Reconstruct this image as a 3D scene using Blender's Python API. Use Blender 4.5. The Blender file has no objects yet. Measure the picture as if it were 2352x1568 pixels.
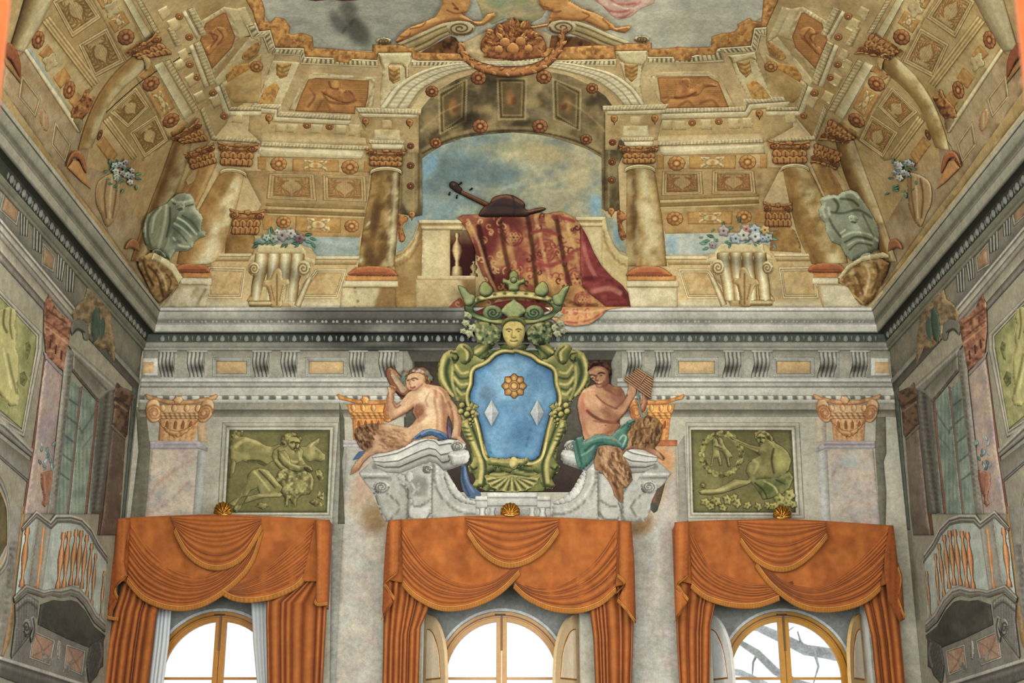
import bpy, math, random
import numpy as np
from mathutils.geometry import delaunay_2d_cdt
from mathutils import Vector

# ---------------------------------------------------------------- camera
FPX, TILT = 2958.0, math.atan(0.3282)      # focal length in pixels of the 2352 x 1568 frame, upward tilt
CAM = np.array((0.0, -17.0, 1.6))
sc = bpy.context.scene
cd = bpy.data.cameras.new('camera'); cam = bpy.data.objects.new('camera', cd)
sc.collection.objects.link(cam); sc.camera = cam
cam.location = CAM; cam.rotation_euler = (math.pi / 2 + TILT, 0, 0)
cd.sensor_width = 36.0; cd.lens = FPX * 36.0 / 2352.0; cd.clip_end = 400
cd.dof.use_dof = True; cd.dof.focus_distance = 17.2; cd.dof.aperture_fstop = 6.3
# ---------------------------------------------------------------- daylight
w = bpy.data.worlds.new('overcast_sky'); sc.world = w; w.use_nodes = True
w.node_tree.nodes['Background'].inputs[0].default_value = (0.93, 0.97, 1.0, 1)
w.node_tree.nodes['Background'].inputs[1].default_value = 1.5
def area_lamp(name, loc, rot, sx, sy, power, col=(0.88, 0.95, 1.0)):
    l = bpy.data.lights.new(name, 'AREA'); l.shape = 'RECTANGLE'; l.size = sx; l.size_y = sy
    l.energy = power; l.color = col
    o = bpy.data.objects.new(name, l); sc.collection.objects.link(o)
    o.location = loc; o.rotation_euler = rot
    return o
# tall windows of the unseen end of the hall, behind the camera
for k in (-3.2, 0.0, 3.2):
    area_lamp('end_window_daylight', (k, -22.9, 4.2), (math.radians(97), 0, 0), 2.2, 6.4, 800)
for k in (-19.0, -15.5, -12.0, -8.5):  # added fill lamps along the long walls, which have no openings
    area_lamp('side_fill_light', (-4.9, k, 3.6), (math.radians(90), 0, math.radians(-90)), 1.8, 4.6, 520)
    area_lamp('side_fill_light', (5.0, k, 3.6), (math.radians(90), 0, math.radians(90)), 1.8, 4.6, 520)
sc.view_settings.view_transform = 'Standard'; sc.view_settings.look = 'None'
sc.view_settings.exposure = -0.3; sc.view_settings.gamma = 1.0
sc.view_settings.use_curve_mapping = False
sc.cycles.max_bounces = 6; sc.cycles.diffuse_bounces = 2; sc.cycles.glossy_bounces = 2; sc.cycles.transmission_bounces = 4

# ---------------------------------------------------------------- room measures
XL, XR, YB, Z0, RUN, RISE = -5.124, 5.236, -23.0, 7.55, 3.0, 2.9
ct, st = math.cos(TILT), math.sin(TILT)

def rays(uv):
    uv = np.asarray(uv, float).reshape(-1, 2)
    a = (uv[:, 0] - 1176.0) / FPX; b = (784.0 - uv[:, 1]) / FPX
    return np.stack([a, ct - b * st, st + b * ct], 1)

def inside(P, off):
    x, y, z = P[:, 0], P[:, 1], P[:, 2]
    d = np.minimum(np.minimum(x - XL - off, XR - off - x), -off - y)
    r = RUN - off; h = RISE - off
    e = np.clip((r - np.clip(d, 0, None)) / r, 0, 1)
    return (d > 0) & (z - Z0 < h * np.sqrt(1 - e * e) + np.where(z < Z0, 99, 0))

def hit(uv, off=0.0, plane=None):
    """where the sight line of a traced point meets the room shell (off metres proud of it), or a plane y = const"""
    D = rays(uv); off = np.broadcast_to(np.asarray(off, float), (len(D),))
    if plane is not None:
        t = (plane - off - CAM[1]) / D[:, 1]
        return CAM + D * t[:, None]
    lo = np.full(len(D), 3.0); hi = np.full(len(D), 60.0)
    for _ in range(27):
        m = (lo + hi) / 2; ok = inside(CAM + D * m[:, None], off)
        lo = np.where(ok, m, lo); hi = np.where(ok, hi, m)
    return CAM + D * lo[:, None]

# ---------------------------------------------------------------- colour
def C(h):
    if not isinstance(h, str): return np.asarray(h, float)
    return np.array([int(h[i:i + 2], 16) for i in (0, 2, 4)]) / 255.0
def lin(s):
    s = np.clip(s, 0, 1); return np.where(s <= 0.04045, s / 12.92, ((s + 0.055) / 1.055) ** 2.4)

def pts(s):
    if isinstance(s, str):
        return np.array([[float(q) for q in p.split(',')] for p in s.split()])
    return np.asarray(s, float)

def spline(P, closed=False, n=6):
    P = pts(P); N = len(P); out = []
    if N < 3: return P
    for i in range(N if closed else N - 1):
        if closed: a, b, c, d = P[i - 1], P[i], P[(i + 1) % N], P[(i + 2) % N]
        else: a, b, c, d = P[max(i - 1, 0)], P[i], P[i + 1], P[min(i + 2, N - 1)]
        for k in range(n):
            t = k / n
            out.append(0.5 * (2 * b + (c - a) * t + (2 * a - 5 * b + 4 * c - d) * t * t + (3 * b - a - 3 * c + d) * t ** 3))
    if not closed: out.append(P[-1])
    return np.array(out)

def resample(P, n):
    P = pts(P); L = np.r_[0, np.cumsum(np.hypot(*np.diff(P, axis=0).T))]
    if L[-1] == 0: return np.repeat(P[:1], n, 0)
    q = np.linspace(0, L[-1], n)
    return np.stack([np.interp(q, L, P[:, 0]), np.interp(q, L, P[:, 1])], 1)

def seg_dist(p, P, closed=True):
    """distance of points p to a polyline and the unit vector from its nearest point"""
    A = P if closed else P[:-1]; B = np.roll(P, -1, 0) if closed else P[1:]
    best = np.full(len(p), 1e9); nx = np.zeros((len(p), 2))
    for a, b in zip(A, B):
        ab = b - a; l2 = ab @ ab
        t = np.clip(((p - a) @ ab) / l2, 0, 1) if l2 > 0 else np.zeros(len(p))
        v = p - a - t[:, None] * ab; d = np.hypot(v[:, 0], v[:, 1])
        m = d < best; best[m] = d[m]; nx[m] = v[m]
    return best, nx / np.maximum(best, 1e-6)[:, None]

def in_poly(p, P):
    x, y = p[:, 0], p[:, 1]; r = np.zeros(len(p), bool)
    for (x0, y0), (x1, y1) in zip(P, np.roll(P, -1, 0)):
        if y0 == y1: continue
        r ^= ((y0 > y) != (y1 > y)) & (x < (x1 - x0) * (y - y0) / (y1 - y0) + x0)
    return r

_rs = np.random.RandomState(4); _tab = _rs.rand(64, 64)
def noise2(x, y):
    xi, yi = np.floor(x).astype(int), np.floor(y).astype(int); fx, fy = x - xi, y - yi
    fx = fx * fx * (3 - 2 * fx); fy = fy * fy * (3 - 2 * fy)
    g = lambda i, j: _tab[i % 64, j % 64]
    return (g(xi,yi) * (1 - fx) + g(xi + 1,yi) * fx) * (1 - fy) + (g(xi,yi + 1) * (1 - fx) + g(xi + 1,yi + 1) * fx) * fy

# the strokes of the fresco painter, laid on a painted shape as colour of its paint layer
def brush(col, uv, d, nv, ops):
    for op in ops or ():
        k = op[0]
        if k == 's':                    # stroke: points, width, colour, strength
            P = spline(op[1], n=4); m_ = np.all((uv > P.min(0) - op[2]) & (uv < P.max(0) + op[2]), 1)
            a = np.zeros(len(uv)); c = C(op[3])
            if not m_.any(): continue
            dd, _ = seg_dist(uv[m_], P, False)
            a[m_] = np.clip(1.6 - dd / op[2] * 1.6, 0, 1) ** 1.1 * (op[4] if len(op) > 4 else .85)
        elif k == 'e':                  # soft spot: u, v, ru, rv, degrees, colour, strength
            r = math.radians(op[5]); x, y = uv[:, 0] - op[1], uv[:, 1] - op[2]
            X, Y = (x * math.cos(r) + y * math.sin(r)) / op[3], (-x * math.sin(r) + y * math.cos(r)) / op[4]
            q = np.sqrt(X * X + Y * Y); a = np.clip(1.5 - 1.5 * q,0,1); a = a * a * (3 - 2 * a) * (op[7] if len(op) > 7 else .8); c = C(op[6])
        elif k == 'g':                  # blend along a line: u0,v0,u1,v1, [(t, colour)], strength
            q = np.array(op[1:5], float); v = q[2:] - q[:2]; t = ((uv - q[:2]) @ v) / (v @ v)
            T = [x[0] for x in op[5]]; K = np.array([C(x[1]) for x in op[5]])
            c = np.stack([np.interp(t,T,K[:,i]) for i in range(3)],1); a = np.full(len(uv),op[6] if len(op) > 6 else 1.0)
        elif k == 'm':                  # modelling: light (x, y), radius, light colour, dark colour, strength
            l = np.array(op[1], float); l /= np.hypot(*l)
            q = (-nv @ l) * np.clip(1 - d / op[2], 0, 1); st_ = op[5] if len(op) > 5 else .8
            a1 = np.clip(q, 0, 1)[:, None] * st_; a2 = np.clip(-q, 0, 1)[:, None] * st_
            col = col * (1 - a1) + C(op[3]) * a1; col = col * (1 - a2) + C(op[4]) * a2; continue
        elif k == 'r':                  # rim: width, colour, strength
            a = np.clip(1 - d / op[1], 0, 1) * (op[3] if len(op) > 3 else .8); c = C(op[2])
        elif k == 'n':                  # blotches: size px, colour, amount, seed
            x, y = uv[:, 0] / op[1] + op[4] * 7.3, uv[:, 1] / op[1] + op[4] * 3.1
            q = .6 * noise2(x, y) + .3 * noise2(x * 2.3, y * 2.3) + .1 * noise2(x * 5, y * 5)
            a = np.clip((q - .45) * 4, 0, 1) * op[3]; c = C(op[2])
        elif k == 'w':                  # veins / hatching: direction deg, period px, duty, colour, strength
            r = math.radians(op[1]); q = uv[:, 0] * math.cos(r) + uv[:, 1] * math.sin(r)
            a = (np.mod(q / op[2], 1) < op[3]) * op[5]; c = C(op[4])
        elif k == 'p':                  # filled patch: points, colour, strength, soft edge
            P = spline(op[1], True, 4) if len(op) > 5 and op[5] else pts(op[1])
            s_ = op[4] if len(op) > 4 else 2; dd, _ = seg_dist(uv, P); dd = np.where(in_poly(uv, P), dd, -dd)
            a = np.clip(.5 + dd / (2 * s_), 0, 1) * (op[3] if len(op) > 3 else 1); c = C(op[2])
        a = a[:, None]; col = col * (1 - a) + c * a
    return col

# ---------------------------------------------------------------- materials
def newmat(name):
    m = bpy.data.materials.new(name); m.use_nodes = True
    nt = m.node_tree; b = nt.nodes['Principled BSDF']; return m, nt, b
def painted(name, rough=.9, amt=.2, sizes=(1.1, 6.0, 60.0, 20.0), bump=.15, metal=0.0, sheen=0.0, spec=.25, sat=.88):
    """colour of the paint layer with plaster blotches, fine grain and relief"""
    m, nt, b = newmat(name); N = nt.nodes.new; L = nt.links.new
    at = N('ShaderNodeAttribute'); at.attribute_name = 'Col'
    geo = N('ShaderNodeNewGeometry'); cur = at.outputs['Color']
    for i, s in enumerate(sizes):
        n = N('ShaderNodeTexNoise'); n.inputs['Scale'].default_value = s; n.inputs['Detail'].default_value = 2.5
        L(geo.outputs['Position'], n.inputs['Vector'])
        r = N('ShaderNodeMapRange'); L(n.outputs['Fac'],r.inputs[0]); r.inputs[1].default_value = .3; r.inputs[2].default_value = .7
        k = amt * (1.0, .8, .7, .8)[i]
        r.inputs[3].default_value = 1 - k; r.inputs[4].default_value = 1 + k * .55
        mx = N('ShaderNodeMix'); mx.data_type = 'RGBA'; mx.blend_type = 'MULTIPLY'; mx.inputs[0].default_value = 1
        L(cur, mx.inputs[6]); L(r.outputs[0], mx.inputs[7]); cur = mx.outputs[2]
    hs = N('ShaderNodeHueSaturation'); hs.inputs['Saturation'].default_value = sat; L(cur,hs.inputs['Color']); cur = hs.outputs[0]
    L(cur, b.inputs['Base Color'])
    b.inputs['Roughness'].default_value = rough; b.inputs['Metallic'].default_value = metal
    b.inputs['Specular IOR Level'].default_value = spec
    if sheen: b.inputs['Sheen Weight'].default_value = sheen
    if bump:
        n = N('ShaderNodeTexNoise'); n.inputs['Scale'].default_value = 90; n.inputs['Detail'].default_value = 1.5
        L(geo.outputs['Position'], n.inputs['Vector'])
        bp = N('ShaderNodeBump'); bp.inputs['Strength'].default_value = bump; bp.inputs['Distance'].default_value = .01
        L(n.outputs['Fac'], bp.inputs['Height']); L(bp.outputs[0], b.inputs['Normal'])
    return m
M = {
    'fresco': painted('fresco_paint', bump=0),
    'stone': painted('weathered_stucco', amt=.18, bump=.3),
    'cloth': painted('orange_cloth', sat=1.0, amt=.16, sizes=(3, 14, 120), bump=.2, sheen=.1, rough=.85),
    'wood': painted('painted_wood', sat=1.0, amt=.1, rough=.5, bump=.05, spec=.4),
    'gold': painted('gilded_wood', sat=1.0, amt=.1, rough=.32, metal=.85, bump=.05, spec=.5),
    'plain': painted('limewash', amt=.12, bump=.1),
    'linen': painted('white_linen', amt=.04, bump=.1),
    'bark': painted('tree_bark', amt=.3, bump=.3),
    'oil': painted('glossy_paint', amt=.3, bump=.1, rough=.6),
}
def glassmat():
    m, nt, b = newmat('window_glass')
    b.inputs['Base Color'].default_value = (.97, .99, 1, 1); b.inputs['Roughness'].default_value = .02
    b.inputs['Transmission Weight'].default_value = 1; b.inputs['IOR'].default_value = 1.02
    return m
M['glass'] = glassmat()

# ---------------------------------------------------------------- objects
ORI, THINGS = {}, []
def mk(name, V, F, col, mat='fresco', parent=None, smooth=True, label=None, cat=None, group=None, kind=None):
    V = np.asarray(V,float); o0 = np.array([(V[:,0].min() + V[:,0].max()) / 2,(V[:,1].min() + V[:,1].max()) / 2,V[:,2].min()])
    me = bpy.data.meshes.new(name); me.from_pydata((V - o0).tolist(), [], F.tolist() if hasattr(F, 'tolist') else F)
    col = np.asarray(col, float)
    if col.ndim == 1: col = np.repeat(col[None], len(V), 0)
    if mat == 'fresco' and o0[2] > Z0 + .05: col = col * np.array((.995,.985,.905))      # the warmer palette of the vault
    if mat == 'fresco' and o0[2] < Z0 and (o0[0] < XL + .3 or o0[0] > XR - .3): col = col * .92 * 1.16 + .025      # long-wall paint lightened and greyed, making up for the weak light there
    ca = me.color_attributes.new('Col', 'FLOAT_COLOR', 'POINT')
    ca.data.foreach_set('color',np.c_[lin(col if mat in ('cloth','linen','wood','gold') else (col - .52) * 1.2 + .505),np.ones(len(V))].astype(np.float32).ravel())
    if smooth: me.polygons.foreach_set('use_smooth', np.ones(len(me.polygons), bool))
    me.materials.append(M[mat] if isinstance(mat, str) else mat)
    o = bpy.data.objects.new(name, me); sc.collection.objects.link(o)
    ORI[o] = o0; o.parent = parent; props(o, label, cat, group, kind)
    return o
def props(o, label=None, cat=None, group=None, kind=None):
    for k, v in (('label', label), ('category', cat), ('group', group), ('kind', kind)):
        if v: o[k] = v
def thing(name, label, cat, group=None, kind=None):
    o = bpy.data.objects.new(name, None); sc.collection.objects.link(o); o.empty_display_size = .2
    props(o, label, cat, group, kind); THINGS.append(o); return o
def settle():
    """put every Empty at the base of its thing and hang the parts from it"""
    kids = {}
    for o in ORI: kids.setdefault(o.parent, []).append(o)
    for t in THINGS:
        k = kids.get(t, [])
        if not k: continue
        P = np.array([ORI[o] for o in k]); ORI[t] = np.array([P[:, 0].mean(), P[:, 1].mean(), P[:, 2].min()])
    for o, p in ORI.items():
        o.location = p - (ORI[o.parent] if o.parent is not None else 0)

RK = .35                                         # how far the painted relief stands proud of the plaster
def height(d, relief, R, prof):
    q = np.clip(d / max(R, 1e-6), 0, 1)
    if prof == 'round': return relief * np.sqrt(np.clip(1 - (1 - q) ** 2, 0, 1))
    if prof == 'bevel': return relief * np.clip(q * 1.0, 0, 1)
    return relief * np.where(q > 0, 1.0, .6)

def piece(name,P,col,parent=None,off=.012,relief=.02,R=10,prof='round',res=6,ops=None,sm=False,holes=(),mat='fresco',
          plane=None, hfun=None, fine=(), **kw):
    """a traced shape standing proud of the surface it is painted on, rounded at its edges"""
    P = spline(P, True, 5) if sm else pts(P)
    def dens(Q):
        out = []
        for a, b in zip(Q, np.roll(Q, -1, 0)):
            n = max(1, int(math.ceil(np.hypot(*(b - a)) / res)))
            out += [a + (b - a) * k / n for k in range(n)]
        return np.array(out)
    if res <= 4.5: res = max(1.7, res * .72)
    raw = [P] + [spline(h, True, 5) if sm else pts(h) for h in holes]; loops = [dens(l) for l in raw]
    B = np.vstack(loops); mn, mx = loops[0].min(0), loops[0].max(0)
    gx = np.arange(mn[0], mx[0], res); gy = np.arange(mn[1], mx[1], res * .866)
    G = np.stack(np.meshgrid(gx, gy), -1); G[1::2, :, 0] += res / 2; G = G.reshape(-1, 2)
    G = G + (_rs.rand(*G.shape) - .5) * res * .15
    keep = in_poly(G, raw[0])
    for h in raw[1:]: keep &= ~in_poly(G, h)
    G = G[keep]
    for fu, fv, fr, fs_ in fine:
        G = G[np.hypot(G[:, 0] - fu, G[:, 1] - fv) > fr]
        a_, b_ = np.meshgrid(np.arange(fu - fr, fu + fr, fs_), np.arange(fv - fr, fv + fr, fs_)); a_[1::2] += fs_ / 2
        g_ = np.stack([a_.ravel(),b_.ravel()],1); g_ = g_[(np.hypot(g_[:,0] - fu,g_[:,1] - fv) < fr) & in_poly(g_,raw[0])]; G = np.vstack([G,g_])
    if len(G):
        dd = np.min([seg_dist(G, l)[0] for l in raw], 0); G = G[dd > res * .45]
    A = np.vstack([B, G]) if len(G) else B
    E = []; k = 0
    for l in loops:
        E += [(k + i, k + (i + 1) % len(l)) for i in range(len(l))]; k += len(l)
    vs, es, fs, *_ = delaunay_2d_cdt([Vector((a, -b)) for a, b in A], E, [], 0, 1e-5)
    A = np.array([(v.x, -v.y) for v in vs]); F = np.array([f for f in fs if len(f) == 3])
    cen = A[F].mean(1); ok = in_poly(cen, raw[0])
    for h in raw[1:]: ok &= ~in_poly(cen, h)
    F = F[ok]
    a, b, c = A[F[:, 0]], A[F[:, 1]], A[F[:, 2]]
    area = (b[:, 0] - a[:, 0]) * -(c[:, 1] - a[:, 1]) + (b[:, 1] - a[:, 1]) * (c[:, 0] - a[:, 0])
    F = F[np.abs(area) > 1e-4]; area = area[np.abs(area) > 1e-4]
    F[area < 0] = F[area < 0][:, ::-1]
    ds, nvs = zip(*[seg_dist(A, l) for l in raw]); ds = np.array(ds); w_ = ds.argmin(0)
    d = ds.min(0); nv = np.array(nvs)[w_, np.arange(len(A))]
    H = off + height(d, relief, R, prof)
    if hfun is not None: H = H + hfun(A, d)
    V = hit(A, H * RK + 4e-6 * len(ORI) if plane is None else H, plane)
    colr = brush(np.repeat(C(col)[None], len(A), 0), A, d, nv, ops)
    # closed edge down to the wall
    cnt = {}
    for f in F.tolist():
        for i in range(3):
            e = (f[i], f[(i + 1) % 3]); cnt[e] = 1
    rim = [e for e in cnt if (e[1], e[0]) not in cnt]
    idx = sorted({i for e in rim for i in e}); mp = {v: len(A) + k for k, v in enumerate(idx)}
    V2 = hit(A[idx], -0.01 if plane is None else min(off - .02, 0.0), plane)
    Fs = F.tolist() + [[e[1], e[0], mp[e[0]], mp[e[1]]] for e in rim]
    return mk(name, np.vstack([V, V2]), Fs, np.vstack([colr, colr[idx]]), mat, parent, **kw)

def strip(name,A,B,prof,parent=None,ns=None,off=.012,res=8,sa=False,ops=None,mat='fresco',plane=None,mod=None,k=1.0,closed=False,**kw):
    """a moulding run between two traced lines; prof = [(t, height m, colour)] across"""
    A = spline(A) if sa else pts(A); B = spline(B) if sa else pts(B)
    if ns is None:
        L = max(np.hypot(*np.diff(A,axis=0).T).sum(),np.hypot(*np.diff(B,axis=0).T).sum()); ns = max(2,int(L / res) + 1)
        if len(A) == 2 and len(B) == 2 and ops is None and mod is None and plane is not None: ns = 2
    if len(A) == len(B) and len(A) > 2 and not sa:      # keep the corners of matched polylines
        per = [max(1, int(np.hypot(*(A[i + 1] - A[i])) / res)) for i in range(len(A) - 1)]
        f = lambda Q: np.vstack([np.linspace(Q[i],Q[i + 1],per[i],endpoint=False) for i in range(len(Q) - 1)] + [Q[-1:]])
        A, B = f(A), f(B); ns = len(A)
    else: A, B = resample(A, ns), resample(B, ns)
    T = np.array([p[0] for p in prof],float); H = np.array([p[1] for p in prof],float) * k; K = np.array([C(p[2]) for p in prof])
    for i in range(1, len(T)):
        if T[i] <= T[i - 1]: T[i] = T[i - 1] + 1e-3
    nt = len(T); UV = A[:, None] * (1 - T)[None, :, None] + B[:, None] * T[None, :, None]
    Hh = np.repeat(H[None], ns, 0) + off; Cc = np.repeat(K[None], ns, 0)
    if mod is not None:
        s = np.linspace(0, 1, ns)[:, None]; Hh, Cc = mod(s, T[None, :], Hh, Cc)
    uv = UV.reshape(-1,2); V = hit(uv,Hh.ravel() * RK + 4e-6 * len(ORI) if plane is None else Hh.ravel(),plane); Cc = Cc.reshape(-1,3)
    if ops:
        d = (np.minimum(T,1 - T)[None] * np.hypot(*(B - A).T)[:,None]).ravel(); Cc = brush(Cc,uv,d,np.zeros_like(uv),ops)
    I = np.arange(ns * nt).reshape(ns, nt)
    q = np.stack([I[:-1, :-1], I[:-1, 1:], I[1:, 1:], I[1:, :-1]], -1).reshape(-1, 4)
    ring = np.r_[I[0, :], I[1:, -1], I[-1, -2::-1], I[-2:0:-1, 0]]
    V2 = hit(uv[ring], -0.01 if plane is None else min(off - .02, 0.0), plane); n0 = len(V); m = len(ring)
    r2 = n0 + np.arange(m)
    side = np.stack([ring, r2, np.roll(r2, -1), np.roll(ring, -1)], -1)
    F = np.vstack([q, side])
    a, b, c = V[q[0, 0]], V[q[0, 1]], V[q[0, 2]]
    if np.dot(np.cross(b - a, c - a), CAM - a) < 0: F = F[:, ::-1]
    return mk(name, np.vstack([V, V2]), F, np.vstack([Cc, Cc[ring]]), mat, parent, **kw)

def quadmap(q):
    """unit square (x right, y down) to the traced quad: top-left, top-right, bottom-right, bottom-left"""
    q = pts(q)
    def f(p):
        p = np.asarray(p, float).reshape(-1, 2); x, y = p[:, :1], p[:, 1:]
        return q[0] * (1 - x) * (1 - y) + q[1] * x * (1 - y) + q[2] * x * y + q[3] * (1 - x) * y
    return f
def box(u0, v0, u1, v1): return [(u0, v0), (u1, v0), (u1, v1), (u0, v1)]
def mirror(P, s=2356.0):
    P = pts(P).copy(); P[:, 0] = s - P[:, 0]; return P[::-1]
def circ(u, v, ru, rv=None, n=20, rot=0.0, wob=0, lob=0):
    a = np.linspace(0, 2 * math.pi, n, endpoint=False); r = 1 + wob * np.cos(lob * a); rv = rv or ru
    x, y = ru * r * np.cos(a), rv * r * np.sin(a); q = math.radians(rot)
    return np.stack([u + x * math.cos(q) - y * math.sin(q), v + x * math.sin(q) + y * math.cos(q)], 1)

def solid_box(name, x0, x1, y0, y1, z0, z1, col, mat='plain', parent=None, **kw):
    V = [(x, y, z) for x in (x0, x1) for y in (y0, y1) for z in (z0, z1)]
    F = [(0, 1, 3, 2), (4, 6, 7, 5), (0, 4, 5, 1), (2, 3, 7, 6), (0, 2, 6, 4), (1, 5, 7, 3)]
    return mk(name, V, F, C(col), mat, parent, smooth=False, **kw)
def W(u, v, y):
    return hit([(u, v)], 0, y)[0]

def z(key, P):
    """tracing sheets: enlarged 600 x 400 views of the photograph, 2352 wide"""
    return pts(P) / 3.92 + np.array([dict(a=0,b=580,c=1160,d=1752)[key[0]],dict(zip('0123',(0,380,780,1168)))[key[1]]])
def zops(key, ops):
    out = []
    for o in ops:
        o = list(o)
        if o[0] in 'sp': o[1] = z(key, o[1])
        if o[0] == 'e': o[1:3] = list(z(key, [(o[1], o[2])])[0]); o[3] /= 3.92; o[4] /= 3.92
        if o[0] == 'g': o[1:3] = list(z(key, [(o[1], o[2])])[0]); o[3:5] = list(z(key, [(o[3], o[4])])[0])
        if o[0] == 's': o[2] = max(o[2] / 3.92, 2.5) * 1.15
        out.append(tuple(o))
    return out

def fur(poly, ang, n, ln, cols, seed=1, key=None, w_=2.6, a=.6):
    """short hair strokes scattered over a patch"""
    P = pts(poly); r = random.Random(seed); mn, mx = P.min(0), P.max(0); out = []
    while len(out) < n:
        p = np.array([r.uniform(mn[0], mx[0]), r.uniform(mn[1], mx[1])])
        if not in_poly(p[None], P)[0]: continue
        q = math.radians(ang + r.uniform(-28, 28)); d = np.array([math.cos(q), math.sin(q)]) * ln * r.uniform(.6, 1.3)
        out.append(('s', [p - d / 2, p + np.array([-d[1], d[0]]) * .12, p + d / 2], w_, r.choice(cols), a))
    return out
# ================================================================ the shell of the hall
def zof(v, y): return W(1176, v, y)[2]
Y_WIN = .42
WINC = [500.0, 1152.0, 1806.0]; WX = [W(u, 1556, Y_WIN)[0] for u in WINC]; WZ = zof(1557, Y_WIN)
OPEN_HW, OPEN_TOP, OPEN_BOT = 1.02, zof(1338, 0.0), .35
def wall_front():
    xs = [XL] + [x for c in WX for x in (c - OPEN_HW, c + OPEN_HW)] + [XR]; zs = [0, OPEN_BOT, OPEN_TOP, Z0 + .2]
    V = [(x, 0, z) for z in zs for x in xs]; n = len(xs); F = []
    for j in range(3):
        for i in range(n - 1):
            if j == 1 and i % 2: continue
            F.append((j * n + i, j * n + i + 1, (j + 1) * n + i + 1, (j + 1) * n + i))
    V2 = [(x, .6, z) for x, y, z in V]; m = len(V)
    F2 = [tuple(m + q for q in f[::-1]) for f in F]
    return mk('wall_front', V + V2, F + F2, C('b3ac98'), 'fresco', kind='structure', smooth=False)
WF = wall_front()
def wall_side(name, x, s):
    V = [(x, 0.6, 0), (x, YB, 0), (x, YB, Z0 + .2), (x, 0.6, Z0 + .2)]; V += [(x + s * .5, y, z) for _, y, z in V]
    F = [(0, 1, 2, 3), (7, 6, 5, 4), (0, 4, 5, 1), (3, 2, 6, 7)]
    return mk(name, V, F if s < 0 else [f[::-1] for f in F], C('8f8874'), 'fresco', kind='structure', smooth=False)
WL = wall_side('wall_left', XL, -1); WR = wall_side('wall_right', XR, 1)
solid_box('floor', XL - .5, XR + .5, YB - .5, .6, -.2, 0, '6f6a60', 'plain', kind='structure')
def wall_back():
    xs = [XL, -4.3, -2.1, -1.1, 1.1, 2.1, 4.3, XR]; zs = [0, 1.0, 7.4, Z0 + .2]; n = len(xs)
    V = [(x, YB, z) for z in zs for x in xs]
    F = [(j * n + i + 1,j * n + i,(j + 1) * n + i,(j + 1) * n + i + 1) for j in range(3) for i in range(n - 1) if not (j == 1 and i % 2)]
    return mk('wall_back', V, F, C('b3ac98'), 'fresco', kind='structure', smooth=False)
wall_back()
def vault():
    ph = np.linspace(0, math.pi / 2, 65); c = RUN * (1 - np.cos(ph)); n = len(ph)
    xs = np.r_[XL + c, XR - c[::-1]]; ys = np.r_[-c, YB + c[::-1]]
    X, Y = np.meshgrid(xs, ys); i, j = np.meshgrid(np.arange(len(xs)), np.arange(len(ys)))
    k = np.minimum(np.minimum(i, len(xs) - 1 - i), np.minimum(j, len(ys) - 1 - j)); k = np.clip(k, 0, n - 1)
    Z = Z0 + RISE * np.sin(ph[k]); V = np.stack([X, Y, Z], -1).reshape(-1, 3)
    F = []; nx = len(xs)
    for b in range(len(ys) - 1):
        for a in range(nx - 1):
            q = [b * nx + a, b * nx + a + 1, (b + 1) * nx + a + 1, (b + 1) * nx + a]
            left, front = a < nx // 2, b < len(ys) // 2
            if left == front: F += [(q[0], q[1], q[2]), (q[0], q[2], q[3])]
            else: F += [(q[0], q[1], q[3]), (q[1], q[2], q[3])]
    return mk('ceiling', V, F, C('c0a878'), 'fresco', kind='structure')
VT = vault()

# ---------------------------------------------------------------- the moulded cornice under the vault, real stucco
def zp(v, p): return (p, zof(v, -p))
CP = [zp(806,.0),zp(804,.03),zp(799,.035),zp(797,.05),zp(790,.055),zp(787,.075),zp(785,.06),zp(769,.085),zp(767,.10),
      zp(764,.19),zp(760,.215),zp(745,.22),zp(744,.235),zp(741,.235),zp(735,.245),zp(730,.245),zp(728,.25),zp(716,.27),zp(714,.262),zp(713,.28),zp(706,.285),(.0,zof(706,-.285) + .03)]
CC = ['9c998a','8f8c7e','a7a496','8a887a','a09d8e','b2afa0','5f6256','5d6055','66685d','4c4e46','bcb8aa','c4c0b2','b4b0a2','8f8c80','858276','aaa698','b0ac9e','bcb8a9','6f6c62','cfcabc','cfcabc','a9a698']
def cornice(name, run, tint, stain=0):
    """run = list of (point(p) -> xy) stations"""
    P = np.array(CP); n = len(P); V, K = [], []
    for i, st_ in enumerate(run):
        for (p, z), c in zip(P, CC):
            x, y = st_(p); V.append((x, y, z)); c = C(c) * tint
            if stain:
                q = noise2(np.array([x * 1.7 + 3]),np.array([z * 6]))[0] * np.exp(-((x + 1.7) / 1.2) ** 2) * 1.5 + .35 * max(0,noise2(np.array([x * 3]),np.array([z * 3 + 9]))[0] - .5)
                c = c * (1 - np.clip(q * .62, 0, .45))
            K.append(c)
    F = [(i * n + j,(i + 1) * n + j,(i + 1) * n + j + 1,i * n + j + 1) for i in range(len(run) - 1) for j in range(n - 1)]
    return mk(name, V, F, np.array(K), 'stone', kind='structure', smooth=False)
xs = np.linspace(0, 1, 60)
T1 = cornice('trim_1', [(lambda p, q=q: (XL + p + q * (XR - XL - 2 * p), -p)) for q in xs], np.array((1, 1, 1)), 1)
side_run = lambda X, s: [(lambda p, q=q: (X + s * p, -p - q * (-YB - p))) for q in np.linspace(0, 1, 20)]
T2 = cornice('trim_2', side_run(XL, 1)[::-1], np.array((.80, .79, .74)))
T3 = cornice('trim_3', side_run(XR, -1), np.array((.80, .79, .74)))
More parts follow.
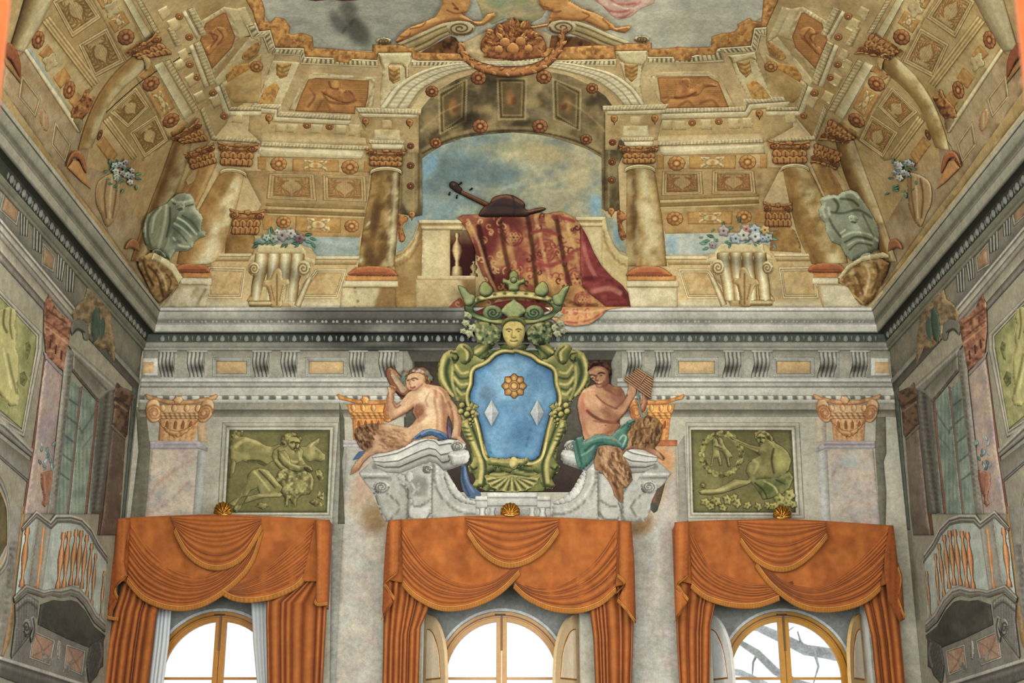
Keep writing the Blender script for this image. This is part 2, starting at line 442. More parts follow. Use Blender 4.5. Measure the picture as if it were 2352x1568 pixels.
def egg_mesh(name, col, w_, h_, dp, point=False):
    V, F = [], []; na, nb = 8, 4
    for b in range(nb):
        r = math.cos(b / (nb - 1) * 1.45); y = -dp * math.sin(b / (nb - 1) * math.pi / 2)
        for a in range(na):
            t = 2 * math.pi * a / na; z = math.sin(t); k = (1 - .35 * z) if not point else max(.12, .5 + .5 * z)
            V.append((w_ * r * k * math.cos(t), y, h_ * r * z))
    for b in range(nb - 1):
        for a in range(na):
            F.append((b * na + a, b * na + (a + 1) % na, (b + 1) * na + (a + 1) % na, (b + 1) * na + a))
    F.append(tuple((nb - 1) * na + a for a in range(na)))
    me = bpy.data.meshes.new(name); me.from_pydata(V, [], F)
    ca = me.color_attributes.new('Col', 'FLOAT_COLOR', 'POINT')
    ca.data.foreach_set('color', np.tile(np.r_[lin(C(col)), 1], len(V)).astype(np.float32))
    me.polygons.foreach_set('use_smooth', np.ones(len(me.polygons), bool)); me.materials.append(M['stone']); return me
ze, pe = zof(777, -.07), .075
eggF,dartF,beadF = egg_mesh('egg','8f9084',.035,.05,.03),egg_mesh('dart','83847a',.022,.045,.02,True),egg_mesh('bead','9c998c',.022,.022,.015)
def put(name, me, parent, loc, rz):
    o = bpy.data.objects.new(name, me); sc.collection.objects.link(o); o.parent = parent
    ORI[o] = np.array(loc, float); o.rotation_euler = (0, 0, rz)
nE = 60
for i in range(nE):
    x = XL + .2 + (XR - XL - .4) * (i + .5) / nE
    put('egg', eggF, T1, (x, -pe, ze), 0); put('dart', dartF, T1, (x + .084, -pe + .004, ze), 0)
for i in range(64):
    x = XL + .35 + (XR - XL - .7) * (i + .5) / 64; zb = zof(738, -.24)
    put('bead', beadF, T1, (x - .025, -.238, zb), 0); put('bead', beadF, T1, (x + .025, -.238, zb), 0)
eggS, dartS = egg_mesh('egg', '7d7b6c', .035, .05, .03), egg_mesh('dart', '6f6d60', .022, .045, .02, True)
for X, s, T, rz in ((XL, 1, T2, math.pi / 2), (XR, -1, T3, -math.pi / 2)):
    for i in range(30):
        y = -.25 - i * .17
        put('egg', eggS, T, (X + s * pe, y, ze), rz); put('dart', dartS, T, (X + s * (pe - .004), y - .085, ze), rz)

# ---------------------------------------------------------------- windows in their recesses
def prism(name, outer, inner, y0, y1, col, mat, parent, **kw):
    """a frame member between two lines in the (x, z) plane, from y0 (room side) to y1"""
    o, i = np.asarray(outer, float), np.asarray(inner, float); n = len(o)
    V = np.vstack([np.c_[o[:, 0], np.full(n, y0), o[:, 1]], np.c_[i[:, 0], np.full(n, y0), i[:, 1]],
                   np.c_[o[:, 0], np.full(n, y1), o[:, 1]], np.c_[i[:, 0], np.full(n, y1), i[:, 1]]])
    F = []
    for k in range(n - 1):
        F += [(k,n + k,n + k + 1,k + 1),(2 * n + k,2 * n + k + 1,3 * n + k + 1,3 * n + k),(k,k + 1,2 * n + k + 1,2 * n + k),(n + k,3 * n + k,3 * n + k + 1,n + k + 1)]
    F += [(0, 2 * n, 3 * n, n), (n - 1, 2 * n - 1, 4 * n - 1, 3 * n - 1)]
    return mk(name, V, F, C(col), mat, parent, smooth=False, **kw)
def arch(xc, r, zb, n=28, a0=0, a1=math.pi, zs=None):
    zs = WZ if zs is None else zs; a = np.linspace(a0, a1, n)
    P = [(xc + r * math.cos(t), zs + r * math.sin(t)) for t in a]
    return np.array([(xc + r, zb)] * (a0 == 0) + P + [(xc - r, zb)] * (a1 == math.pi))
RG = .727
def window(k, xc, wood, dark):
    w = bpy.data.objects.new('window_%d' % (k + 1),None); sc.collection.objects.link(w); THINGS.append(w); w['kind'] = 'structure'
    zb = OPEN_BOT; ry = Y_WIN
    hw, zt = OPEN_HW, OPEN_TOP
    # plastered recess: cheeks, soffit and the grey lunette round the arch
    for s in (-1, 1):
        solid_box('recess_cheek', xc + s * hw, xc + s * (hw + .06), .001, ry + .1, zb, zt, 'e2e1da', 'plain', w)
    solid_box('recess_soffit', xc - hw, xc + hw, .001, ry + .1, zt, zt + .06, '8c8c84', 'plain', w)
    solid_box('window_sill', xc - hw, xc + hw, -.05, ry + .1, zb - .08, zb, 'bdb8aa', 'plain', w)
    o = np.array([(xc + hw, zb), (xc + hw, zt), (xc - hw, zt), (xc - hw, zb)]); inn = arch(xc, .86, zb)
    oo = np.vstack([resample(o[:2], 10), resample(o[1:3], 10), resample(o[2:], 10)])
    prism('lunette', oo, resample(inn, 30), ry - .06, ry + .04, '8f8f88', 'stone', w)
    prism('chipped_plaster_edge', arch(xc, .895, zb), arch(xc, .862, zb), ry - .066, ry - .04, 'c9c8c0', 'stone', w)
    prism('frame', arch(xc, .87, zb), arch(xc, .785, zb), ry - .045, ry + .06, wood, 'wood', w)
    prism('frame_bead', arch(xc, .815, zb), arch(xc, .80, zb), ry - .055, ry - .04, dark, 'wood', w)
    m = .03
    for s in (-1, 1):                      # two casements meeting at the middle
        a = np.linspace(0, math.pi / 2 - .0, 16)
        O = np.array([(xc + s * .787, zb)] + [(xc + s * .787 * math.cos(t), WZ + .787 * math.sin(t)) for t in a])
        I = np.array([(xc + s * RG, zb + .1)] + [(xc + s * RG * math.cos(t), WZ + RG * math.sin(t)) for t in a])
        if s < 0: pass
        sash = prism('casement', O, I, ry - .02, ry + .05, wood, 'wood', w)
        prism('stile',[(xc + s * .004,zb),(xc + s * .004,WZ + .78)],[(xc + s * .07,zb),(xc + s * .07,WZ + .775)],ry - .03,ry + .05,wood,'wood',sash)
        prism('glazing_bar',[(xc + s * .06,WZ - .02),(xc + s * .74,WZ - .02)],[(xc + s * .06,WZ + .012),(xc + s * .74,WZ + .012)],ry - .015,ry + .035,wood,'wood',sash)
        # panes
        g = [(xc + s * .05,WZ)] + [(xc + s * .76 * math.cos(t),WZ + .76 * math.sin(t)) for t in np.linspace(0,math.pi / 2 - .07,14)]
        for P in (g, [(xc + s * .05, zb), (xc + s * .76, zb), (xc + s * .76, WZ), (xc + s * .05, WZ)]):
            V = [(x, y, z) for y in (ry + .01, ry + .016) for x, z in P]; n = len(P)
            F = [tuple(range(n)),tuple(range(2 * n - 1,n - 1,-1))] + [(i,i + n,(i + 1) % n + n,(i + 1) % n) for i in range(n)]
            mk('pane', V, F, C('ffffff'), 'glass', sash, smooth=False)
    lt = prism('espagnolette_bolt',[(xc - .012,WZ + .35),(xc - .012,WZ + .80)],[(xc + .012,WZ + .35),(xc + .012,WZ + .80)],ry - .05,ry - .03,dark,'wood',w,label='thin rod bolt down the middle of the window')
    prism('bolt_keeper',[(xc - .09,WZ + .80),(xc + .05,WZ + .80)],[(xc - .09,WZ + .825),(xc + .05,WZ + .825)],ry - .06,ry - .03,'3a2a18','wood',w)
    return w
WN = [window(0, WX[0], 'b8791f', '6f4a18'), window(1, WX[1], 'c9975a', '7a4f26'), window(2, WX[2], 'c08524', '6f4716')]
# panelled inner shutters folded back into the recess
def shutter(win, xc, s, wood, panel, ang):
    """hinged at the recess cheek, arched top edge towards the room"""
    hx = xc + s * .995; wd = .62
    prof = []; zb = OPEN_BOT
    for t in np.linspace(0, 1, 18): prof.append((t, WZ + .02 + .80 * math.sqrt(max(0, 1 - (1 - t) ** 2)) ** 1.0))
    # t = 0 at the free edge, 1 at the hinge
    ca, sa = math.cos(ang), math.sin(ang)
    def at(q, z, d): # q distance from hinge, d thickness offset
        return (hx - s * (q * ca) + s * d * sa, .40 - q * sa - .03 + d * ca * -1, z)
    top = [((1 - t) * wd, z) for t, z in prof]
    P = [(wd, zb)] + top + [(0.0, zb)]; n = len(P)
    V = [at(q, z, 0) for q, z in P] + [at(q, z, .045) for q, z in P]
    F = [tuple(range(n)),tuple(range(2 * n - 1,n - 1,-1))] + [(i,i + n,(i + 1) % n + n,(i + 1) % n) for i in range(n)]
    o = mk('shutter', V, F, C(wood), 'wood', win, smooth=False)
    # two sunk fields with dark gold edge mouldings
    k = .11
    inn = [(wd - k,WZ - .04)] + [((1 - t) * (wd - 2 * k) + k,WZ - .12 + (z - WZ) * .90) for t,z in prof[2:]] + [(k,WZ - .04)]
    for nm, e, c, d in (('field_moulding', 0, '9a611c', .052), ('field', .022, panel, .058)):
        c0 = np.mean(inn, 0); Q = [tuple(np.array(p) + (c0 - p) * (e / max(1e-6, np.hypot(*(c0 - p))))) for p in inn]
        m = len(Q); V = [at(q, z, .04) for q, z in Q] + [at(q, z, d) for q, z in Q]
        F = [tuple(range(m)),tuple(range(2 * m - 1,m - 1,-1))] + [(i,i + m,(i + 1) % m + m,(i + 1) % m) for i in range(m)]
        mk(nm, V, F, C(c), 'wood', o, smooth=False)
    for z1, z2 in ((WZ - .16, WZ - .9), (WZ - 1.0, zb + .1)):
        for nm, e, c, d in (('field_moulding', 0, '9a611c', .052), ('field', .022, panel, .058)):
            Q = [(wd - k - e, z2 + e), (wd - k - e, z1 - e), (k + e, z1 - e), (k + e, z2 + e)]
            V = [at(q, z, .04) for q, z in Q] + [at(q, z, d) for q, z in Q]
            F = [(0, 1, 2, 3), (7, 6, 5, 4)] + [(i, i + 4, (i + 1) % 4 + 4, (i + 1) % 4) for i in range(4)]
            mk(nm, V, F, C(c), 'wood', o, smooth=False)
    return o
shutter(WN[1], WX[1], -1, 'e0bf90', 'ecd6b4', 1.02); shutter(WN[1], WX[1], 1, 'e0bf90', 'ecd6b4', .98)  # colours lightened to imitate window light bounced onto the shutters
shutter(WN[2], WX[2], -1, 'e6e2d8', 'ece9e2', 1.2); shutter(WN[2], WX[2], 1, 'd9b070', 'e6d6bc', 1.0)
# ================================================================ painted architecture of the window wall
def struct(name):
    o = bpy.data.objects.new(name,None); sc.collection.objects.link(o); THINGS.append(o); o['kind'] = 'structure'; return o
def lu(v): return 331.5 - .097 * (v - 788)          # painted corner of the window wall
def ru(v): return 2043.5 + .095 * (v - 800)
def hband(name, v0, v1, u0, u1, prof, parent, **kw):
    a = lu if u0 is None else (lambda v: u0); b = ru if u1 is None else (lambda v: u1)
    return strip(name, [(a(v0), v0), (b(v0), v0)], [(a(v1), v1), (b(v1), v1)], prof, parent, **kw)
EN = struct('trim_4')
FR = [(0, .005, 'a39f8e'), (1, .005, 'aca793')]
for a, b in ((None, 932), (1418, None)):
    hband('frieze_ground', 806, 869, a, b, FR, EN, off=.006)
    hband('architrave',868,925,a,b,[(0,.03,'c6c4ba'),(.13,.03,'c6c4ba'),(.15,.02,'6f6c60'),(.2,.018,'a5a294'),(.28,.014,'b4b0a2'),(.36,.008,'76736a'),(.41,.012,'b9b5a6'),
        (.43,.012,'bcb8aa'),(.68,.012,'b9b4a4'),(.70,.012,'8f8c7e'),(.74,.018,'aaa698'),(.86,.018,'8c897c'),(.88,.012,'bbb7a8'),(1,.012,'b6b2a2')],EN,
        mod=lambda s,T,H,K: (H,np.where(((T > .72) & (T < .87))[...,None],K * (1 + .25 * np.sign(np.sin(s * 820))[...,None]),K)),res=4)
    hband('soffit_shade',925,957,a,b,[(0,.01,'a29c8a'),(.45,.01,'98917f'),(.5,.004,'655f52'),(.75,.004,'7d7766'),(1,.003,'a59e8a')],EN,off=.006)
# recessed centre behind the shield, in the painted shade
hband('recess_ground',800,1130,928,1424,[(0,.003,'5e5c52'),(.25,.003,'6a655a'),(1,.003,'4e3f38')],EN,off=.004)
for P,c in (('925,806 936,806 948,832 948,880 932,925 925,925','8f8b7c'),('1428,806 1416,806 1404,832 1404,880 1418,925 1428,925','8f8b7c')):
    piece('return_block', P, c, EN, relief=.012, prof='flat', off=.008)
strip('dark_panel',[(952,830),(1020,830)],[(952,905),(1020,905)],[(0,.004,'4a443c'),(1,.004,'5a463c')],EN,off=.008)
strip('dark_panel',[(1350,826),(1412,826)],[(1350,905),(1412,905)],[(0,.004,'4a443c'),(1,.004,'4f4a40')],EN,off=.008)
# scroll brackets of the frieze
def bracket(u0, u1, v0=808, v1=869, lean=-1):
    w_ = u1 - u0; sh = .16 * w_ * lean
    x = lambda t, v: u0 + w_ * t + (.0 if v < .1 else sh * math.sin((v - .1) * 5.2) * .45 - sh * .25 * v)
    vs = np.linspace(0,1,12); A = [(x(0,q),v0 + (v1 - v0) * q) for q in vs]; B = [(x(.86,q),v0 + (v1 - v0) * (q * .96)) for q in vs]
    prof = []
    for k in range(4):
        t = k / 4; prof += [(t + .005,.012,'5d5b50'),(t + .05,.03,'908d7f'),(t + .12,.045,'bdbaac'),(t + .20,.03,'a5a294'),(t + .245,.012,'615f54')]
    b_ = strip('console_bracket', A, B, prof, EN, off=.012, sa=True,
               mod=lambda s,T,H,K: (H * (1 - .5 * s),K * (1 - .55 * np.exp(-((s - .62) / .2) ** 2) * (.4 + .6 * T if lean < 0 else 1 - .5 * T))[...,None]))
    strip('bracket_cap',[(u0 - 2,v0 - 6),(u1 + 2,v0 - 6)],[(u0 - 2,v0 + 1),(u1 + 2,v0 + 1)],[(0,.03,'b5b2a4'),(.6,.04,'b9b6a8'),(1,.03,'7d7a6e')],EN,off=.012)
    strip('bracket_cheek',[(u1 - .13 * w_,v0 + 2),(u1 - .13 * w_ + sh * .2,v1 - 3)],[(u1 + 1,v0 + 2),(u1,v1 - 2)],[(0,.015,'8f8c7e'),(1,.01,'aeab9c')],EN,off=.01)
    piece('bracket_foot',[(u0 + .0 * w_ - sh * .2,v1 - 4),(u1 - .1 * w_,v1 - 4),(u1 - .14 * w_,v1 + 1),(u0 + .06 * w_,v1 + 1)],'b0ad9e',EN,relief=.02,R=3,res=4)
for u0, u1 in ((365, 405), (431, 474), (581, 622), (646, 687), (803, 843), (871, 915)): bracket(u0, u1)
for u0,u1 in ((1440,1479),(1504,1546),(1663,1707),(1729,1773),(1881,1927),(1955,1998)): bracket(u0,u1,lean=1)
def frieze_panel(u0, u1, v0=820, v1=864):
    o = box(u0, v0, u1, v1); i = box(u0 + 9, v0 + 10, u1 - 9, v1 - 7)
    strip('panel_frame',o + o[:1],i + i[:1],[(0,.002,'7c7a6e'),(.2,.02,'bbb8ab'),(.45,.012,'8f8d80'),(.6,.014,'b5b2a4'),(1,.002,'77756a')],EN,off=.012,res=20)
    strip('frieze_panel',i[:2],[i[3],i[2]],[(0,.002,'c49a62'),(.08,.002,'c8a672'),(1,.002,'c6a876')],EN,off=.016)
for u0, u1 in ((488, 575), (701, 797), (1550, 1650), (1776, 1871)): frieze_panel(u0, u1)
for u0, u1, k in ((328, 362, 0), (2001, 2044, 1)):
    strip('panel_frame',[(u0,820),(u1,820)],[(u0,864),(u1,864)],[(0,.01,'8a887b'),(.1,.015,'bbb8ab'),(.9,.015,'bbb8ab'),(1,.004,'7a786c')],EN,off=.008)
    strip('frieze_panel',[(u0 if not k else u0 + 9,831),(u1 - 9 if not k else u1,831)],[(u0 - 2 if not k else u0 + 9,857),(u1 - 9 if not k else u1,857)],[(0,.002,'c09a66'),(1,.002,'c4a674')],EN,off=.026)

# ---------------------------------------------------------------- pilasters with volute capitals
def capital(th, q, light, mid, dark, ga, hide=0):
    f = quadmap(q); S = lambda P: f(pts(P)); w_ = np.hypot(*(pts(q)[1] - pts(q)[0]))
    neck = piece('capital', S('.22,.42 .80,.42 .82,1 .20,1'), mid, th, off=.02, relief=.02, R=6, res=5,
                 ops=[('g', *S('.2,.7')[0], *S('.82,.7')[0], [(0, dark), (.15, light), (.7, light), (1, mid)], .6)] +
                 [('s', S('%g,.55 %g,.98' % (x, x)), 2.5, dark, .6) for x in np.linspace(.28, .76, 6)])
    for x in (.33, .46, .58, .70):
        piece('flute',S('%g,.66 %g,.60 %g,.56 %g,.60 %g,.66 %g,.74 %g,.74' % (x - .028,x - .022,x,x + .022,x + .028,x + .026,x - .026)),dark,neck,off=.042,relief=.006,R=3,res=4)
    echinus = piece('echinus',S('.14,.22 .86,.22 .82,.44 .18,.44'),light,neck,off=.03,relief=.03,R=8,res=5,ops=[('r',5,dark,.5),('s',S('.14,.43 .86,.43'),4,dark,.7)])
    for x in (.25, .42, .60, .76):
        if hide < 0 and x > .7 or hide > 0 and x < .4: continue
        piece('egg',f(circ(x,.305,.052,.085,14)),light,neck,off=.055,relief=.03,R=.045 * w_,res=4,ops=[('m',(1,-.6),9,'f0dcb0',dark,.9),('r',2.5,dark,.8)])
    strip('bead_band',S('.2,.40 .8,.40'),S('.2,.53 .8,.53'),[(0,.01,dark),(.12,.025,light),(.38,.03,light),(.5,.01,dark),(.58,.025,mid),(.9,.03,light),(1,.0,dark)],neck,off=.05,res=3,
          mod=lambda s, T, H, K: (H, K * (.62 + .38 * np.abs(np.sin(s * w_ * .42 + T * 2)))[..., None]))
    for s, x in ((-1, .13), (1, .87)):
        if hide == s: continue
        m = lambda P: [(x + (px - x) * -s if False else px, py) for px, py in P]
        a = np.linspace(0, 2.6 * 2 * math.pi, 46); r = .105 * (1 - a / a[-1]) + .012
        sp = np.stack([x + s * r * np.cos(a) * .95, .40 - r * np.sin(a) * 1.45], 1)
        o = [(x - s * .03,.10),(x + s * .07,.14),(x + s * .12,.28),(x + s * .115,.48),(x + s * .04,.60),(x - s * .06,.57),(x - s * .10,.42),(x - s * .08,.22)]
        piece('volute',f(o),light,neck,off=.06,relief=.05,R=14,res=4,sm=True,ops=[('m',(1,-.5),12,'ecd4a6',dark,.8),('s',f(sp),3.2,dark,.85),('r',2.5,dark,.7),('e',*f([(x,.40)])[0],5,6,0,light,.9)])
    ab = S('.0,.02 .03,.0 .12,.06 .3,.12 .5,.14 .7,.12 .88,.06 .97,.0 1,.05 .97,.12 .86,.15 .7,.21 .5,.235 .3,.21 .14,.15 .03,.12')
    if hide < 0: ab = S('.0,.02 .03,.0 .12,.06 .3,.12 .5,.14 .86,.13 .9,.2 .7,.22 .5,.235 .3,.21 .14,.15 .03,.12')
    if hide > 0: ab = S('.1,.15 .3,.12 .5,.14 .7,.12 .88,.06 .97,.0 1,.05 .97,.12 .86,.15 .7,.21 .5,.235 .3,.22 .1,.22')
    piece('abacus',ab,light,neck,off=.07,relief=.03,R=6,res=5,ops=[('r',4,dark,.55),('s',S('.05,.1 .3,.17 .5,.19 .7,.17 .95,.1'),2.2,dark,.55)])
    if not hide or hide < 0:
        piece('fleuron',f(circ(.46,.13,.07,.09,18,0,.14,6)),light,neck,off=.10,relief=.025,R=8,res=4,ops=[('m',(1,-.5),8,'f0dcb0',dark,.9),('r',2,dark,.7)])
    if ga:
        t = np.linspace(0,1,24); up = np.stack([.2 + .6 * t,.56 + .27 * np.sin(t * math.pi) ** .8],1); wd = .02 + .065 * np.sin(t * math.pi)
        o = np.vstack([np.stack([up[:,0],up[:,1] - wd * .6],1),np.stack([up[::-1,0],up[::-1,1] + wd[::-1] * (1 + .25 * np.cos(np.arange(24) * 2.4))],1)])
        rr = random.Random(5)
        piece('garland', f(o), mid, neck, off=.06, relief=.04, R=9, res=4, ops=[('m', (.8, -.8), 9, light, dark, .9)] +
              [('e',*f([(up[i,0] + rr.uniform(-.02,.02),up[i,1] + rr.uniform(-.03,.05))])[0],4.5,4.5,0,dark if i % 2 else light,.75) for i in range(2,23)] + [('r',2,dark,.7)])
    return neck
MARB = lambda q: [('n',46,'c9b29c',.7,3),('n',26,'b49a90',.55,9),('n',18,'a9b0a8',.4,17),('n',60,'d6c4a6',.5,31)] + q
def vein(P, c='9a7468', w=2.2, a=.5): return ('s', P, w, c, a)
# far left and far right
t = thing('pilaster', 'pilaster of pale pink marble with peach volute capital beside the bull relief', 'pilaster')
capital(t, [(332, 904), (503, 904), (470, 1013), (337, 1013)], 'd2aa76', 'c9995c', '96602c', True)
strip('side_face',[(455,1034),(443,1182),(440,1215)],[(476,1036),(464,1182),(461,1215)],[(0,.01,'b9b6ae'),(1,.006,'b0ada4')],t,off=.006)
strip('neck_side',[(452,962),(455,1014)],[(474,965),(477,1016)],[(0,.01,'c8a878'),(1,.01,'bda080')],t,off=.006)
piece('shaft', '349,1030 455,1030 443,1182 440,1215 330,1215 333,1182', 'bfb2a0', t, off=.012, relief=.02, R=6, res=7,
      ops=MARB([vein('338,1140 380,1095 452,1050','a8826c',4,.5),vein('345,1080 400,1050','b08a6c',3,.4),vein('340,1180 390,1150 440,1100','a87e74',3,.5),vein('350,1110 420,1080','c9a278',5,.4)]))
piece('necking','344,1012 455,1012 477,1027 477,1036 455,1030 344,1030','b5acac',t,off=.03,relief=.03,R=6,res=5,ops=[('s','346,1022 455,1022 477,1032',2,'7c6f70',.7),('g',0,1012,0,1032,[(0,'c6bfbd'),(1,'8f8586')],.4)])
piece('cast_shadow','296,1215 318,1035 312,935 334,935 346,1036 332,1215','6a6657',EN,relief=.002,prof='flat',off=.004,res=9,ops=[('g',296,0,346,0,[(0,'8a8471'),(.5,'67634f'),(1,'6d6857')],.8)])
t = thing('pilaster','pilaster of pale pink marble with peach volute capital beside the reclining nude relief','pilaster')
capital(t, [(1866, 904), (2026, 904), (2004, 1013), (1893, 1013)], 'd4ac7c', 'cb9a60', '99602e', True)
strip('side_face',[(1876,1037),(1887,1182),(1889,1215)],[(1900,1032),(1907,1182),(1909,1215)],[(0,.006,'b4b1aa'),(1,.01,'bab6ac')],t,off=.006)
strip('neck_side',[(1872,962),(1875,1016)],[(1896,960),(1898,1013)],[(0,.01,'bfae94'),(1,.01,'c2b49c')],t,off=.006)
piece('shaft','1899,1030 2006,1030 2020,1182 2023,1215 1909,1215 1907,1182','bcb09e',t,off=.012,relief=.02,R=6,res=7,
      ops=MARB([vein('1910,1150 1960,1090 1990,1050','a8907c',4,.4),vein('1930,1180 1985,1120 2012,1100','9a8478',2,.5),vein('1912,1090 1935,1065','8a7478',3,.5),('e',1950,1060,30,20,0,'a8b2b0',.6)]))
piece('necking','1874,1028 1896,1012 2010,1012 2010,1029 1898,1029 1875,1038','b3a9a9',t,off=.03,relief=.03,R=6,res=5,ops=[('s','1876,1033 1897,1021 2008,1021',2,'7c6f70',.7)])
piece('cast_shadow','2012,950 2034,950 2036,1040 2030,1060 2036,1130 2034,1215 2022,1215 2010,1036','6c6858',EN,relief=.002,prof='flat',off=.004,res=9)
# behind the two satyrs, running down between the curtains
t = thing('pilaster', 'pilaster with golden orange capital behind the satyr with the tambourine', 'pilaster')
capital(t, [(773, 904), (915, 904), (900, 1012), (790, 1012)], 'd59c40', 'c8862c', '93531a', False, -1)
piece('shaft','794,1024 960,1030 960,1215 888,1240 884,1600 768,1600 780,1330 788,1182','b9b2a2',t,off=.010,relief=.012,R=6,res=9,
      ops=[('n',60,'c3b6a0',.7,5),('n',34,'b5a096',.5,11),('n',24,'a9aea4',.45,19),('n',44,'c6bba4',.5,23),('e',840,1120,40,90,20,'b8926a',.55),('e',862,1190,46,50,20,'8a6a40',.75),('e',830,1090,20,70,0,'c49a84',.5),('s','800,1250 850,1290 880,1310',3,'a48e88',.4),('s','790,1400 840,1440 880,1500',3,'b09a90',.35)])
piece('necking','788,1010 840,1010 840,1026 788,1026','c2b9b4',t,off=.03,relief=.02,R=5,res=5,ops=[('s','789,1018 840,1018',2,'8a7c78',.6)])
t = thing('pilaster', 'pilaster with golden orange capital behind the satyr with the panpipes', 'pilaster')
capital(t, [(1440, 904), (1574, 904), (1552, 1012), (1455, 1012)], 'd8a044', 'cc8a2c', '98541a', False, 1)
piece('shaft','1400,1022 1553,1022 1558,1182 1562,1330 1570,1600 1450,1600 1452,1260 1400,1215','b6b0a2',t,off=.010,relief=.012,R=6,res=9,
      ops=[('n',60,'c0b5a0',.7,6),('n',34,'b39e94',.5,12),('n',24,'a9aea4',.45,18),('e',1520,1060,44,60,0,'c98a4c',.85),('e',1500,1130,40,70,20,'c08a54',.6),('e',1470,1205,50,34,-30,'8a6438',.75),('s','1460,1380 1500,1420 1540,1440',3,'a89488',.35)])
piece('necking','1500,1010 1555,1010 1555,1024 1500,1024','b06a30',t,off=.03,relief=.02,R=5,res=5,ops=[('s','1500,1016 1555,1016',2,'7a4620',.6)])
# grey strips that edge the middle piers
for P,c in (('779,960 792,960 789,1190 784,1330 772,1600 757,1600 760,1330 764,1190','a3a193'),('1556,1024 1572,1000 1580,1190 1586,1215 1560,1215','9c9686')):
    piece('pier_edge',P,c,EN,relief=.006,prof='flat',off=.004,res=10,ops=[('g',757,0,792,0,[(0,'b0aea2'),(.5,'8f8d80'),(1,'a9a799')],.4)] if c == 'a3a193' else None)
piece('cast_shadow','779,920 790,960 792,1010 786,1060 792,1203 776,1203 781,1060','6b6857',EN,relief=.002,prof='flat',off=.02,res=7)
# white reveal of the wall right of the last curtain
# ================================================================ orange curtains, valances and gilded shells
ORG, ODK, OLT, FRG = C('a95e29'), C('743512'), C('bd743a'), C('ac6c2c')  # ODK and OLT are the painted fold shade and fold light
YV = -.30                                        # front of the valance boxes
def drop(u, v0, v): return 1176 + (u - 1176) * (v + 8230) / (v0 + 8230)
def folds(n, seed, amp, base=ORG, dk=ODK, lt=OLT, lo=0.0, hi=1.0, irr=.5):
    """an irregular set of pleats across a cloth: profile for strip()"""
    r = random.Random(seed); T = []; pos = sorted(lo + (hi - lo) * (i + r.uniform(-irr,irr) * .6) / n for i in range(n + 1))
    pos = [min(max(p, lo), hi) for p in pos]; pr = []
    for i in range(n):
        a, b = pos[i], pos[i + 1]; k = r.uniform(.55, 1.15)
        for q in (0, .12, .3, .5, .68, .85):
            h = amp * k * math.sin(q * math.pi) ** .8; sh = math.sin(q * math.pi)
            c = dk * (1 - sh) + (base * .55 + lt * .45) * sh  # fold shade put into the colour: valleys darker, ridges lighter
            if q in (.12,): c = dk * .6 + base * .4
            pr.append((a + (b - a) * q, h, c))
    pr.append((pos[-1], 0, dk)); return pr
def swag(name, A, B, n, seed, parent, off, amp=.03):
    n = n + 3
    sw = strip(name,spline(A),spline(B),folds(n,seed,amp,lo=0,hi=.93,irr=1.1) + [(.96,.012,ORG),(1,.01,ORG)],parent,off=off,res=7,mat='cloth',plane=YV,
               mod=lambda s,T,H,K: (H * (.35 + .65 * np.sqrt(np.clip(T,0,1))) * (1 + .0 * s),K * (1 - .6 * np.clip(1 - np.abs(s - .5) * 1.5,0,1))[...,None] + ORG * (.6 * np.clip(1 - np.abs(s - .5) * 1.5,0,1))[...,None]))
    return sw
def fringe(A, parent, off, wd=13, seed=0):
    A = spline(A); d = np.gradient(A, axis=0); nrm = np.stack([-d[:, 1], d[:, 0]], 1); nrm /= np.hypot(*nrm.T)[:, None]
    nrm = nrm * .35 + np.array([0, .65]); nrm /= np.hypot(*nrm.T)[:, None]
    B = A + nrm * wd
    return strip('fringe',A,B,[(0,.018,C('c98f4c')),(.16,.02,C('c98c48')),(.2,.008,C('96561c')),(.24,.008,FRG),(.8,.006,FRG * .95),(1,.002,FRG * .8)],parent,off=off,res=2.5,mat='cloth',plane=YV,
                 mod=lambda s,T,H,K: (H + np.where(T > .22,.004 * np.sin(s * len(A) * 9.0),0),K * np.where(T > .22,1 + .08 * np.sin(s * len(A) * 9.0),1)[...,None]))
def curtain_set(lab, zz):
    va = thing('valance', zz['label'], 'valance')
    x0, x1 = W(zz['top'][0][0], zz['top'][0][1], YV)[0], W(zz['top'][-1][0], zz['top'][-1][1], YV)[0]
    zt = min(W(p[0], p[1], YV)[2] for p in (zz['top'][0], zz['top'][-1])); zb = zt - .42
    solid_box('pelmet_board', x0 + .01, x1 - .01, YV + .03, -.001, zt - .06, zt - .01, '9a5522', 'cloth', va)
    for xx in (x0,x1 - .03): solid_box('pelmet_return',xx,xx + .03,YV + .01,-.001,zt - 1.12,zt - .01,'9c4f1e','cloth',va)
    tp = spline(zz['top']); back = np.vstack([tp, pts(zz['back'])])
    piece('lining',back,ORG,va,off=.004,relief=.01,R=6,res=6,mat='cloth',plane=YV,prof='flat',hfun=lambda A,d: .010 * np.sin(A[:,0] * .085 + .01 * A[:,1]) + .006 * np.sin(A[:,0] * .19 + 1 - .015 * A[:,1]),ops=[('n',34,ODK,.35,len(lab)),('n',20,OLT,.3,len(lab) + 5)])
    for k, (nm, A, B, n, off, fr) in enumerate(zz['swags']):
        s_ = swag('swag', A, B, n, 11 * len(lab) + k, va, off)
        fringe(fr, s_, off + .006)
    for k, (P, zig) in enumerate(zz['jabots']):
        j = piece('jabot', P, ORG, va, off=.10, relief=.03, R=8, res=6, mat='cloth', plane=YV,
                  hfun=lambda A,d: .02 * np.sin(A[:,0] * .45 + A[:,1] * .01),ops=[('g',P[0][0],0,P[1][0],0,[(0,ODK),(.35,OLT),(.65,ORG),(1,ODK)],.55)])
        for q in zig: fringe(q, j, .135, 8)
    return va
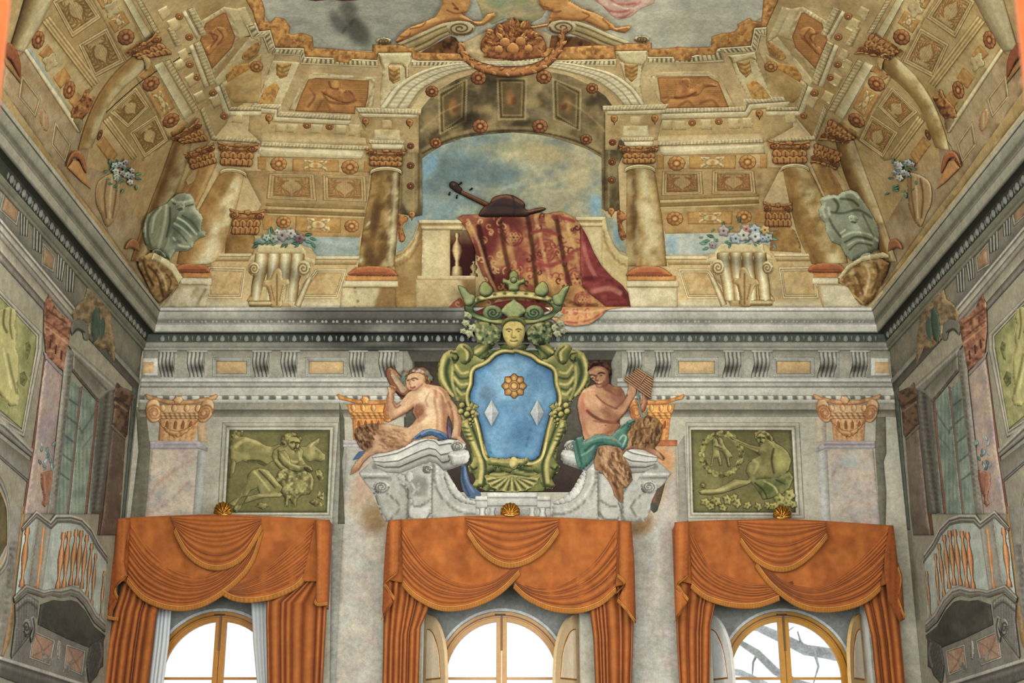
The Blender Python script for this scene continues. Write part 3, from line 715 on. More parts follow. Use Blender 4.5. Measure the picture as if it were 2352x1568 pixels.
def drape(lab, L, R_, n, seed, v0, narrow=None):
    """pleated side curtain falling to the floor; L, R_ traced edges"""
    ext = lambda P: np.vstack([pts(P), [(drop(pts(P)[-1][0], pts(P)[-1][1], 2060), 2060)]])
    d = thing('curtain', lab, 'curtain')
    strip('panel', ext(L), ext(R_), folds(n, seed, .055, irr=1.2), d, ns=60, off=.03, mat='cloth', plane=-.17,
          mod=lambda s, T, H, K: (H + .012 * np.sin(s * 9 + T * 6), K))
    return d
CL = dict(label='swagged orange valance over the window under the bull relief',top=[(268,1190),(400,1183),(515,1181),(620,1185),(757,1193)],
    back=[(752, 1335), (700, 1335), (640, 1360), (560, 1365), (500, 1355), (430, 1370), (330, 1345), (262, 1330)],
    swags=[('a',[(299,1196),(345,1262),(410,1312),(480,1318),(550,1270),(598,1200)],[(293,1325),(330,1366),(385,1388),(440,1388),(490,1368),(545,1325),(578,1280),(598,1215)],6,.03,[(293,1325),(330,1366),(385,1388),(440,1388),(490,1368),(545,1325),(578,1280),(600,1212)]),
           ('b',[(514,1350),(560,1335),(620,1295),(675,1245),(722,1200)],[(512,1356),(540,1368),(580,1371),(630,1362),(675,1342),(696,1325)],9,.02,[(512,1354),(540,1368),(580,1371),(630,1362),(675,1342),(694,1324)]),
           ('c',[(390,1186),(450,1183),(520,1183),(600,1189)],[(403,1215),(432,1266),(475,1296),(520,1296),(562,1268),(598,1208)],7,.075,[(403,1212),(432,1264),(475,1294),(520,1294),(562,1266),(599,1204)])],
    jabots=[([(269,1190),(299,1189),(290,1240),(284,1290),(293,1322),(268,1345),(271,1378),(252,1420),(245,1418),(255,1300),(266,1210)],[[(291,1322),(266,1348),(272,1370)],[(264,1376),(250,1396),(246,1412),(258,1416),(272,1418)]]),
            ([(723,1194),(758,1193),(752,1386),(724,1385),(728,1290)],[[(724,1375),(730,1384),(752,1382)]])])
CM = dict(label='swagged orange valance over the middle window under the shield',top=[(892,1194),(1000,1189),(1075,1184),(1180,1184),(1290,1188),(1450,1197)],
    back=[(1456,1340),(1420,1345),(1350,1380),(1290,1380),(1240,1366),(1186,1338),(1172,1330),(1120,1350),(1050,1378),(960,1345),(884,1330)],
    swags=[('a',[(1183,1334),(1240,1350),(1300,1338),(1370,1282),(1420,1202)],[(1180,1338),(1215,1368),(1268,1391),(1325,1396),(1375,1380),(1414,1350)],6,.02,[(1182,1338),(1215,1368),(1268,1391),(1325,1396),(1375,1380),(1414,1348)]),
           ('b',[(922,1202),(975,1285),(1050,1336),(1120,1336),(1170,1308),(1210,1276)],[(926,1332),(955,1362),(1005,1388),(1055,1390),(1105,1376),(1150,1350),(1190,1312),(1215,1280)],6,.045,[(926,1332),(955,1362),(1005,1388),(1055,1390),(1105,1376),(1150,1350),(1192,1308)]),
           ('c',[(1068,1186),(1120,1184),(1200,1186),(1285,1190)],[(1076,1216),(1108,1262),(1152,1291),(1195,1290),(1244,1262),(1282,1214)],7,.085,[(1076,1214),(1108,1260),(1152,1289),(1195,1288),(1244,1260),(1281,1212)])],
    jabots=[([(892,1194),(922,1192),(916,1312),(888,1338),(906,1370),(901,1386),(880,1420),(878,1400),(882,1300),(888,1215)],[[(914,1312),(886,1336),(890,1346),(907,1372)],[(902,1382),(882,1408),(878,1420)]]),
            ([(1421,1196),(1450,1197),(1457,1290),(1461,1432),(1450,1420),(1420,1376),(1434,1345),(1419,1318)],[[(1419,1318),(1436,1334),(1430,1346),(1418,1358)],[(1419,1374),(1440,1396),(1460,1424)]])])
CR = dict(label='swagged orange valance over the window under the reclining nude relief',top=[(1549,1199),(1620,1195),(1720,1192),(1800,1191),(1900,1196),(2044,1206)],
    back=[(2040,1340),(2000,1355),(1950,1378),(1880,1385),(1810,1350),(1740,1375),(1640,1355),(1548,1330)],
    swags=[('a',[(1583,1204),(1625,1288),(1695,1332),(1760,1340),(1820,1334)],[(1589,1338),(1625,1366),(1685,1383),(1740,1383),(1785,1368),(1822,1340)],6,.02,[(1589,1338),(1625,1366),(1685,1383),(1740,1383),(1790,1366)]),
           ('b',[(1742,1288),(1815,1340),(1895,1342),(1970,1290),(2042,1212)],[(1738,1290),(1775,1338),(1830,1380),(1885,1394),(1945,1388),(1990,1370),(2022,1342)],8,.045,[(1738,1290),(1775,1338),(1830,1380),(1885,1394),(1945,1388),(1990,1370),(2022,1342)]),
           ('c',[(1694,1194),(1760,1191),(1830,1193),(1897,1198)],[(1703,1236),(1735,1278),(1778,1301),(1820,1298),(1862,1268),(1898,1228)],7,.085,[(1703,1234),(1735,1276),(1778,1299),(1820,1296),(1862,1266),(1898,1224)])],
    jabots=[([(1550,1199),(1582,1196),(1581,1320),(1558,1340),(1582,1372),(1578,1386),(1551,1428),(1549,1300),(1546,1220)],[[(1581,1320),(1558,1340),(1562,1350),(1582,1374)],[(1578,1384),(1556,1412),(1552,1424)]]),
            ([(2030,1300),(2036,1240),(2044,1206),(2052,1206),(2062,1290),(2072,1320),(2078,1422),(2066,1428),(2040,1380)],[[(2064,1300),(2071,1330),(2066,1360)],[(2064,1372),(2072,1396),(2079,1414)]])])
curtain_set('l', CL); curtain_set('mm', CM); curtain_set('rrr', CR)
drape('pleated orange curtain beside the painted balcony under the bull relief',[(284,1330),(262,1400),(246,1480),(236,1568)],[(372,1380),(361,1410),(352,1480),(341,1568)],7,3,1330)
drape('pleated orange curtain between the bull relief window and the grey pier',[(700,1320),(612,1380),(611,1420),(614,1568)],[(752,1330),(751,1390),(748,1450),(742,1568)],8,4,1330)
drape('pleated orange curtain of the middle window under the tambourine satyr',[(884,1320),(879,1400),(878,1480),(876,1568)],[(1000,1360),(985,1396),(966,1440),(962,1568)],8,5,1330)
drape('pleated orange curtain of the middle window under the panpipe satyr',[(1330,1350),(1348,1398),(1357,1460),(1362,1568)],[(1456,1330),(1458,1400),(1456,1480),(1453,1568)],8,6,1330)
drape('pleated orange curtain beside the window with bare branches, near the middle pier',[(1550,1330),(1552,1400),(1555,1480),(1560,1568)],[(1668,1360),(1650,1390),(1640,1430),(1637,1568)],8,7,1330)
drape('pleated orange curtain at the corner, beside the window with bare branches',[(1965,1360),(1985,1395),(2001,1460),(2012,1568)],[(2062,1300),(2068,1400),(2074,1480),(2082,1568)],7,8,1330)
# white linen strips that hang inside the first window
for lab,L,R_ in (('narrow white linen curtain beside the first window, next to the painted balcony',[(364,1370),(352,1480),(342,1568)],[(396,1370),(388,1480),(376,1568)]),
                   ('narrow white linen curtain of the first window, next to the grey pier',[(576,1370),(582,1480),(590,1568)],[(614,1370),(615,1480),(618,1568)])):
    ext = lambda P: np.vstack([pts(P), [(drop(pts(P)[-1][0], 1568, 2030), 2030)]])
    d = thing('sheer_curtain', lab, 'curtain')
    strip('panel',ext(L),ext(R_),folds(4,3,.03,C('d9dad6'),C('c4c6c3'),C('e2e3e0')),d,ns=40,off=.01,mat='linen',plane=.12)
# gilded scallop shells on the valances
def shell(lab, u, v, w_, h_):
    a = np.linspace(math.radians(200), math.radians(-20), 31)
    k = 1 + .04 * np.cos((a - a[0]) / (a[0] - a[-1]) * 2 * math.pi * 9 + math.pi)
    P = [(u + w_ * .5 * q * math.cos(t), v + h_ * .26 - h_ * .76 * q * math.sin(t)) for t, q in zip(a, k)]
    P += [(u + w_ * .26, v + h_ * .56), (u, v + h_ * .62), (u - w_ * .26, v + h_ * .56)]
    t = thing('gilded_shell', lab, 'ornament')
    def hf(A, d):
        th = np.arctan2(-(A[:,1] - (v + h_ * .45)),A[:,0] - u); r = np.hypot(A[:,0] - u,A[:,1] - v - h_ * .45) / h_
        return .03 * np.abs(np.cos(th * 5.5)) * np.clip(r * 2, 0, 1) + .04 * np.clip(1 - r, 0, 1)
    piece('scallop', P, 'c8933c', t, off=.01, relief=.03, R=5, res=2.2, mat='gold', plane=-.26, hfun=hf,
          ops=[('s',[(u,v + h_ * .45),(u + w_ * .55 * math.cos(q),v + h_ * .45 - h_ * .95 * math.sin(q))],1.5,'6b3f12',.8) for q in np.linspace(.25,2.9,9)])
    strip('volute_foot',[(u - w_ * .34,v + h_ * .46),(u + w_ * .34,v + h_ * .46)],[(u - w_ * .22,v + h_ * .66),(u + w_ * .22,v + h_ * .66)],[(0,.02,C('a87528')),(.5,.05,C('d8a850')),(1,.02,C('8a5a1c'))],t,off=.03,mat='gold',plane=-.26)
shell('gilded scallop shell below the bull relief', 512, 1166, 43, 28)
shell('gilded scallop shell under the white pedestal of the shield', 1172, 1168, 46, 28)
shell('gilded scallop shell below the reclining nude relief', 1797, 1174, 44, 28)
# ================================================================ the white scrolled pedestal, the shield and the two satyrs
GR, GD, GL = 'b3b0a4', '5a5850', 'd8d5ca'
def pz(name, key, P, col, parent, ops=(), **kw): return piece(name, z(key, P), col, parent, ops=zops(key, ops), **kw)
# ---------------------------------------------------------------- white pediment halves
def pediment(lab, mir):
    t = thing('scrolled_pediment', lab, 'pediment')
    f = (lambda P: mirror(P, 2366)) if mir else (lambda P: P)
    L = (1, -.6)
    def Q(nm, P, col, par=t, ops=(), **kw):
        o2 = []
        for o in zops('b2', ops):
            if o[0] == 's': o = ('s', f(o[1])[::1]) + o[2:]
            if o[0] == 'e' and mir: o = ('e', 2366 - o[1]) + o[2:]
            o2.append(o)
        return piece(nm, f(z('b2', P)), col, par, ops=o2, **kw)
    Q('body','1110,1140 1500,1080 1640,1090 1760,1170 1740,1200 1760,1290 1800,1370 1860,1430 1950,1470 2040,1470 2040,1640 1200,1640 1150,1560 1125,1480 1105,1420 1065,1350 1060,1290 1090,1260',GR,off=.02,relief=.03,R=10,res=6,
      ops=[('m',L,12,GL,GD,.8),('n',40,'a29f92',.4,3),('s','1640,1120 1640,1260 1680,1380 1780,1500 1900,1560 2040,1570',9,GD,.6),('s','1665,1120 1665,1250 1700,1360 1800,1470 1900,1530 2040,1540',6,GL,.7),('s','1390,1640 1400,1400 1340,1300',16,'66645a',.8),('s','1620,1100 1610,1640',5,'605e55',.7),('s','1240,1620 1320,1500 1210,1380',8,'66645a',.7)])
    crown_ = strip('raking_cornice',f(z('b2','1075,1045 1180,1022 1300,990 1400,940 1500,890 1580,868 1640,880 1672,912 1760,896 1870,905')),f(z('b2','1110,1150 1190,1195 1330,1205 1440,1160 1530,1125 1600,1100 1660,1115 1720,1180 1790,1165 1935,1112')),
          [(0,.02,GL),(.1,.05,'cfccc2'),(.14,.045,'5a584f'),(.2,.04,'bdbab0'),(.42,.045,'c9c6bb'),(.46,.02,'4f4d45'),(.52,.03,'b3b0a4'),(.68,.02,'9b988c'),(.72,.01,'45433c'),(.8,.012,'a5a296'),(1,.002,'85837a')][:: 1],t,off=.05,res=5) if not mir else \
        strip('raking_cornice',f(z('b2','1075,1045 1180,1022 1300,990 1400,940 1500,890 1580,868 1640,880 1672,912 1760,896 1870,905'))[::-1],f(z('b2','1110,1150 1190,1195 1330,1205 1440,1160 1530,1125 1600,1100 1660,1115 1720,1180 1790,1165 1935,1112'))[::-1],
          [(0,.02,GL),(.1,.05,'cfccc2'),(.14,.045,'5a584f'),(.2,.04,'bdbab0'),(.42,.045,'c9c6bb'),(.46,.02,'4f4d45'),(.52,.03,'b3b0a4'),(.68,.02,'9b988c'),(.72,.01,'45433c'),(.8,.012,'a5a296'),(1,.002,'85837a')],t,off=.05,res=5)
    Q('end_block','955,1200 1075,1090 1110,1100 1130,1150 1230,1205 1270,1270 1060,1345 1010,1280','aaa79b',off=.045,relief=.03,R=6,res=5,ops=[('s','960,1205 1230,1215',6,GL,.8),('s','1000,1245 1250,1250',5,GD,.7),('s','1040,1290 1260,1275',5,'c4c1b6',.7),('e',1110,1140,50,40,0,'706e66',.8)])
    a = np.linspace(0, 2.3 * 2 * math.pi, 50); r = 1 - a / a[-1] * .86
    def vol(cx, cy, rx, ry, nm='volute', off=.08):
        P = f(z('b2',np.stack([cx + rx * np.cos(np.linspace(0,6.283,24,endpoint=False)),cy + ry * np.sin(np.linspace(0,6.283,24,endpoint=False))],1)))
        sp = f(z('b2', np.stack([cx + rx * .85 * r * np.cos(a), cy + ry * .85 * r * np.sin(a)], 1)))
        piece(nm,P,'c3c0b5',t,off=off,relief=.05,R=rx / 3.92 * .8,res=4,ops=[('m',L,rx / 3.92 * .7,GL,GD,.9),('s',sp,2.2,GD,.85)])
    vol(1850, 960, 72, 58); vol(1160, 1325, 75, 62)
    Q('baluster_end','1770,1010 1800,1000 1920,990 1950,1020 1952,1070 1920,1110 1800,1130 1770,1090 1760,1050','b9b6ab',off=.10,relief=.06,R=14,res=4,sm=True,ops=[('m',L,12,GL,GD,.9),('s','1770,1030 1860,1045 1945,1020',6,GL,.8)])
    br = Q('scroll_bracket','1300,1270 1290,1220 1330,1200 1380,1210 1430,1180 1490,1150 1520,1120 1580,1110 1620,1150 1620,1560 1600,1640 1410,1640 1400,1560 1430,1460 1390,1420 1400,1360 1360,1310','b2afa3',off=.055,relief=.03,R=8,res=5,
      ops=[('m',L,9,GL,GD,.8),('p','1400,1290 1480,1220 1560,1240 1590,1320 1560,1400 1440,1410','8f8c81',.9,3),('p','1400,1520 1440,1490 1500,1520 1590,1490 1600,1560 1560,1620 1440,1620 1400,1580','c9c6bb',.9,2),('s','1400,1560 1450,1620 1560,1610 1600,1540',7,GD,.7),('s','1410,1480 1500,1500 1600,1440',9,GD,.6),('s','1430,1290 1460,1340 1440,1390',8,'c9c6bb',.7),('s','1500,1290 1490,1360',8,'bdbab0',.7)])
    vol(1575, 1165, 48, 46, 'bracket_volute', .09)
    Q('bracket_ball','1370,1230 1400,1185 1440,1190 1450,1240 1420,1280 1380,1275','c0bdb2',par=br,off=.09,relief=.05,R=8,res=4,sm=True,ops=[('m',L,9,GL,GD,.9)])
    # garland of husks down the inner curve
    for i, q in enumerate(np.linspace(0, 1, 9)):
        c = spline(z('b2','1745,1215 1775,1290 1820,1370 1890,1430 1985,1465'),n=8); p = c[int(q * (len(c) - 1))]; p2 = c[min(int(q * (len(c) - 1)) + 2,len(c) - 1)]; p1 = c[max(int(q * (len(c) - 1)) - 2,0)]
        an = math.degrees(math.atan2(*(p2 - p1)[::-1])); k = 11.5 * (.65 + .5 * math.sin(q * math.pi))
        piece('husk',f(circ(p[0],p[1],k * 1.05,k * .78,12,an,.12,3)),'c2bfb4',t,off=.07,relief=.04,R=6,res=4,ops=[('m',L,7,GL,GD,.9)])
    return t
pediment('white scrolled pediment half that carries the satyr with the tambourine', False)
pediment('white scrolled pediment half that carries the satyr with the panpipes', True)
t = thing('pedestal', 'white stepped pedestal under the shield, between the two pediment halves', 'pedestal')
pr = [(0,.05,GL),(.12,.05,'c9c6bc'),(.16,.03,'8f8d82'),(.22,.03,'bfbcb1'),(.4,.028,'b9b6aa'),(.43,.018,'85837a'),(.5,.02,'bdbab0'),(1,.02,'a9a699')]
strip('step', [(1092, 1139), (1264, 1139)], [(1092, 1200), (1264, 1200)], pr, t, off=.03)
strip('block', [(1119, 1131), (1234, 1131)], [(1119, 1200), (1234, 1200)], pr, t, off=.055)
for u in (1108, 1131, 1222, 1246):
    strip('baluster',[(u - 9,1166),(u - 6,1175),(u - 10,1185),(u - 10,1200)],[(u + 9,1166),(u + 6,1175),(u + 10,1185),(u + 10,1200)],[(0,.0,'8f8d82'),(.3,.03,'c9c6bc'),(.6,.04,GL),(1,.0,'807e74')],t,off=.07)
# blue cloth hanging behind
pz('blue_cloth','b2','1880,1120 1920,1130 1935,1200 1960,1290 2050,1370 2060,1400 2000,1430 1940,1420 1890,1350 1870,1250','566a82',t,off=.03,relief=.03,R=8,res=4,ops=[('s','1890,1150 1900,1280 1950,1400',12,'3c4a60',.8),('s','1915,1150 1925,1250 1990,1370',8,'7f92a8',.7)])

# ---------------------------------------------------------------- the shield
CT = thing('heraldic_cartouche','crowned green and gold cartouche framing a blue shield with rosette and two lozenges','coat of arms')
FL, FM, FD, FX = 'cdb872', '7f7f4a', '3d4a34', '222c22'
fieldL = z('b2','2352,130 2270,125 2200,150 2140,205 2080,240 2000,282 1990,400 1960,480 1960,560 2030,700 2060,800 2090,950 2115,1040 2160,1080 2210,1095 2280,1070 2352,1062')
fieldR = z('c2','110,1060 220,1090 275,1075 310,1040 330,970 370,800 410,650 465,560 465,480 440,400 425,285 350,240 290,215 230,165 160,140 90,118')
field = np.vstack([fieldL, fieldR])
piece('shield',field,'6f98b2',CT,off=.05,relief=.05,R=45,res=6,ops=[('n',60,'8fb0c2',.7,2),('n',40,'5a86a6',.6,7),('e',1120,905,26,26,0,'6c7f90',.7),('e',1205,990,50,60,20,'5580a2',.6),('e',1150,870,50,40,0,'86aac0',.5),('r',14,'3b6282',.7),('s','1127,985 1126,1020 1130,1050',1.5,'3a5a70',.6),('s','1218,985 1208,1030',1.5,'3a5a70',.5)])
cen = np.array([1180.0, 935.0])
def grow(P, k): 
    d = np.gradient(np.vstack([P[-1:],P,P[:1]]),axis=0)[1:-1]; n = np.stack([d[:,1],-d[:,0]],1); n /= np.hypot(*n.T)[:,None]
    s_ = np.sign(np.sum(n * (P - cen), 1).mean()); return P + n * s_ * k
fs = spline(field, True, 3); fs = resample(np.vstack([fs, fs[:1]]), 150)[:-1]
o1 = grow(fs,13); strip('frame',np.vstack([o1,o1[:1]]),np.vstack([fs,fs[:1]]),[(0,.03,FX),(.15,.07,FM),(.35,.10,FL),(.55,.10,'cdb877'),(.75,.07,FM),(1,.02,FD)],CT,off=.06,ns=150,
      mod=lambda s, T, H, K: (H, K * (1 + .22 * np.sin(s * 44) * np.cos(T * 3))[..., None]))
LM = (-.4, -1)
gl = pts('1180,742 1125,747 1121,771 1089,787 1054,791 1026,807 1006,834 1003,856 1007,880 1026,902 1052,925 1050,941 1066,977 1074,1012 1082,1040 1078,1072 1093,1095 1089,1115 1117,1127 1180,1129')
piece('frame_ground',np.vstack([gl,mirror(gl[1:-1],2361)]),'5f6c40',CT,off=.02,relief=.045,R=14,res=5,holes=[grow(fs,2)[::3]],ops=[('m',LM,14,'9a9650',FX,.9),('n',22,FD,.7,3),('n',16,'8f8f50',.7,8),('s',grow(fs,30),4,FL,.5),('s',grow(fs,24),5,FX,.6),('s',grow(fs,40),4,FX,.5)])
def both(nm, key, P, col, ops=(), mirsum=2361, **kw):
    Q = z(key, P); o = zops(key, ops); out = [piece(nm, Q, col, CT, ops=o, **kw)]
    o2 = []
    for x in o:
        if x[0] == 's': x = ('s', mirror(x[1], mirsum)) + x[2:]
        elif x[0] == 'p': x = ('p', mirror(x[1], mirsum)) + x[2:]
        elif x[0] == 'e': x = ('e', mirsum - x[1]) + x[2:]
        elif x[0] == 'm': x = ('m', (x[1][0], x[1][1])) + x[2:]
        o2.append(x)
    out.append(piece(nm, mirror(Q, mirsum), col, CT, ops=o2, **kw)); return out
# side scrolls
both('side_scroll','b2','1850,90 1780,85 1720,120 1685,190 1668,280 1670,370 1700,420 1745,460 1780,500 1830,560 1900,590 1965,560 1950,470 1985,420 1985,340 2000,270 2080,235 2130,190 1990,130 1920,60',
     FM,off=.06,relief=.09,R=18,res=4,ops=[('m',LM,14,FL,FX,.95),('s','1730,150 1700,260 1720,380 1800,500',18,FL,.85),('s','1770,180 1745,280 1770,390 1840,500',22,FD,.85),('s','1830,230 1880,300 1940,290',13,FL,.8),('s','1820,290 1870,350 1950,340',13,FD,.8),('s','1820,340 1870,400 1940,395',13,FL,.8),('s','1820,390 1870,450 1930,440',13,FD,.8),('s','1840,440 1880,490 1930,480',13,FL,.8),('s','1800,240 1800,400 1850,540',14,FL,.6),('s','2000,275 1990,400 1960,500',14,FD,.7)])
both('lower_scroll','b2','1880,730 1950,700 2040,720 2060,800 2095,950 2130,1070 2210,1120 2190,1180 2130,1210 2120,1290 2090,1330 2010,1345 1980,1310 2010,1260 1990,1220 1950,1190 1935,1140 1970,1110 1990,1060 1960,960 1910,880 1875,800',
     FM,off=.06,relief=.09,R=18,res=4,ops=[('m',LM,14,FL,FX,.95),('s','1920,760 1960,870 2020,1000 2060,1120 2050,1280',20,FL,.85),('s','1960,740 2010,870 2060,1010 2100,1140 2080,1300',16,FD,.85),('s','1895,790 1940,800',8,FD,.8),('s','1905,830 1955,835',8,FD,.8),('s','1920,870 1970,870',8,FD,.8),('s','1940,910 1985,905',8,FD,.8),('s','2010,730 2060,900 2110,1050',9,FL,.7),('s','1960,1140 1985,1170 2020,1150',12,FX,.7)])
both('top_scroll','b2','1850,40 1900,20 1960,60 1990,130 1975,190 1920,230 1870,210 1850,150 1830,90',FM,off=.12,relief=.09,R=16,res=4,sm=True,ops=[('m',LM,14,FL,FX,.95),('s','1880,60 1930,110 1930,180',14,FL,.8),('s','1900,60 1960,120 1940,200',9,FD,.8)])
both('scroll_eye','b2','1790,100 1840,95 1870,140 1855,195 1815,220 1780,190 1775,140',FM,off=.13,relief=.06,R=12,res=4,sm=True,ops=[('m',LM,10,FL,FX,.9),('s','1800,120 1840,130 1850,170 1815,190 1800,160',7,FX,.9)])
both('crest_scroll','b2','1990,130 1985,60 2020,20 2080,0 2140,-60 2200,-90 2290,-80 2330,-20 2310,40 2352,50 2352,120 2260,100 2200,60 2140,90 2110,170 2060,190',FM,off=.08,relief=.08,R=12,res=4,ops=[('m',LM,12,FL,FX,.95),('s','2010,110 2090,50 2190,-30 2290,-30',18,FL,.85),('s','2040,150 2110,90 2200,20 2300,10',14,FD,.8),('s','2230,0 2260,30 2230,50 2200,20',8,FX,.8)])
# fruit bunches
for m_ in (0, 1):
    g = [(1885,590,30),(1945,625,28),(1875,645,30),(1930,670,30),(1985,655,26),(1960,720,20),(1985,690,18),(1960,755,15),(1985,735,14),(1970,780,12)]
    b_ = None
    for x, y, r in g:
        c = z('b2', [(x, y)])[0]; c[0] = 2361 - c[0] if m_ else c[0]
        piece('fruit',circ(c[0],c[1],r / 3.92,r / 3.92,14),'b3a35c',CT,off=.16,relief=.06,R=r / 3.92,res=3,ops=[('m',(-.5,-1),8,'d6c888',FX,.9),('r',1.8,FX,.6)])
    for P in ('1950,590 1975,550 1990,590 1965,630','2000,570 2040,600 2000,640 1975,620','2010,640 2045,670 2010,700 1990,670'):
        Q = z('b2',P); piece('leaf',mirror(Q,2361) if m_ else Q,'9a9556',CT,off=.17,relief=.03,R=5,res=3,ops=[('m',LM,6,FL,FX,.9)])
# bottom clasp and shell
pz('clasp','c2','-130,1060 0,1070 60,1060 150,1070 200,1060 215,1100 170,1140 100,1150 60,1200 0,1190 -60,1150 -150,1130 -170,1090',FM,CT,off=.14,relief=.06,R=10,res=4,sm=True,ops=[('m',LM,9,FL,FX,.9),('s','-120,1090 0,1100 150,1095',12,FL,.7),('s','-60,1130 60,1150 130,1120',9,FD,.8)])
piece('bead_drop',circ(1180,1062,11,14,16),FL,CT,off=.19,relief=.05,R=11,res=3,ops=[('m',LM,9,'d8c682',FX,.9)])
a = np.linspace(math.pi * 1.0, 2 * math.pi, 25)
sh = [(1176 + 62 * math.cos(q) * (1 + .04 * math.cos((q) * 18)),1092 - 34 * math.sin(q) * (1 + .04 * math.cos(q * 18)) + 4) for q in a] + [(1240,1088),(1215,1096),(1176,1090),(1138,1096),(1112,1088)]
piece('shell',sh,FM,CT,off=.12,relief=.05,R=14,res=4,ops=[('s',[(1176,1090),(1176 + 62 * math.cos(q),1096 - 36 * math.sin(q))],3.4,FD if i % 2 else FL,.85) for i,q in enumerate(np.linspace(math.pi * 1.04,math.pi * 1.96,17))] + [('r',5,FL,.7)])
# rosette and lozenges
ro = piece('rosette',circ(1181,886,27,27,48,0,.09,8),'b5853a',CT,off=.13,relief=.05,R=7,res=2.6,mat='oil',hfun=lambda A,d: .02 * np.cos(np.arctan2(A[:,1] - 886,A[:,0] - 1181) * 8) * np.clip(np.hypot(A[:,0] - 1181,A[:,1] - 886) / 20 - .4,0,1),
      ops=[('r',4,'6a4218',.8)] + [('s',[(1181 + 9 * math.cos(q),886 + 9 * math.sin(q)),(1181 + 26 * math.cos(q),886 + 26 * math.sin(q))],2,'5d3a14',.85) for q in np.arange(8) * math.pi / 4 + math.pi / 8] + [('e',1181 + 17 * math.cos(q),886 + 17 * math.sin(q),6,6,0,'d9ae62',.6) for q in np.arange(8) * math.pi / 4])
piece('rosette_ring',circ(1181,886,13,13,24),'c4934a',ro,off=.19,relief=.03,R=4,res=2.5,mat='oil',ops=[('r',2.5,'5d3a14',.8),('s',circ(1181,886,8,8,20),1.8,'5d3a14',.8)])
piece('rosette_boss', circ(1181, 886, 6, 6, 16), 'e0b868', ro, off=.225, relief=.03, R=6, res=2, mat='oil')
def lozenge(cu, cv, w_, h_):
    q = [(cu, cv - h_ / 2), (cu + w_ / 2, cv), (cu, cv + h_ / 2), (cu - w_ / 2, cv)]
    V = list(hit(q, .10)) + [hit([(cu + w_ * .06, cv - 1)], .17)[0]]
    V2 = []; K = []; F = []
    for i, c in enumerate(('b9bcba', 'a5a9a8', 'c3c5c2', 'd3d4cf')):
        j = (i + 1) % 4; k = len(V2); V2 += [V[i], V[j], V[4]]; K += [C(c)] * 3; F.append((k, k + 2, k + 1))
    mk('lozenge', np.array(V2), F, np.array(K), 'fresco', CT, smooth=False)
lozenge(1129, 948, 33, 60); lozenge(1234, 948, 31, 60)
# crown, above and in front of the cornice
PY = -.30
ring = piece('crown',circ(1179,706,113,40,60),FM,CT,off=.02,relief=.05,R=9,res=4,plane=PY,holes=[circ(1178,708,91,25,50)],
      ops=[('g',0,665,0,748,[(0,'c9b874'),(.25,FL),(.3,FD),(.42,'6b7a58'),(.62,FD),(.8,'8f9a6c'),(.92,'b9ac68'),(1,FD)],.85),('r',4,FX,.55)] + [('e',1179 + 101 * math.cos(q),706 + 33 * math.sin(q),7,4.5,0,FL if i % 2 else FX,.6) for i,q in enumerate(np.linspace(3.3,6.1,24))])
def fleuron(P, par=CT, off=.07, nm='crown_leaf'):
    return piece(nm,P,'8f9668',par,off=off,relief=.05,R=9,res=3.5,plane=PY,sm=True,ops=[('m',(-.3,-1),9,'c6bd84',FX,.95),('r',2,FX,.5)])
for P in ('1051,656 1068,660 1078,672 1092,680 1086,700 1070,702 1062,684','1100,672 1102,655 1112,645 1122,650 1132,664 1128,678 1112,682','1154,650 1156,638 1168,642 1170,628 1180,620 1190,628 1192,642 1204,638 1206,650 1194,656 1190,668 1170,668 1166,656',
          '1260,672 1258,655 1248,645 1238,650 1228,664 1232,678 1248,682','1309,656 1292,660 1282,672 1268,680 1274,700 1290,702 1298,684'):
    fleuron(pts(P))
fleuron(circ(1180, 643, 8, 8, 14), off=.12, nm='crown_bead')
for s in (0, 1):
    P = '1120,735 1108,720 1116,704 1134,700 1150,708 1154,724 1142,736'; P = pts(P); Q = mirror(P, 2358) if s else P
    c = Q.mean(0); a = np.linspace(0, 11, 40); r = 15 * (1 - a / 13)
    piece('curl',spline(Q,True,4),'6f7d58',CT,off=.03,relief=.06,R=12,res=3.5,plane=PY,ops=[('m',(-.3,-1),9,'c6bd84',FX,.95),('s',np.stack([c[0] + (1 - 2 * s) * r * np.cos(a),c[1] + r * .8 * np.sin(a)],1),2.4,FX,.8)])
    P = '1090,742 1110,738 1136,745 1150,760 1146,782 1128,792 1100,790 1092,772'; P = pts(P); Q = mirror(P,2360) if s else P
    piece('foliage',spline(Q,True,4),'6d7650',CT,off=.02,relief=.05,R=9,res=3.5,plane=PY,ops=[('m',(-.3,-1),9,'b9ad6a',FX,.95),('n',9,FX,.8,3 + s),('n',7,'c6bd84',.7,8 + s)])
    for x,y,r,k in ((1076,722,12,0),(1070,742,10,1),(1086,752,11,0),(1078,766,10,1),(1064,760,8,0)):
        x = 2358 - x if s else x
        piece('blossom',circ(x,y,r,r * .8,16,30 * k,.18,5),'a8a884',CT,off=.03,relief=.03,R=5,res=3,plane=PY,ops=[('m',(-.3,-1),6,'d8d2ac','4a5240',.9),('e',x,y,3,3,0,'6a6a40',.7)])
fleuron(pts('1150,716 1160,700 1172,692 1180,686 1188,692 1200,700 1210,716 1196,728 1188,740 1180,748 1172,740 1164,728'),off=.06,nm='palmette')
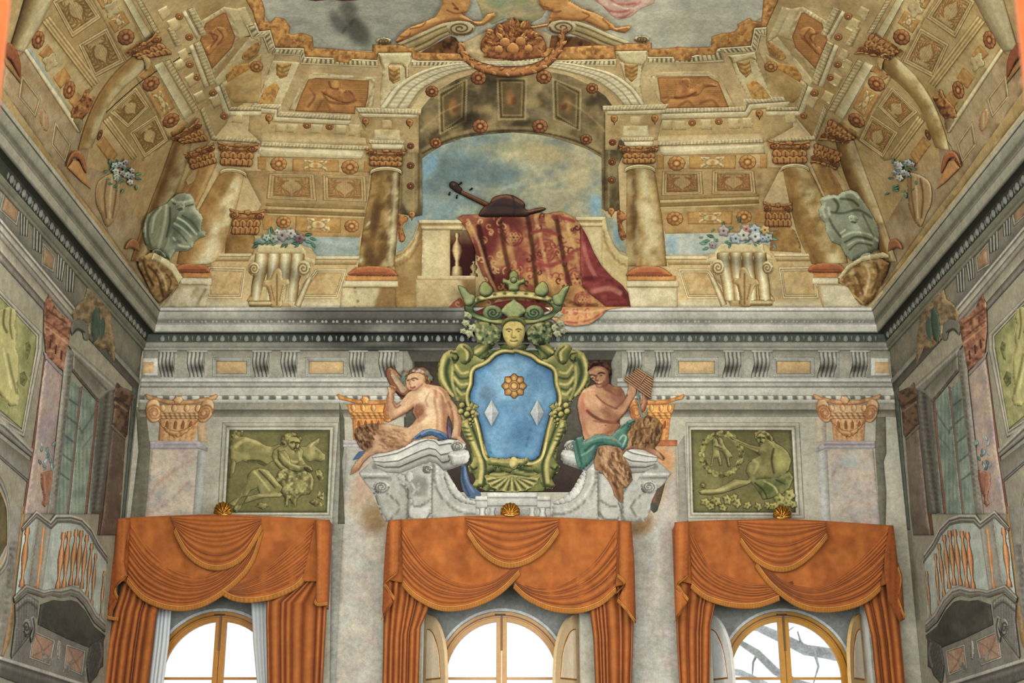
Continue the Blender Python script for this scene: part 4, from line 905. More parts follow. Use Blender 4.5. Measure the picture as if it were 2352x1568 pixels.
# the carved face under the crown
mk_ = piece('mask',spline('1180,733 1164,737 1155,750 1155,770 1163,788 1172,797 1180,799 1188,797 1197,788 1205,770 1205,750 1196,737',True,4),'c3ad62',CT,off=.06,relief=.07,R=22,res=2.4,plane=PY,
    ops=[('m',(-.3,-1),12,'d8c67c','5a5a34',.7),('s','1163,757 1169,755 1175,757',2.4,'5c5a30',.9),('s','1185,757 1191,755 1197,757',2.4,'5c5a30',.9),('e',1169,760.5,4,2.2,0,'3a3a22',.95),('e',1191,760.5,4,2.2,0,'3a3a22',.95),('s','1177,758 1176,768 1174,772',2,'8a7c42',.7),('s','1175,774 1180,776 1185,774',2,'6a6234',.8),('s','1172,782 1180,784 1188,782',2.2,'6b4f30',.9),('s','1174,787 1186,787',2,'dccb84',.6),('e',1180,766,3.4,8,0,'dccb84',.6),('e',1166,772,6,6,0,'d2bd70',.5),('e',1196,770,5,12,0,'97884a',.5)])
piece('mask_hair',spline('1151,752 1153,738 1165,729 1180,726 1195,729 1207,738 1209,752 1203,746 1193,739 1180,737 1167,739 1157,746',True,4),'6b6a3c',CT,off=.12,relief=.03,R=5,res=3,plane=PY,ops=[('m',(-.3,-1),5,'b3a25a',FX,.9)])
# ---------------------------------------------------------------- satyr with the tambourine, seen from behind
SK, SKD, SKL = 'c49c74', '7d4f35', 'dcbd94'
t = thing('satyr_figure','pale satyr seated with bare back turned, flowers in the hair, goat leg stretched out','figure')
fem = pz('body','b2','1400,290 1480,262 1550,290 1570,340 1560,385 1600,402 1700,420 1755,465 1790,540 1838,600 1868,660 1885,730 1880,800 1872,868 1900,905 1928,945 1890,932 1840,895 1790,885 1802,800 1790,740 1765,680 1752,720 1748,800 1758,890 1690,900 1560,890 1440,915 1385,960 1300,992 1215,1012 1130,1022 1060,1045 1000,1105 960,1172 912,1202 880,1215 890,1165 930,1100 985,1042 1012,1005 960,962 930,905 915,845 928,800 980,770 1060,754 1200,754 1330,780 1400,790 1440,755 1475,712 1440,650 1452,605 1400,650 1290,712 1250,730 1220,680 1200,600 1205,520 1222,470 1215,430 1245,405 1295,420 1300,445 1270,500 1268,545 1300,590 1350,535 1395,480 1432,455 1412,455 1388,425 1372,380 1380,330',SK,t,
  off=.10, relief=.10, R=20, res=2.5, ops=[
  ('m',(-.8,-.8),9,SKL,SKD,.8),('e',1600,640,190,230,0,'d9b98f',.9),('e',1560,500,120,90,0,'e0c49c',.8),('e',1650,780,120,110,0,'d6b386',.7),
  ('s','1650,450 1640,560 1665,680 1660,860',16,'a5714c',.55),('s','1700,430 1725,560 1735,720 1745,880',26,'a87550',.6),('e',1500,640,70,80,0,'a0684a',.75),('s','1480,590 1470,640 1490,700',12,'8a563c',.7),
  ('s','1440,760 1520,720 1560,680',18,'a6704c',.5),('s','1590,480 1560,540 1580,600',12,'b8875f',.6),('s','1560,415 1640,450 1660,520',14,'b0613f',.45),
  ('s','1765,560 1800,660 1800,800',14,SKD,.7),('s','1850,640 1865,760 1860,860',14,'9a6a46',.5),('e',1790,690,22,50,0,'a5562c',.5),('s','1800,620 1835,720 1835,840',14,'d0a578',.6),
  ('s','1240,660 1320,640 1400,560 1440,500',26,'d3ab80',.7),('s','1235,520 1230,600 1260,690',22,'c49670',.6),('s','1262,560 1290,610 1330,590',11,SKD,.7),('s','1250,725 1330,695 1430,630',12,'865539',.75),('s','1225,480 1215,560 1222,640',8,'8a5a3c',.6),
  ('s','1230,420 1280,440',6,SKD,.6),('s','1240,410 1255,450',5,SKD,.5),('s','1262,412 1275,450',5,SKD,.5),
  ('p','1690,425 1752,470 1765,560 1752,700 1750,890 1690,895 1700,760 1690,600','a06c48',.7,7),('p','1440,655 1455,600 1500,575 1550,600 1540,680 1490,730','8a563a',.65,7),('p','1560,840 1660,820 1745,850 1750,895 1640,890','a87850',.5,8),('s','1605,430 1700,470 1740,560',8,'e0c49c',.5),('p','1205,540 1230,520 1262,560 1262,690 1225,690','a5744e',.5,5),
  # face
  ('e',1450,380,75,80,0,'d6ac86',.7),('s','1430,355 1460,345 1485,355',7,'5a3524',.8),('s','1392,365 1410,360',6,'5a3524',.7),('e',1450,366,16,8,0,'3a241a',.9),('e',1402,372,9,6,0,'3a241a',.8),('s','1418,365 1412,395 1420,405',7,'9a6448',.7),('s','1424,427 1443,434 1462,424',6,'8c3f30',.9),('e',1490,400,26,22,0,'cf8a6a',.6),('s','1415,455 1470,450 1530,400',9,'8f5f42',.6),('e',1540,350,12,18,0,'b07a58',.6),
  # fur of the goat leg
  ('p','905,850 930,795 990,765 1080,752 1160,760 1120,800 1090,850 1080,900 1060,960 1010,1000 950,960','6a4a33',.9,12),('e',1020,930,70,80,20,'4a3224',.7),('e',1180,840,110,70,10,'a17a56',.7),('e',1280,930,120,60,0,'8d6848',.7),('s','1100,880 1150,950 1200,1010',24,'c39a70',.8),('s','1170,900 1260,960 1340,960',18,'6d4c34',.7),
  ('s','1000,820 1060,800 1120,810',7,'b08a62',.7),('s','980,850 1040,840 1090,850',7,'a57f58',.7),('s','1010,880 1060,870 1090,890',7,'8f6a48',.7),('s','960,870 980,920 1000,960',7,'3d281c',.7),('s','1200,790 1290,820 1380,850',9,'b8926a',.6),('s','1220,870 1300,890',6,'7a5a3e',.6),('s','1230,910 1310,930',6,'7a5a3e',.6),
  ('s','1090,1030 1010,1070 950,1140 900,1195',16,'bd9166',.8),('s','1060,1050 1000,1110 960,1170',8,'7a5236',.7),('p','880,1215 888,1165 930,1150 960,1165 915,1202','9a6a4a',.8,6)]
  + fur('920,850 950,790 1060,756 1150,770 1100,860 1060,960 1000,1000 940,940',60,90,45,['3a261a','8a6646','5a3e2a','b08a60'],3,w_=9) + fur('1120,800 1320,800 1400,880 1300,980 1180,990',25,60,50,['7a5a3e','b8926a','8f6c4a'],4,w_=9,a=.45))
pz('wreath','b2','1335,370 1320,350 1345,330 1340,290 1365,270 1385,300 1420,275 1470,250 1540,248 1580,270 1600,310 1625,340 1620,375 1590,370 1575,330 1545,305 1480,292 1420,305 1390,325 1375,360 1385,400 1370,415 1350,390','8a6a4c',fem,off=.21,relief=.04,R=6,res=3,ops=[('n',7,'c9b2a0',.9,2),('n',6,'6d8a80',.9,6),('n',8,'4a3020',.6,11),('e',1350,340,34,60,0,'5f7f76',.7),('e',1605,340,28,40,0,'5f8078',.8),('e',1500,272,20,16,0,'c99a90',.7),('e',1450,280,18,14,0,'d2c2ae',.7)])
pz('hair','b2','1378,345 1385,300 1430,262 1500,250 1560,262 1595,300 1608,350 1600,395 1565,400 1562,360 1545,322 1500,300 1440,300 1400,320 1388,360','8a6238',fem,[('n',5,'4a301c',.7,3),('n',5,'b98c58',.6,8)],off=.19,relief=.03,R=6,res=2.6)
pz('hair_lock','b2','1545,305 1575,330 1590,370 1600,395 1565,400 1560,385 1568,345 1550,320','7a5636',fem,off=.2,relief=.04,R=6,res=3,ops=[('s','1560,330 1580,380',6,'4a301c',.7)])
pz('blue_drapery','b2','1430,905 1470,860 1530,815 1600,800 1680,815 1740,845 1760,890 1700,905 1660,880 1620,862 1560,872 1500,890','566f8c',fem,off=.20,relief=.05,R=9,res=3,ops=[('m',(-.5,-1),8,'7f9ab4','2f3e54',.9),('s','1480,880 1560,835 1640,830 1720,870',8,'3a4c66',.8),('s','1520,850 1600,815 1680,835',6,'88a2bc',.7)])
pz('blue_drapery_end','b2','1755,760 1785,790 1795,880 1765,890 1750,840','64607a',fem,off=.08,relief=.03,R=6,res=3,ops=[('s','1765,790 1775,870',6,'8a5a5a',.7)])
pz('blue_drapery_end','b2','960,1005 1010,1000 1060,990 1070,1030 1000,1060 900,1085 930,1040','59708c',fem,off=.06,relief=.03,R=6,res=3)
t = thing('tambourine', 'round brown tambourine held up beside the wreathed head', 'instrument')
rim = pz('rim','b2','1195,290 1208,256 1245,244 1290,268 1340,330 1400,420 1422,458 1385,495 1352,535 1310,500 1280,460 1235,400 1205,340','8a5a38',t,off=.09,relief=.05,R=6,res=3,ops=[('s','1225,250 1290,300 1350,370 1400,440',10,'b98a5c',.7),('s','1290,470 1330,500 1370,510',14,'3f2618',.9),('r',2.5,'4a2c1a',.7)])
pz('drumskin','b2','1240,285 1262,280 1300,315 1350,385 1390,450 1360,480 1330,470 1290,400 1250,330','b3987a',rim,off=.145,relief=.01,R=6,res=3.5,ops=[('m',(1,.2),8,'7a5a40','c4ac90',.7)])
# ---------------------------------------------------------------- satyr with the panpipes
t = thing('satyr_figure', 'tanned smiling horned satyr seated facing out, with brown furry goat legs', 'figure')
mal = pz('body','c2','760,215 800,190 870,188 930,220 958,280 942,345 935,395 985,418 1040,428 1070,465 1088,520 1100,470 1110,430 1100,380 1120,340 1165,335 1215,360 1220,400 1190,440 1180,490 1140,560 1100,640 1050,700 1010,740 1040,770 1030,800 1010,830 1060,900 1110,820 1130,780 1190,720 1250,690 1320,690 1380,715 1420,770 1415,840 1390,920 1340,980 1400,1020 1440,1060 1425,1090 1330,1030 1250,990 1150,980 1090,1000 1060,1040 1110,1110 1135,1180 1150,1260 1120,1300 1090,1330 1060,1340 1065,1400 1060,1470 1030,1460 980,1400 965,1340 930,1270 880,1210 810,1160 800,1080 820,1010 830,960 780,920 720,910 700,860 690,790 668,700 650,600 660,520 700,450 780,410 820,395 770,340 745,280','b88a64',t,
  off=.10, relief=.10, R=20, res=2.5, ops=[
  ('m',(-.6,-.8),9,'d3a67c','5f3a28',.8),('e',760,540,110,130,0,'cf9c72',.85),('e',800,800,100,110,0,'cb9a70',.8),('e',900,780,90,80,0,'bd8660',.6),('e',930,480,110,70,0,'aa7650',.6),('e',1040,470,50,50,0,'8a5a3e',.6),
  ('s','700,480 690,560 720,640 760,680',16,'c06a48',.6),('s','740,640 800,690 880,730 980,745 1030,730',18,'6e3f2a',.85),('s','760,560 840,560 930,620 1000,660',34,'d0a076',.8),('s','820,500 880,560 950,600 1010,620',10,'7d4a32',.8),('s','1010,680 1080,600 1140,510 1170,440',34,'c08c64',.8),('s','1040,720 1110,620 1170,520',10,'70422e',.7),('s','990,620 1050,570 1100,500',9,'7a4832',.7),
  ('s','800,730 880,745 960,740',7,'8a5238',.6),('s','810,860 900,850 1000,810',14,'8a5a40',.6),('e',905,770,12,8,0,'6e4030',.8),('s','700,720 720,800 760,880',16,'a56f4e',.5),('s','960,480 1000,500 1050,500',9,'8a563c',.6),('s','880,410 910,450 960,470',12,'7a4a34',.6),
  # head
  ('p','750,240 770,205 810,188 870,186 930,215 962,280 945,350 930,330 925,270 880,235 820,230 770,260','4a2c20',.95,8),('e',845,330,66,70,0,'a9764f',.6),('s','765,320 790,315 810,325',7,'3a2018',.8),('s','840,305 870,295 895,305',7,'3a2018',.8),('e',790,345,14,8,0,'2c1a12',.9),('e',865,322,16,8,0,'2c1a12',.9),('s','825,320 815,360 835,368',7,'6a3c28',.8),('s','820,395 850,398 885,380',7,'6a2c22',.9),('s','845,388 875,380',5,'d9b898',.8),('s','800,370 830,420 880,425 930,390',10,'7c4c34',.6),('e',800,300,30,26,0,'b07a52',.6),('e',935,290,10,20,0,'9a6244',.7),
  ('p','900,560 1000,640 1060,700 1035,800 960,850 880,850 940,770 900,690 860,640','85543a',.7,8),('p','960,420 1050,430 1090,520 1060,600 1000,600 930,520','80503a',.65,8),('p','655,620 690,560 720,640 740,700 720,860 690,800','a5694a',.5,6),('p','860,400 930,350 945,400 980,420 940,470 890,440','7a4a32',.7,5),('s','690,480 740,450 800,450',12,'dcb088',.6),('s','700,540 720,600 780,640',10,'b0603e',.5),('p','880,230 930,270 945,350 920,390 890,400 905,320','7d4e34',.6,4),
  # hand
  ('s','1120,350 1150,400 1190,420',6,'7a4a34',.7),('s','1150,345 1180,385 1210,395',6,'7a4a34',.7),('s','1170,345 1200,370 1215,380',5,'7a4a34',.7),('s','1125,400 1160,440',7,'d0a27c',.6),
  # furry legs
  ('p','1120,770 1190,715 1260,690 1330,690 1390,718 1425,775 1415,850 1390,925 1330,985 1240,985 1150,965 1110,900','7a5a36',.95,8),('e',1230,790,80,80,0,'a07a4c',.8),('e',1370,850,50,100,10,'4a3422',.8),('s','1180,760 1260,720 1340,730',9,'97744a',.7),('s','1160,840 1240,800 1340,790',8,'5d4228',.7),('s','1150,900 1230,870 1330,860',8,'93703f',.7),('s','1150,940 1240,930 1330,930',8,'4a3422',.7),('s','1290,700 1370,760 1390,850',9,'5a4028',.6),
  ('p','830,970 900,950 1000,960 1060,1010 1115,1110 1140,1190 1155,1260 1090,1335 1060,1340 1065,1470 1030,1460 975,1400 960,1330 900,1230 810,1160 800,1080','8d6844',.92,10),('e',930,1020,80,60,0,'c29870',.9),('e',960,1120,80,60,20,'b08a60',.7),('e',1110,1220,40,80,0,'4f3826',.85),('s','980,1120 1030,1190 1060,1290',12,'b08c62',.7),('s','860,1130 930,1230 1000,1330 1030,1420',14,'6a4830',.8),('s','1010,1080 1080,1170 1110,1270',9,'6d4e34',.6),('s','930,1100 990,1180 1030,1300',7,'6d4c32',.6),('s','1000,1360 1030,1440',14,'7a5636',.7),('s','900,1080 950,1150 990,1240',6,'c09a70',.6),('s','1400,1020 1430,1070',12,'5a4230',.7)]
  + fur('1130,780 1260,695 1380,720 1415,800 1380,930 1240,980 1130,940',100,110,50,['4a3422','97744a','6a4c2c','ad8a58'],5,w_=9) + fur('840,980 1040,990 1130,1130 1140,1260 1080,1330 960,1300 880,1180',65,120,55,['5a3e28','b08c62','7a5636','c9a478'],6,w_=9))
pz('hair','c2','742,285 748,240 775,205 815,186 870,184 925,208 960,262 962,310 945,352 936,330 930,285 900,250 850,236 800,238 768,262','4a2c1e',mal,[('m',(-.4,-1),7,'7a5236','24140c',.8),('n',5,'24140c',.7,3),('n',5,'86603f',.5,8)],off=.205,relief=.04,R=6,res=2.6)
pz('far_forearm','c2','1150,560 1190,610 1210,690 1260,640 1290,560 1260,470 1300,440 1335,430 1330,400 1290,400 1230,460 1240,560 1215,600 1180,520','a8704e',mal,off=.07,relief=.05,R=9,res=3,ops=[('m',(-.6,-.8),8,'d0a078','5f3a28',.8),('s','1310,410 1325,460',7,'8c4038',.6)])
pz('green_drapery','c2','1120,720 1180,713 1112,790 1100,850 1112,900 1100,960 1060,1002 1030,970 900,948 840,960 818,1010 800,1070 760,1122 700,1166 660,1152 640,1090 620,1000 608,920 640,880 700,868 712,918 740,900 800,860 870,850 960,862 1010,810 1060,770','557a6c',mal,off=.205,relief=.05,R=9,res=3,ops=[('m',(-.4,-1),9,'86a594','2c4740',.9),('s','640,900 660,1000 690,1120',14,'3a5c52',.8),('s','740,920 860,880 980,890 1040,940',10,'7f9f90',.8),('s','720,1000 790,940 880,920',12,'35564c',.8),('s','1030,900 1060,860 1090,880 1060,960',9,'a9bfae',.7),('s','690,1040 760,1000 800,960',8,'88a898',.7),('s','1040,800 1110,750',10,'35564c',.7),('e',980,900,30,14,0,'a5764f',.7)])
pz('green_drapery_end', 'c2', '1330,950 1370,1000 1360,1010 1290,985', '3f6258', mal, off=.08, relief=.03, R=6, res=3)
t = thing('panpipes', 'set of reed panpipes held up in both hands', 'instrument')
for i in range(9):
    q = i / 8; s0 = np.array((1190,258)) * (1 - q) + np.array((1072,352)) * q; s1 = np.array((1335,352)) * (1 - q) + np.array((1312,525)) * q
    d = (s1 - s0) / np.hypot(*(s1 - s0)); n = np.array((-d[1], d[0])) * 9.2
    strip('pipe',z('c2',[s0 - n,s1 - n]),z('c2',[s0 + n,s1 + n]),[(0,0,'4f3322'),(.2,.02,'9a7050'),(.45,.03,'c69c74'),(.7,.022,'a0764f'),(1,0,'4a2e1e')],t,off=.22,res=6)
strip('binding',z('c2',[(1262,312),(1205,392)]),z('c2',[(1282,322),(1225,402)]),[(0,.01,'6b4a34'),(.5,.02,'a98a68'),(1,.01,'6b4a34')],t,off=.25)
t = thing('shepherd_staff', 'thin curved grey staff hanging below the panpipes', 'staff')
pz('cane','c2','1188,450 1200,450 1215,560 1228,640 1240,680 1262,670 1275,610 1285,610 1278,680 1245,705 1222,690 1208,640 1198,560','7a8478',t,off=.21,relief=.02,R=3,res=3)
piece('hanging_cloth',z('c2','1455,1245 1440,1300 1400,1450 1370,1540 1340,1560 1310,1530 1305,1480 1340,1400 1370,1330'),'6a5a48',mal,off=.03,relief=.03,R=7,res=4,ops=zops('c2',[('n',6,'8a4a3a',.7,2),('n',7,'4a5a4c',.7,7),('e',1345,1510,40,60,0,'4c564e',.9)]))
# ---------------------------------------------------------------- the two green relief pictures
OG, OD, OL = '857d4e', '45422a', 'bdb074'
def picture(lab, quad, outer):
    t = thing('relief_panel', lab, 'picture'); q = pts(quad); o = pts(outer)
    strip('frame',np.vstack([o,o[:1]]),np.vstack([q,q[:1]]),[(0,.004,'8f8a78'),(.12,.03,'bdb6a2'),(.4,.035,'aaa38f'),(.55,.02,'7c7766'),(.65,.03,'b5ae9a'),(.85,.03,'c4bda9'),(1,.008,'57523f')],t,off=.012,res=25)
    return t,piece('field',q,'7a734a',t,off=.006,relief=.006,prof='flat',res=7,ops=[('n',50,'8d8456',.6,4),('n',36,'66623c',.6,9),('g',0,988,0,1176,[(0,'716c46'),(.6,'847e52'),(1,'928852')],.4),('r',8,'4a4e30',.6)])
def gz(nm, key, P, par, ops=(), col=OG, off=.016, relief=.03, R=12, **kw):
    return pz(nm,key,P,col,par,ops=[('m',(1,-.7),8,OL,OD,.9),('n',16,OL,.35,len(P)),('r',1.8,OD,.6)] + list(ops),off=off,relief=relief,R=R,res=2.8,**kw)
t,fld = picture('framed olive green painting of a youth holding a ram beside a bull',[(528,988),(757,988),(750,1176),(518,1176)],[(511,970),(778,970),(764,1190),(499,1190)])
# bull (sheet b2, negative x runs onto the sheet to the left)
gz('bull','b2','-190,900 -150,870 -60,870 30,900 120,950 170,960 230,940 420,960 480,960 520,920 560,910 600,885 600,930 570,960 600,980 660,1040 655,1080 610,1100 560,1090 500,1100 460,1060 400,1040 300,1040 170,1100 110,1140 40,1110 -40,1110 -90,1090 -150,1120 -200,1080 -210,980',t,[('s','-150,960 -60,900 60,930',20,OL,.7),('s','-40,1090 60,1090 120,1120',12,OD,.7),('e',540,1000,40,60,0,OL,.6),('e',570,1000,9,7,0,'2a2c1a',.9),('s','520,960 560,920 600,890',7,OL,.9),('e',640,1070,18,14,0,'a89a5c',.8)])
gz('youth','b2','260,910 270,860 320,840 400,845 440,880 440,910 420,940 410,990 380,1010 430,960 460,1000 450,1060 480,1110 520,1130 545,1180 520,1200 470,1170 420,1190 390,1170 400,1120 350,1150 290,1180 240,1160 200,1110 170,1050 190,990 250,950',t,[('e',370,950,46,40,0,OL,.8),('s','270,880 330,850 420,880',14,'a89c58',.8),('s','350,950 400,940',6,'30341e',.8),('e',362,952,8,6,0,'23250f',.9),('s','375,950 385,975',5,OD,.8),('s','230,1000 270,1080 340,1130',16,OD,.6),('s','290,1000 330,1080 400,1100',12,OL,.7),('s','420,1010 430,1080',9,OL,.7),('s','210,1080 260,1140',9,OL,.6)],off=.05)
gz('arm','b2','230,1010 290,990 330,1040 350,1110 420,1130 480,1120 530,1140 545,1175 510,1195 460,1165 400,1190 330,1170 270,1130 225,1070',t,[('s','260,1030 320,1100 420,1150',12,OL,.7),('s','490,1150 530,1185',5,OD,.8),('s','470,1150 500,1190',5,OD,.8)],off=.085,relief=.03,R=9)
gz('head','b2','300,880 340,855 400,862 432,900 428,940 412,975 385,1000 350,990 318,950',t,[('s','345,925 372,918',6,'30341e',.9),('s','395,925 418,930',6,'30341e',.9),('e',360,938,9,6,0,'1f2010',.9),('e',405,942,8,6,0,'1f2010',.9),('s','385,925 392,955 384,962',6,OD,.8),('s','372,978 398,976',6,'3a3418',.9)],col='a89c60',off=.09,relief=.03,R=9)
gz('hair','b2','262,930 262,880 290,850 340,834 400,838 440,872 446,905 425,905 400,880 350,878 318,905 310,960 285,970',t,[('n',5,OL,.8,3),('n',5,OD,.7,8)],col='8a7f46',off=.11,relief=.02,R=6)
gz('robe','b2','0,1170 60,1150 140,1170 190,1230 240,1290 270,1320 290,1390 240,1420 120,1420 40,1440 -60,1470 -180,1500 -230,1480 -160,1430 -60,1410 60,1380 40,1330 -20,1360 -70,1440 -110,1530 -150,1560 -180,1530 -120,1430 -70,1300 -40,1210',t,[('s','20,1190 80,1260 150,1350',12,OL,.8),('s','60,1180 130,1250 200,1330',10,OD,.8),('s','-60,1250 -110,1400 -150,1520',14,OL,.7),('s','60,1400 160,1400 260,1390',14,OL,.6),('s','100,1170 170,1240 230,1310',8,OL,.7)],off=.04)
gz('ram','b2','205,1250 240,1180 300,1150 360,1180 400,1200 470,1180 530,1200 555,1260 545,1340 510,1390 440,1400 400,1430 395,1500 360,1500 345,1440 325,1440 320,1500 290,1500 290,1420 250,1370 270,1320 230,1280',t,[('n',5,OL,.8,3),('n',6,OD,.5,8),('e',260,1230,40,30,40,'c2b878',.8),('e',255,1225,6,5,0,'23250f',.9),('s','285,1190 320,1220 300,1260 270,1250',10,OD,.6),('e',430,1300,80,60,0,'a89f60',.5)],off=.075)
for P in ('560,1180 600,1160 640,1200 640,1260 600,1270 575,1230','580,1420 600,1330 620,1380 650,1360 640,1450','20,1500 70,1460 120,1470 150,1500 90,1530','500,1460 560,1430 620,1460 640,1500 560,1500','-190,850 -150,810 -110,830 -90,800 -80,860 -130,890 -190,900'):
    gz('foliage', 'b2', P, t, [('n', 5, OL, .8, 5), ('n', 5, OD, .6, 2)], off=.02, relief=.02, R=5)
gz('tree_trunk','a2','2080,950 2110,900 2140,930 2120,1000 2130,1090 2110,1200 2060,1250 2080,1100',t,[],off=.018,relief=.02,R=5)
t,fld = picture('framed olive green painting of a nude reclining beside a wreath of two putti',[(1588,988),(1817,988),(1827,1176),(1593,1176)],[(1576,970),(1836,970),(1848,1190),(1580,1190)])
wr = z('c2', '1950,1030')[0]
piece('wreath',circ(wr[0],wr[1],52,54,60,0,.04,20),'8f8c50',t,off=.016,relief=.03,R=7,res=3,holes=[circ(wr[0],wr[1],38,41,40)],ops=[('n',5,OL,.9,3),('n',5,OD,.8,8)])
for P,o in (('1860,910 1880,880 1910,890 1925,940 1970,935 1975,970 1930,1000 1945,1060 1955,1130 1930,1140 1910,1070 1880,1070 1870,1140 1845,1145 1855,1080 1870,1020 1865,950',.02),
             ('1905,890 1930,870 1960,890 1970,930 1985,960 2030,1010 2055,1050 2020,1070 2030,1140 2005,1150 1985,1070 1950,1010 1890,990 1880,965 1940,955',.035)):
    gz('putto', 'c2', P, t, [('s', '1890,960 1950,980', 6, OD, .7)], off=o, relief=.03, R=7)
body = [(2250,830),(2300,815),(2360,830),(2400,880),(2440,930),(2500,960),(2550,1010),(2580,1080),(2560,1170),(2500,1230),(2400,1260),(2330,1250),(2260,1260),(2170,1310),(2060,1350),(1950,1385),(1850,1400),(1760,1395),(1740,1360),(1800,1340),(1900,1340),(2000,1290),(2060,1250),(2180,1260),(2200,1240),(2165,1190),(2180,1120),(2230,1070),(2290,1040),(2240,1000),(2140,950),(2060,910),(2010,870),(2040,870),(2110,900),(2200,940),(2290,960),(2270,900)]
gz('reclining_nude','c2',body,t,[('e',2300,890,34,40,0,OL,.8),('s','2265,850 2320,830 2370,860',14,OD,.7),('e',2290,890,7,5,0,'23250f',.9),('s','2310,890 2305,915',5,OD,.7),('e',2480,1090,80,110,0,'a8a35e',.8),('s','2420,980 2400,1080 2420,1200',12,OD,.7),('s','2230,1080 2280,1120 2240,1200',14,OL,.6),('s','1780,1365 1950,1350 2080,1290 2200,1280',18,OL,.7),('s','2060,910 2160,960 2270,1000',12,OL,.7),('s','2380,900 2420,960',12,OL,.6)],off=.05,relief=.05,R=16)
gz('head','c2','2262,870 2275,845 2310,838 2345,862 2348,905 2325,940 2292,945 2270,915',t,[('s','2280,882 2300,878',6,'30341e',.9),('s','2318,880 2338,886',6,'30341e',.9),('e',2292,892,7,5,0,'1f2010',.9),('s','2305,890 2300,912',5,OD,.8),('s','2296,925 2316,924',5,'3a3418',.9)],col='a89c60',off=.09,relief=.02,R=8)
gz('hair','c2','2250,880 2246,840 2280,812 2340,812 2392,850 2420,900 2400,920 2360,890 2340,855 2300,840 2272,858 2264,890',t,[('n',5,OL,.7,3),('n',5,OD,.7,8)],col='6f6838',off=.105,relief=.02,R=6)
gz('drapery','c2','2180,1260 2300,1250 2450,1240 2560,1180 2600,1240 2560,1340 2480,1400 2380,1430 2320,1440 2290,1380 2240,1310',t,[('s','2250,1290 2330,1360 2360,1430',9,OD,.8),('s','2330,1270 2420,1320 2460,1390',10,OL,.8),('s','2440,1260 2520,1300',9,OD,.7)],col='656b40',off=.06)
for i,(x,y,r) in enumerate(((1800,1460,44),(1900,1450,50),(2000,1440,48),(2090,1470,46),(2060,1420,40),(2180,1490,40),(1850,1500,40),(1960,1510,40),(2280,1500,40),(2470,1440,60),(2560,1400,60),(2530,1470,50),(2420,1500,46),(2590,1480,40),(1780,1310,26),(2360,1490,36))):
    c = z('c2',[(x,y)])[0]; gz('blossom','c2',circ(x,y,r,r * .8,18,i * 30,.2,5),t,[('e',x,y,r * .3,r * .3,0,OD,.7)],col='a39a58',off=.07 + .004 * i,relief=.02,R=5)
# ================================================================ the frescoed vault, window end
CR_, CRL, CRD, OC, OCD, OCL = 'bfa276', 'd3c3a0', '8c6c40', 'ab7a36', '54300e', 'cfa052'
def rosette(u, v, r, rv=None, rot=0, par=None, off=.03, c='b5853f', d='74481a', l='d6aa60'):
    rv = rv or r * .85
    q = math.radians(rot); f = lambda a,k: (u + r * k * math.cos(a) * math.cos(q) - rv * k * math.sin(a) * math.sin(q),v + r * k * math.cos(a) * math.sin(q) + rv * k * math.sin(a) * math.cos(q))
    return piece('rosette',circ(u,v,r,rv,40,rot,.035,10),c,par or VT,off=off,relief=.03,R=r * .5,res=max(2.4,r / 7),
                 ops=[('m',(.7,-.7),r * .5,l,d,.8),('r',2.6,d,.75)] + [('s',[f(a,.35),f(a,.95)],2.0,d,.4) for a in np.arange(8) * math.pi / 4] + [('s',[f(a,.42) for a in np.linspace(0,6.3,20)],2.2,d,.8),('e',u,v,r * .28,rv * .28,0,l,.9)])
def pendant(u, v, k=1.0, par=None):
    return piece('pendant',spline([(u - 10 * k,v - 4 * k),(u - 6 * k,v - 11 * k),(u + 4 * k,v - 11 * k),(u + 10 * k,v - 4 * k),(u + 7 * k,v + 5 * k),(u + 3 * k,v + 9 * k),(u,v + 16 * k),(u - 3 * k,v + 9 * k),(u - 8 * k,v + 5 * k)],True,4),OC,par or VT,off=.03,relief=.03,R=7,res=2.8,
                 ops=[('m', (.7, -.7), 7, OCL, OCD, .9), ('r', 2, OCD, .6), ('e', u, v - 3, 4, 3, 0, OCD, .6)])
def orange_panel(q, par=None, off=.02, leaf='c9b184', ground='b8914e', hatch=1):
    f = quadmap(q); q = pts(q); e = q[1] - q[0]
    g = piece('ornament_panel',q,ground,par or VT,off=off,relief=.004,prof='flat',res=5,ops=[('w',math.degrees(math.atan2(e[1],e[0])) + 90 * hatch,5,.5,'a07a38',.45),('r',3,'96622a',.5)])
    a = np.linspace(0,2 * math.pi,48,endpoint=False); r = .26 + .30 * np.abs(np.cos(2 * (a + .785))) ** 2 + .035 * np.cos(16 * a)
    star = f(np.stack([.5 + .62 * r * np.cos(a), .5 + 1.0 * r * np.sin(a)], 1))
    c = f([(.5, .5)])[0]; k = np.hypot(*e) * .07
    piece('leaf_star',star,leaf,g,off=off + .008,relief=.015,R=6,res=3.2,ops=[('m',(.6,-.8),6,'dccba4','8f7446',.9),('s',f(np.stack([.5 + .16 * np.cos(a),.5 + .27 * np.sin(a)],1)),2,'8f7446',.8),('e',c[0],c[1],k,k,0,OC,.9)] + [('s',f([(.5 + .16 * math.cos(q),.5 + .27 * math.sin(q)),(.5 + .27 * math.cos(q),.5 + .44 * math.sin(q))]),2,'7d6236',.8) for q in (.785,2.36,3.93,5.5)])
    return g
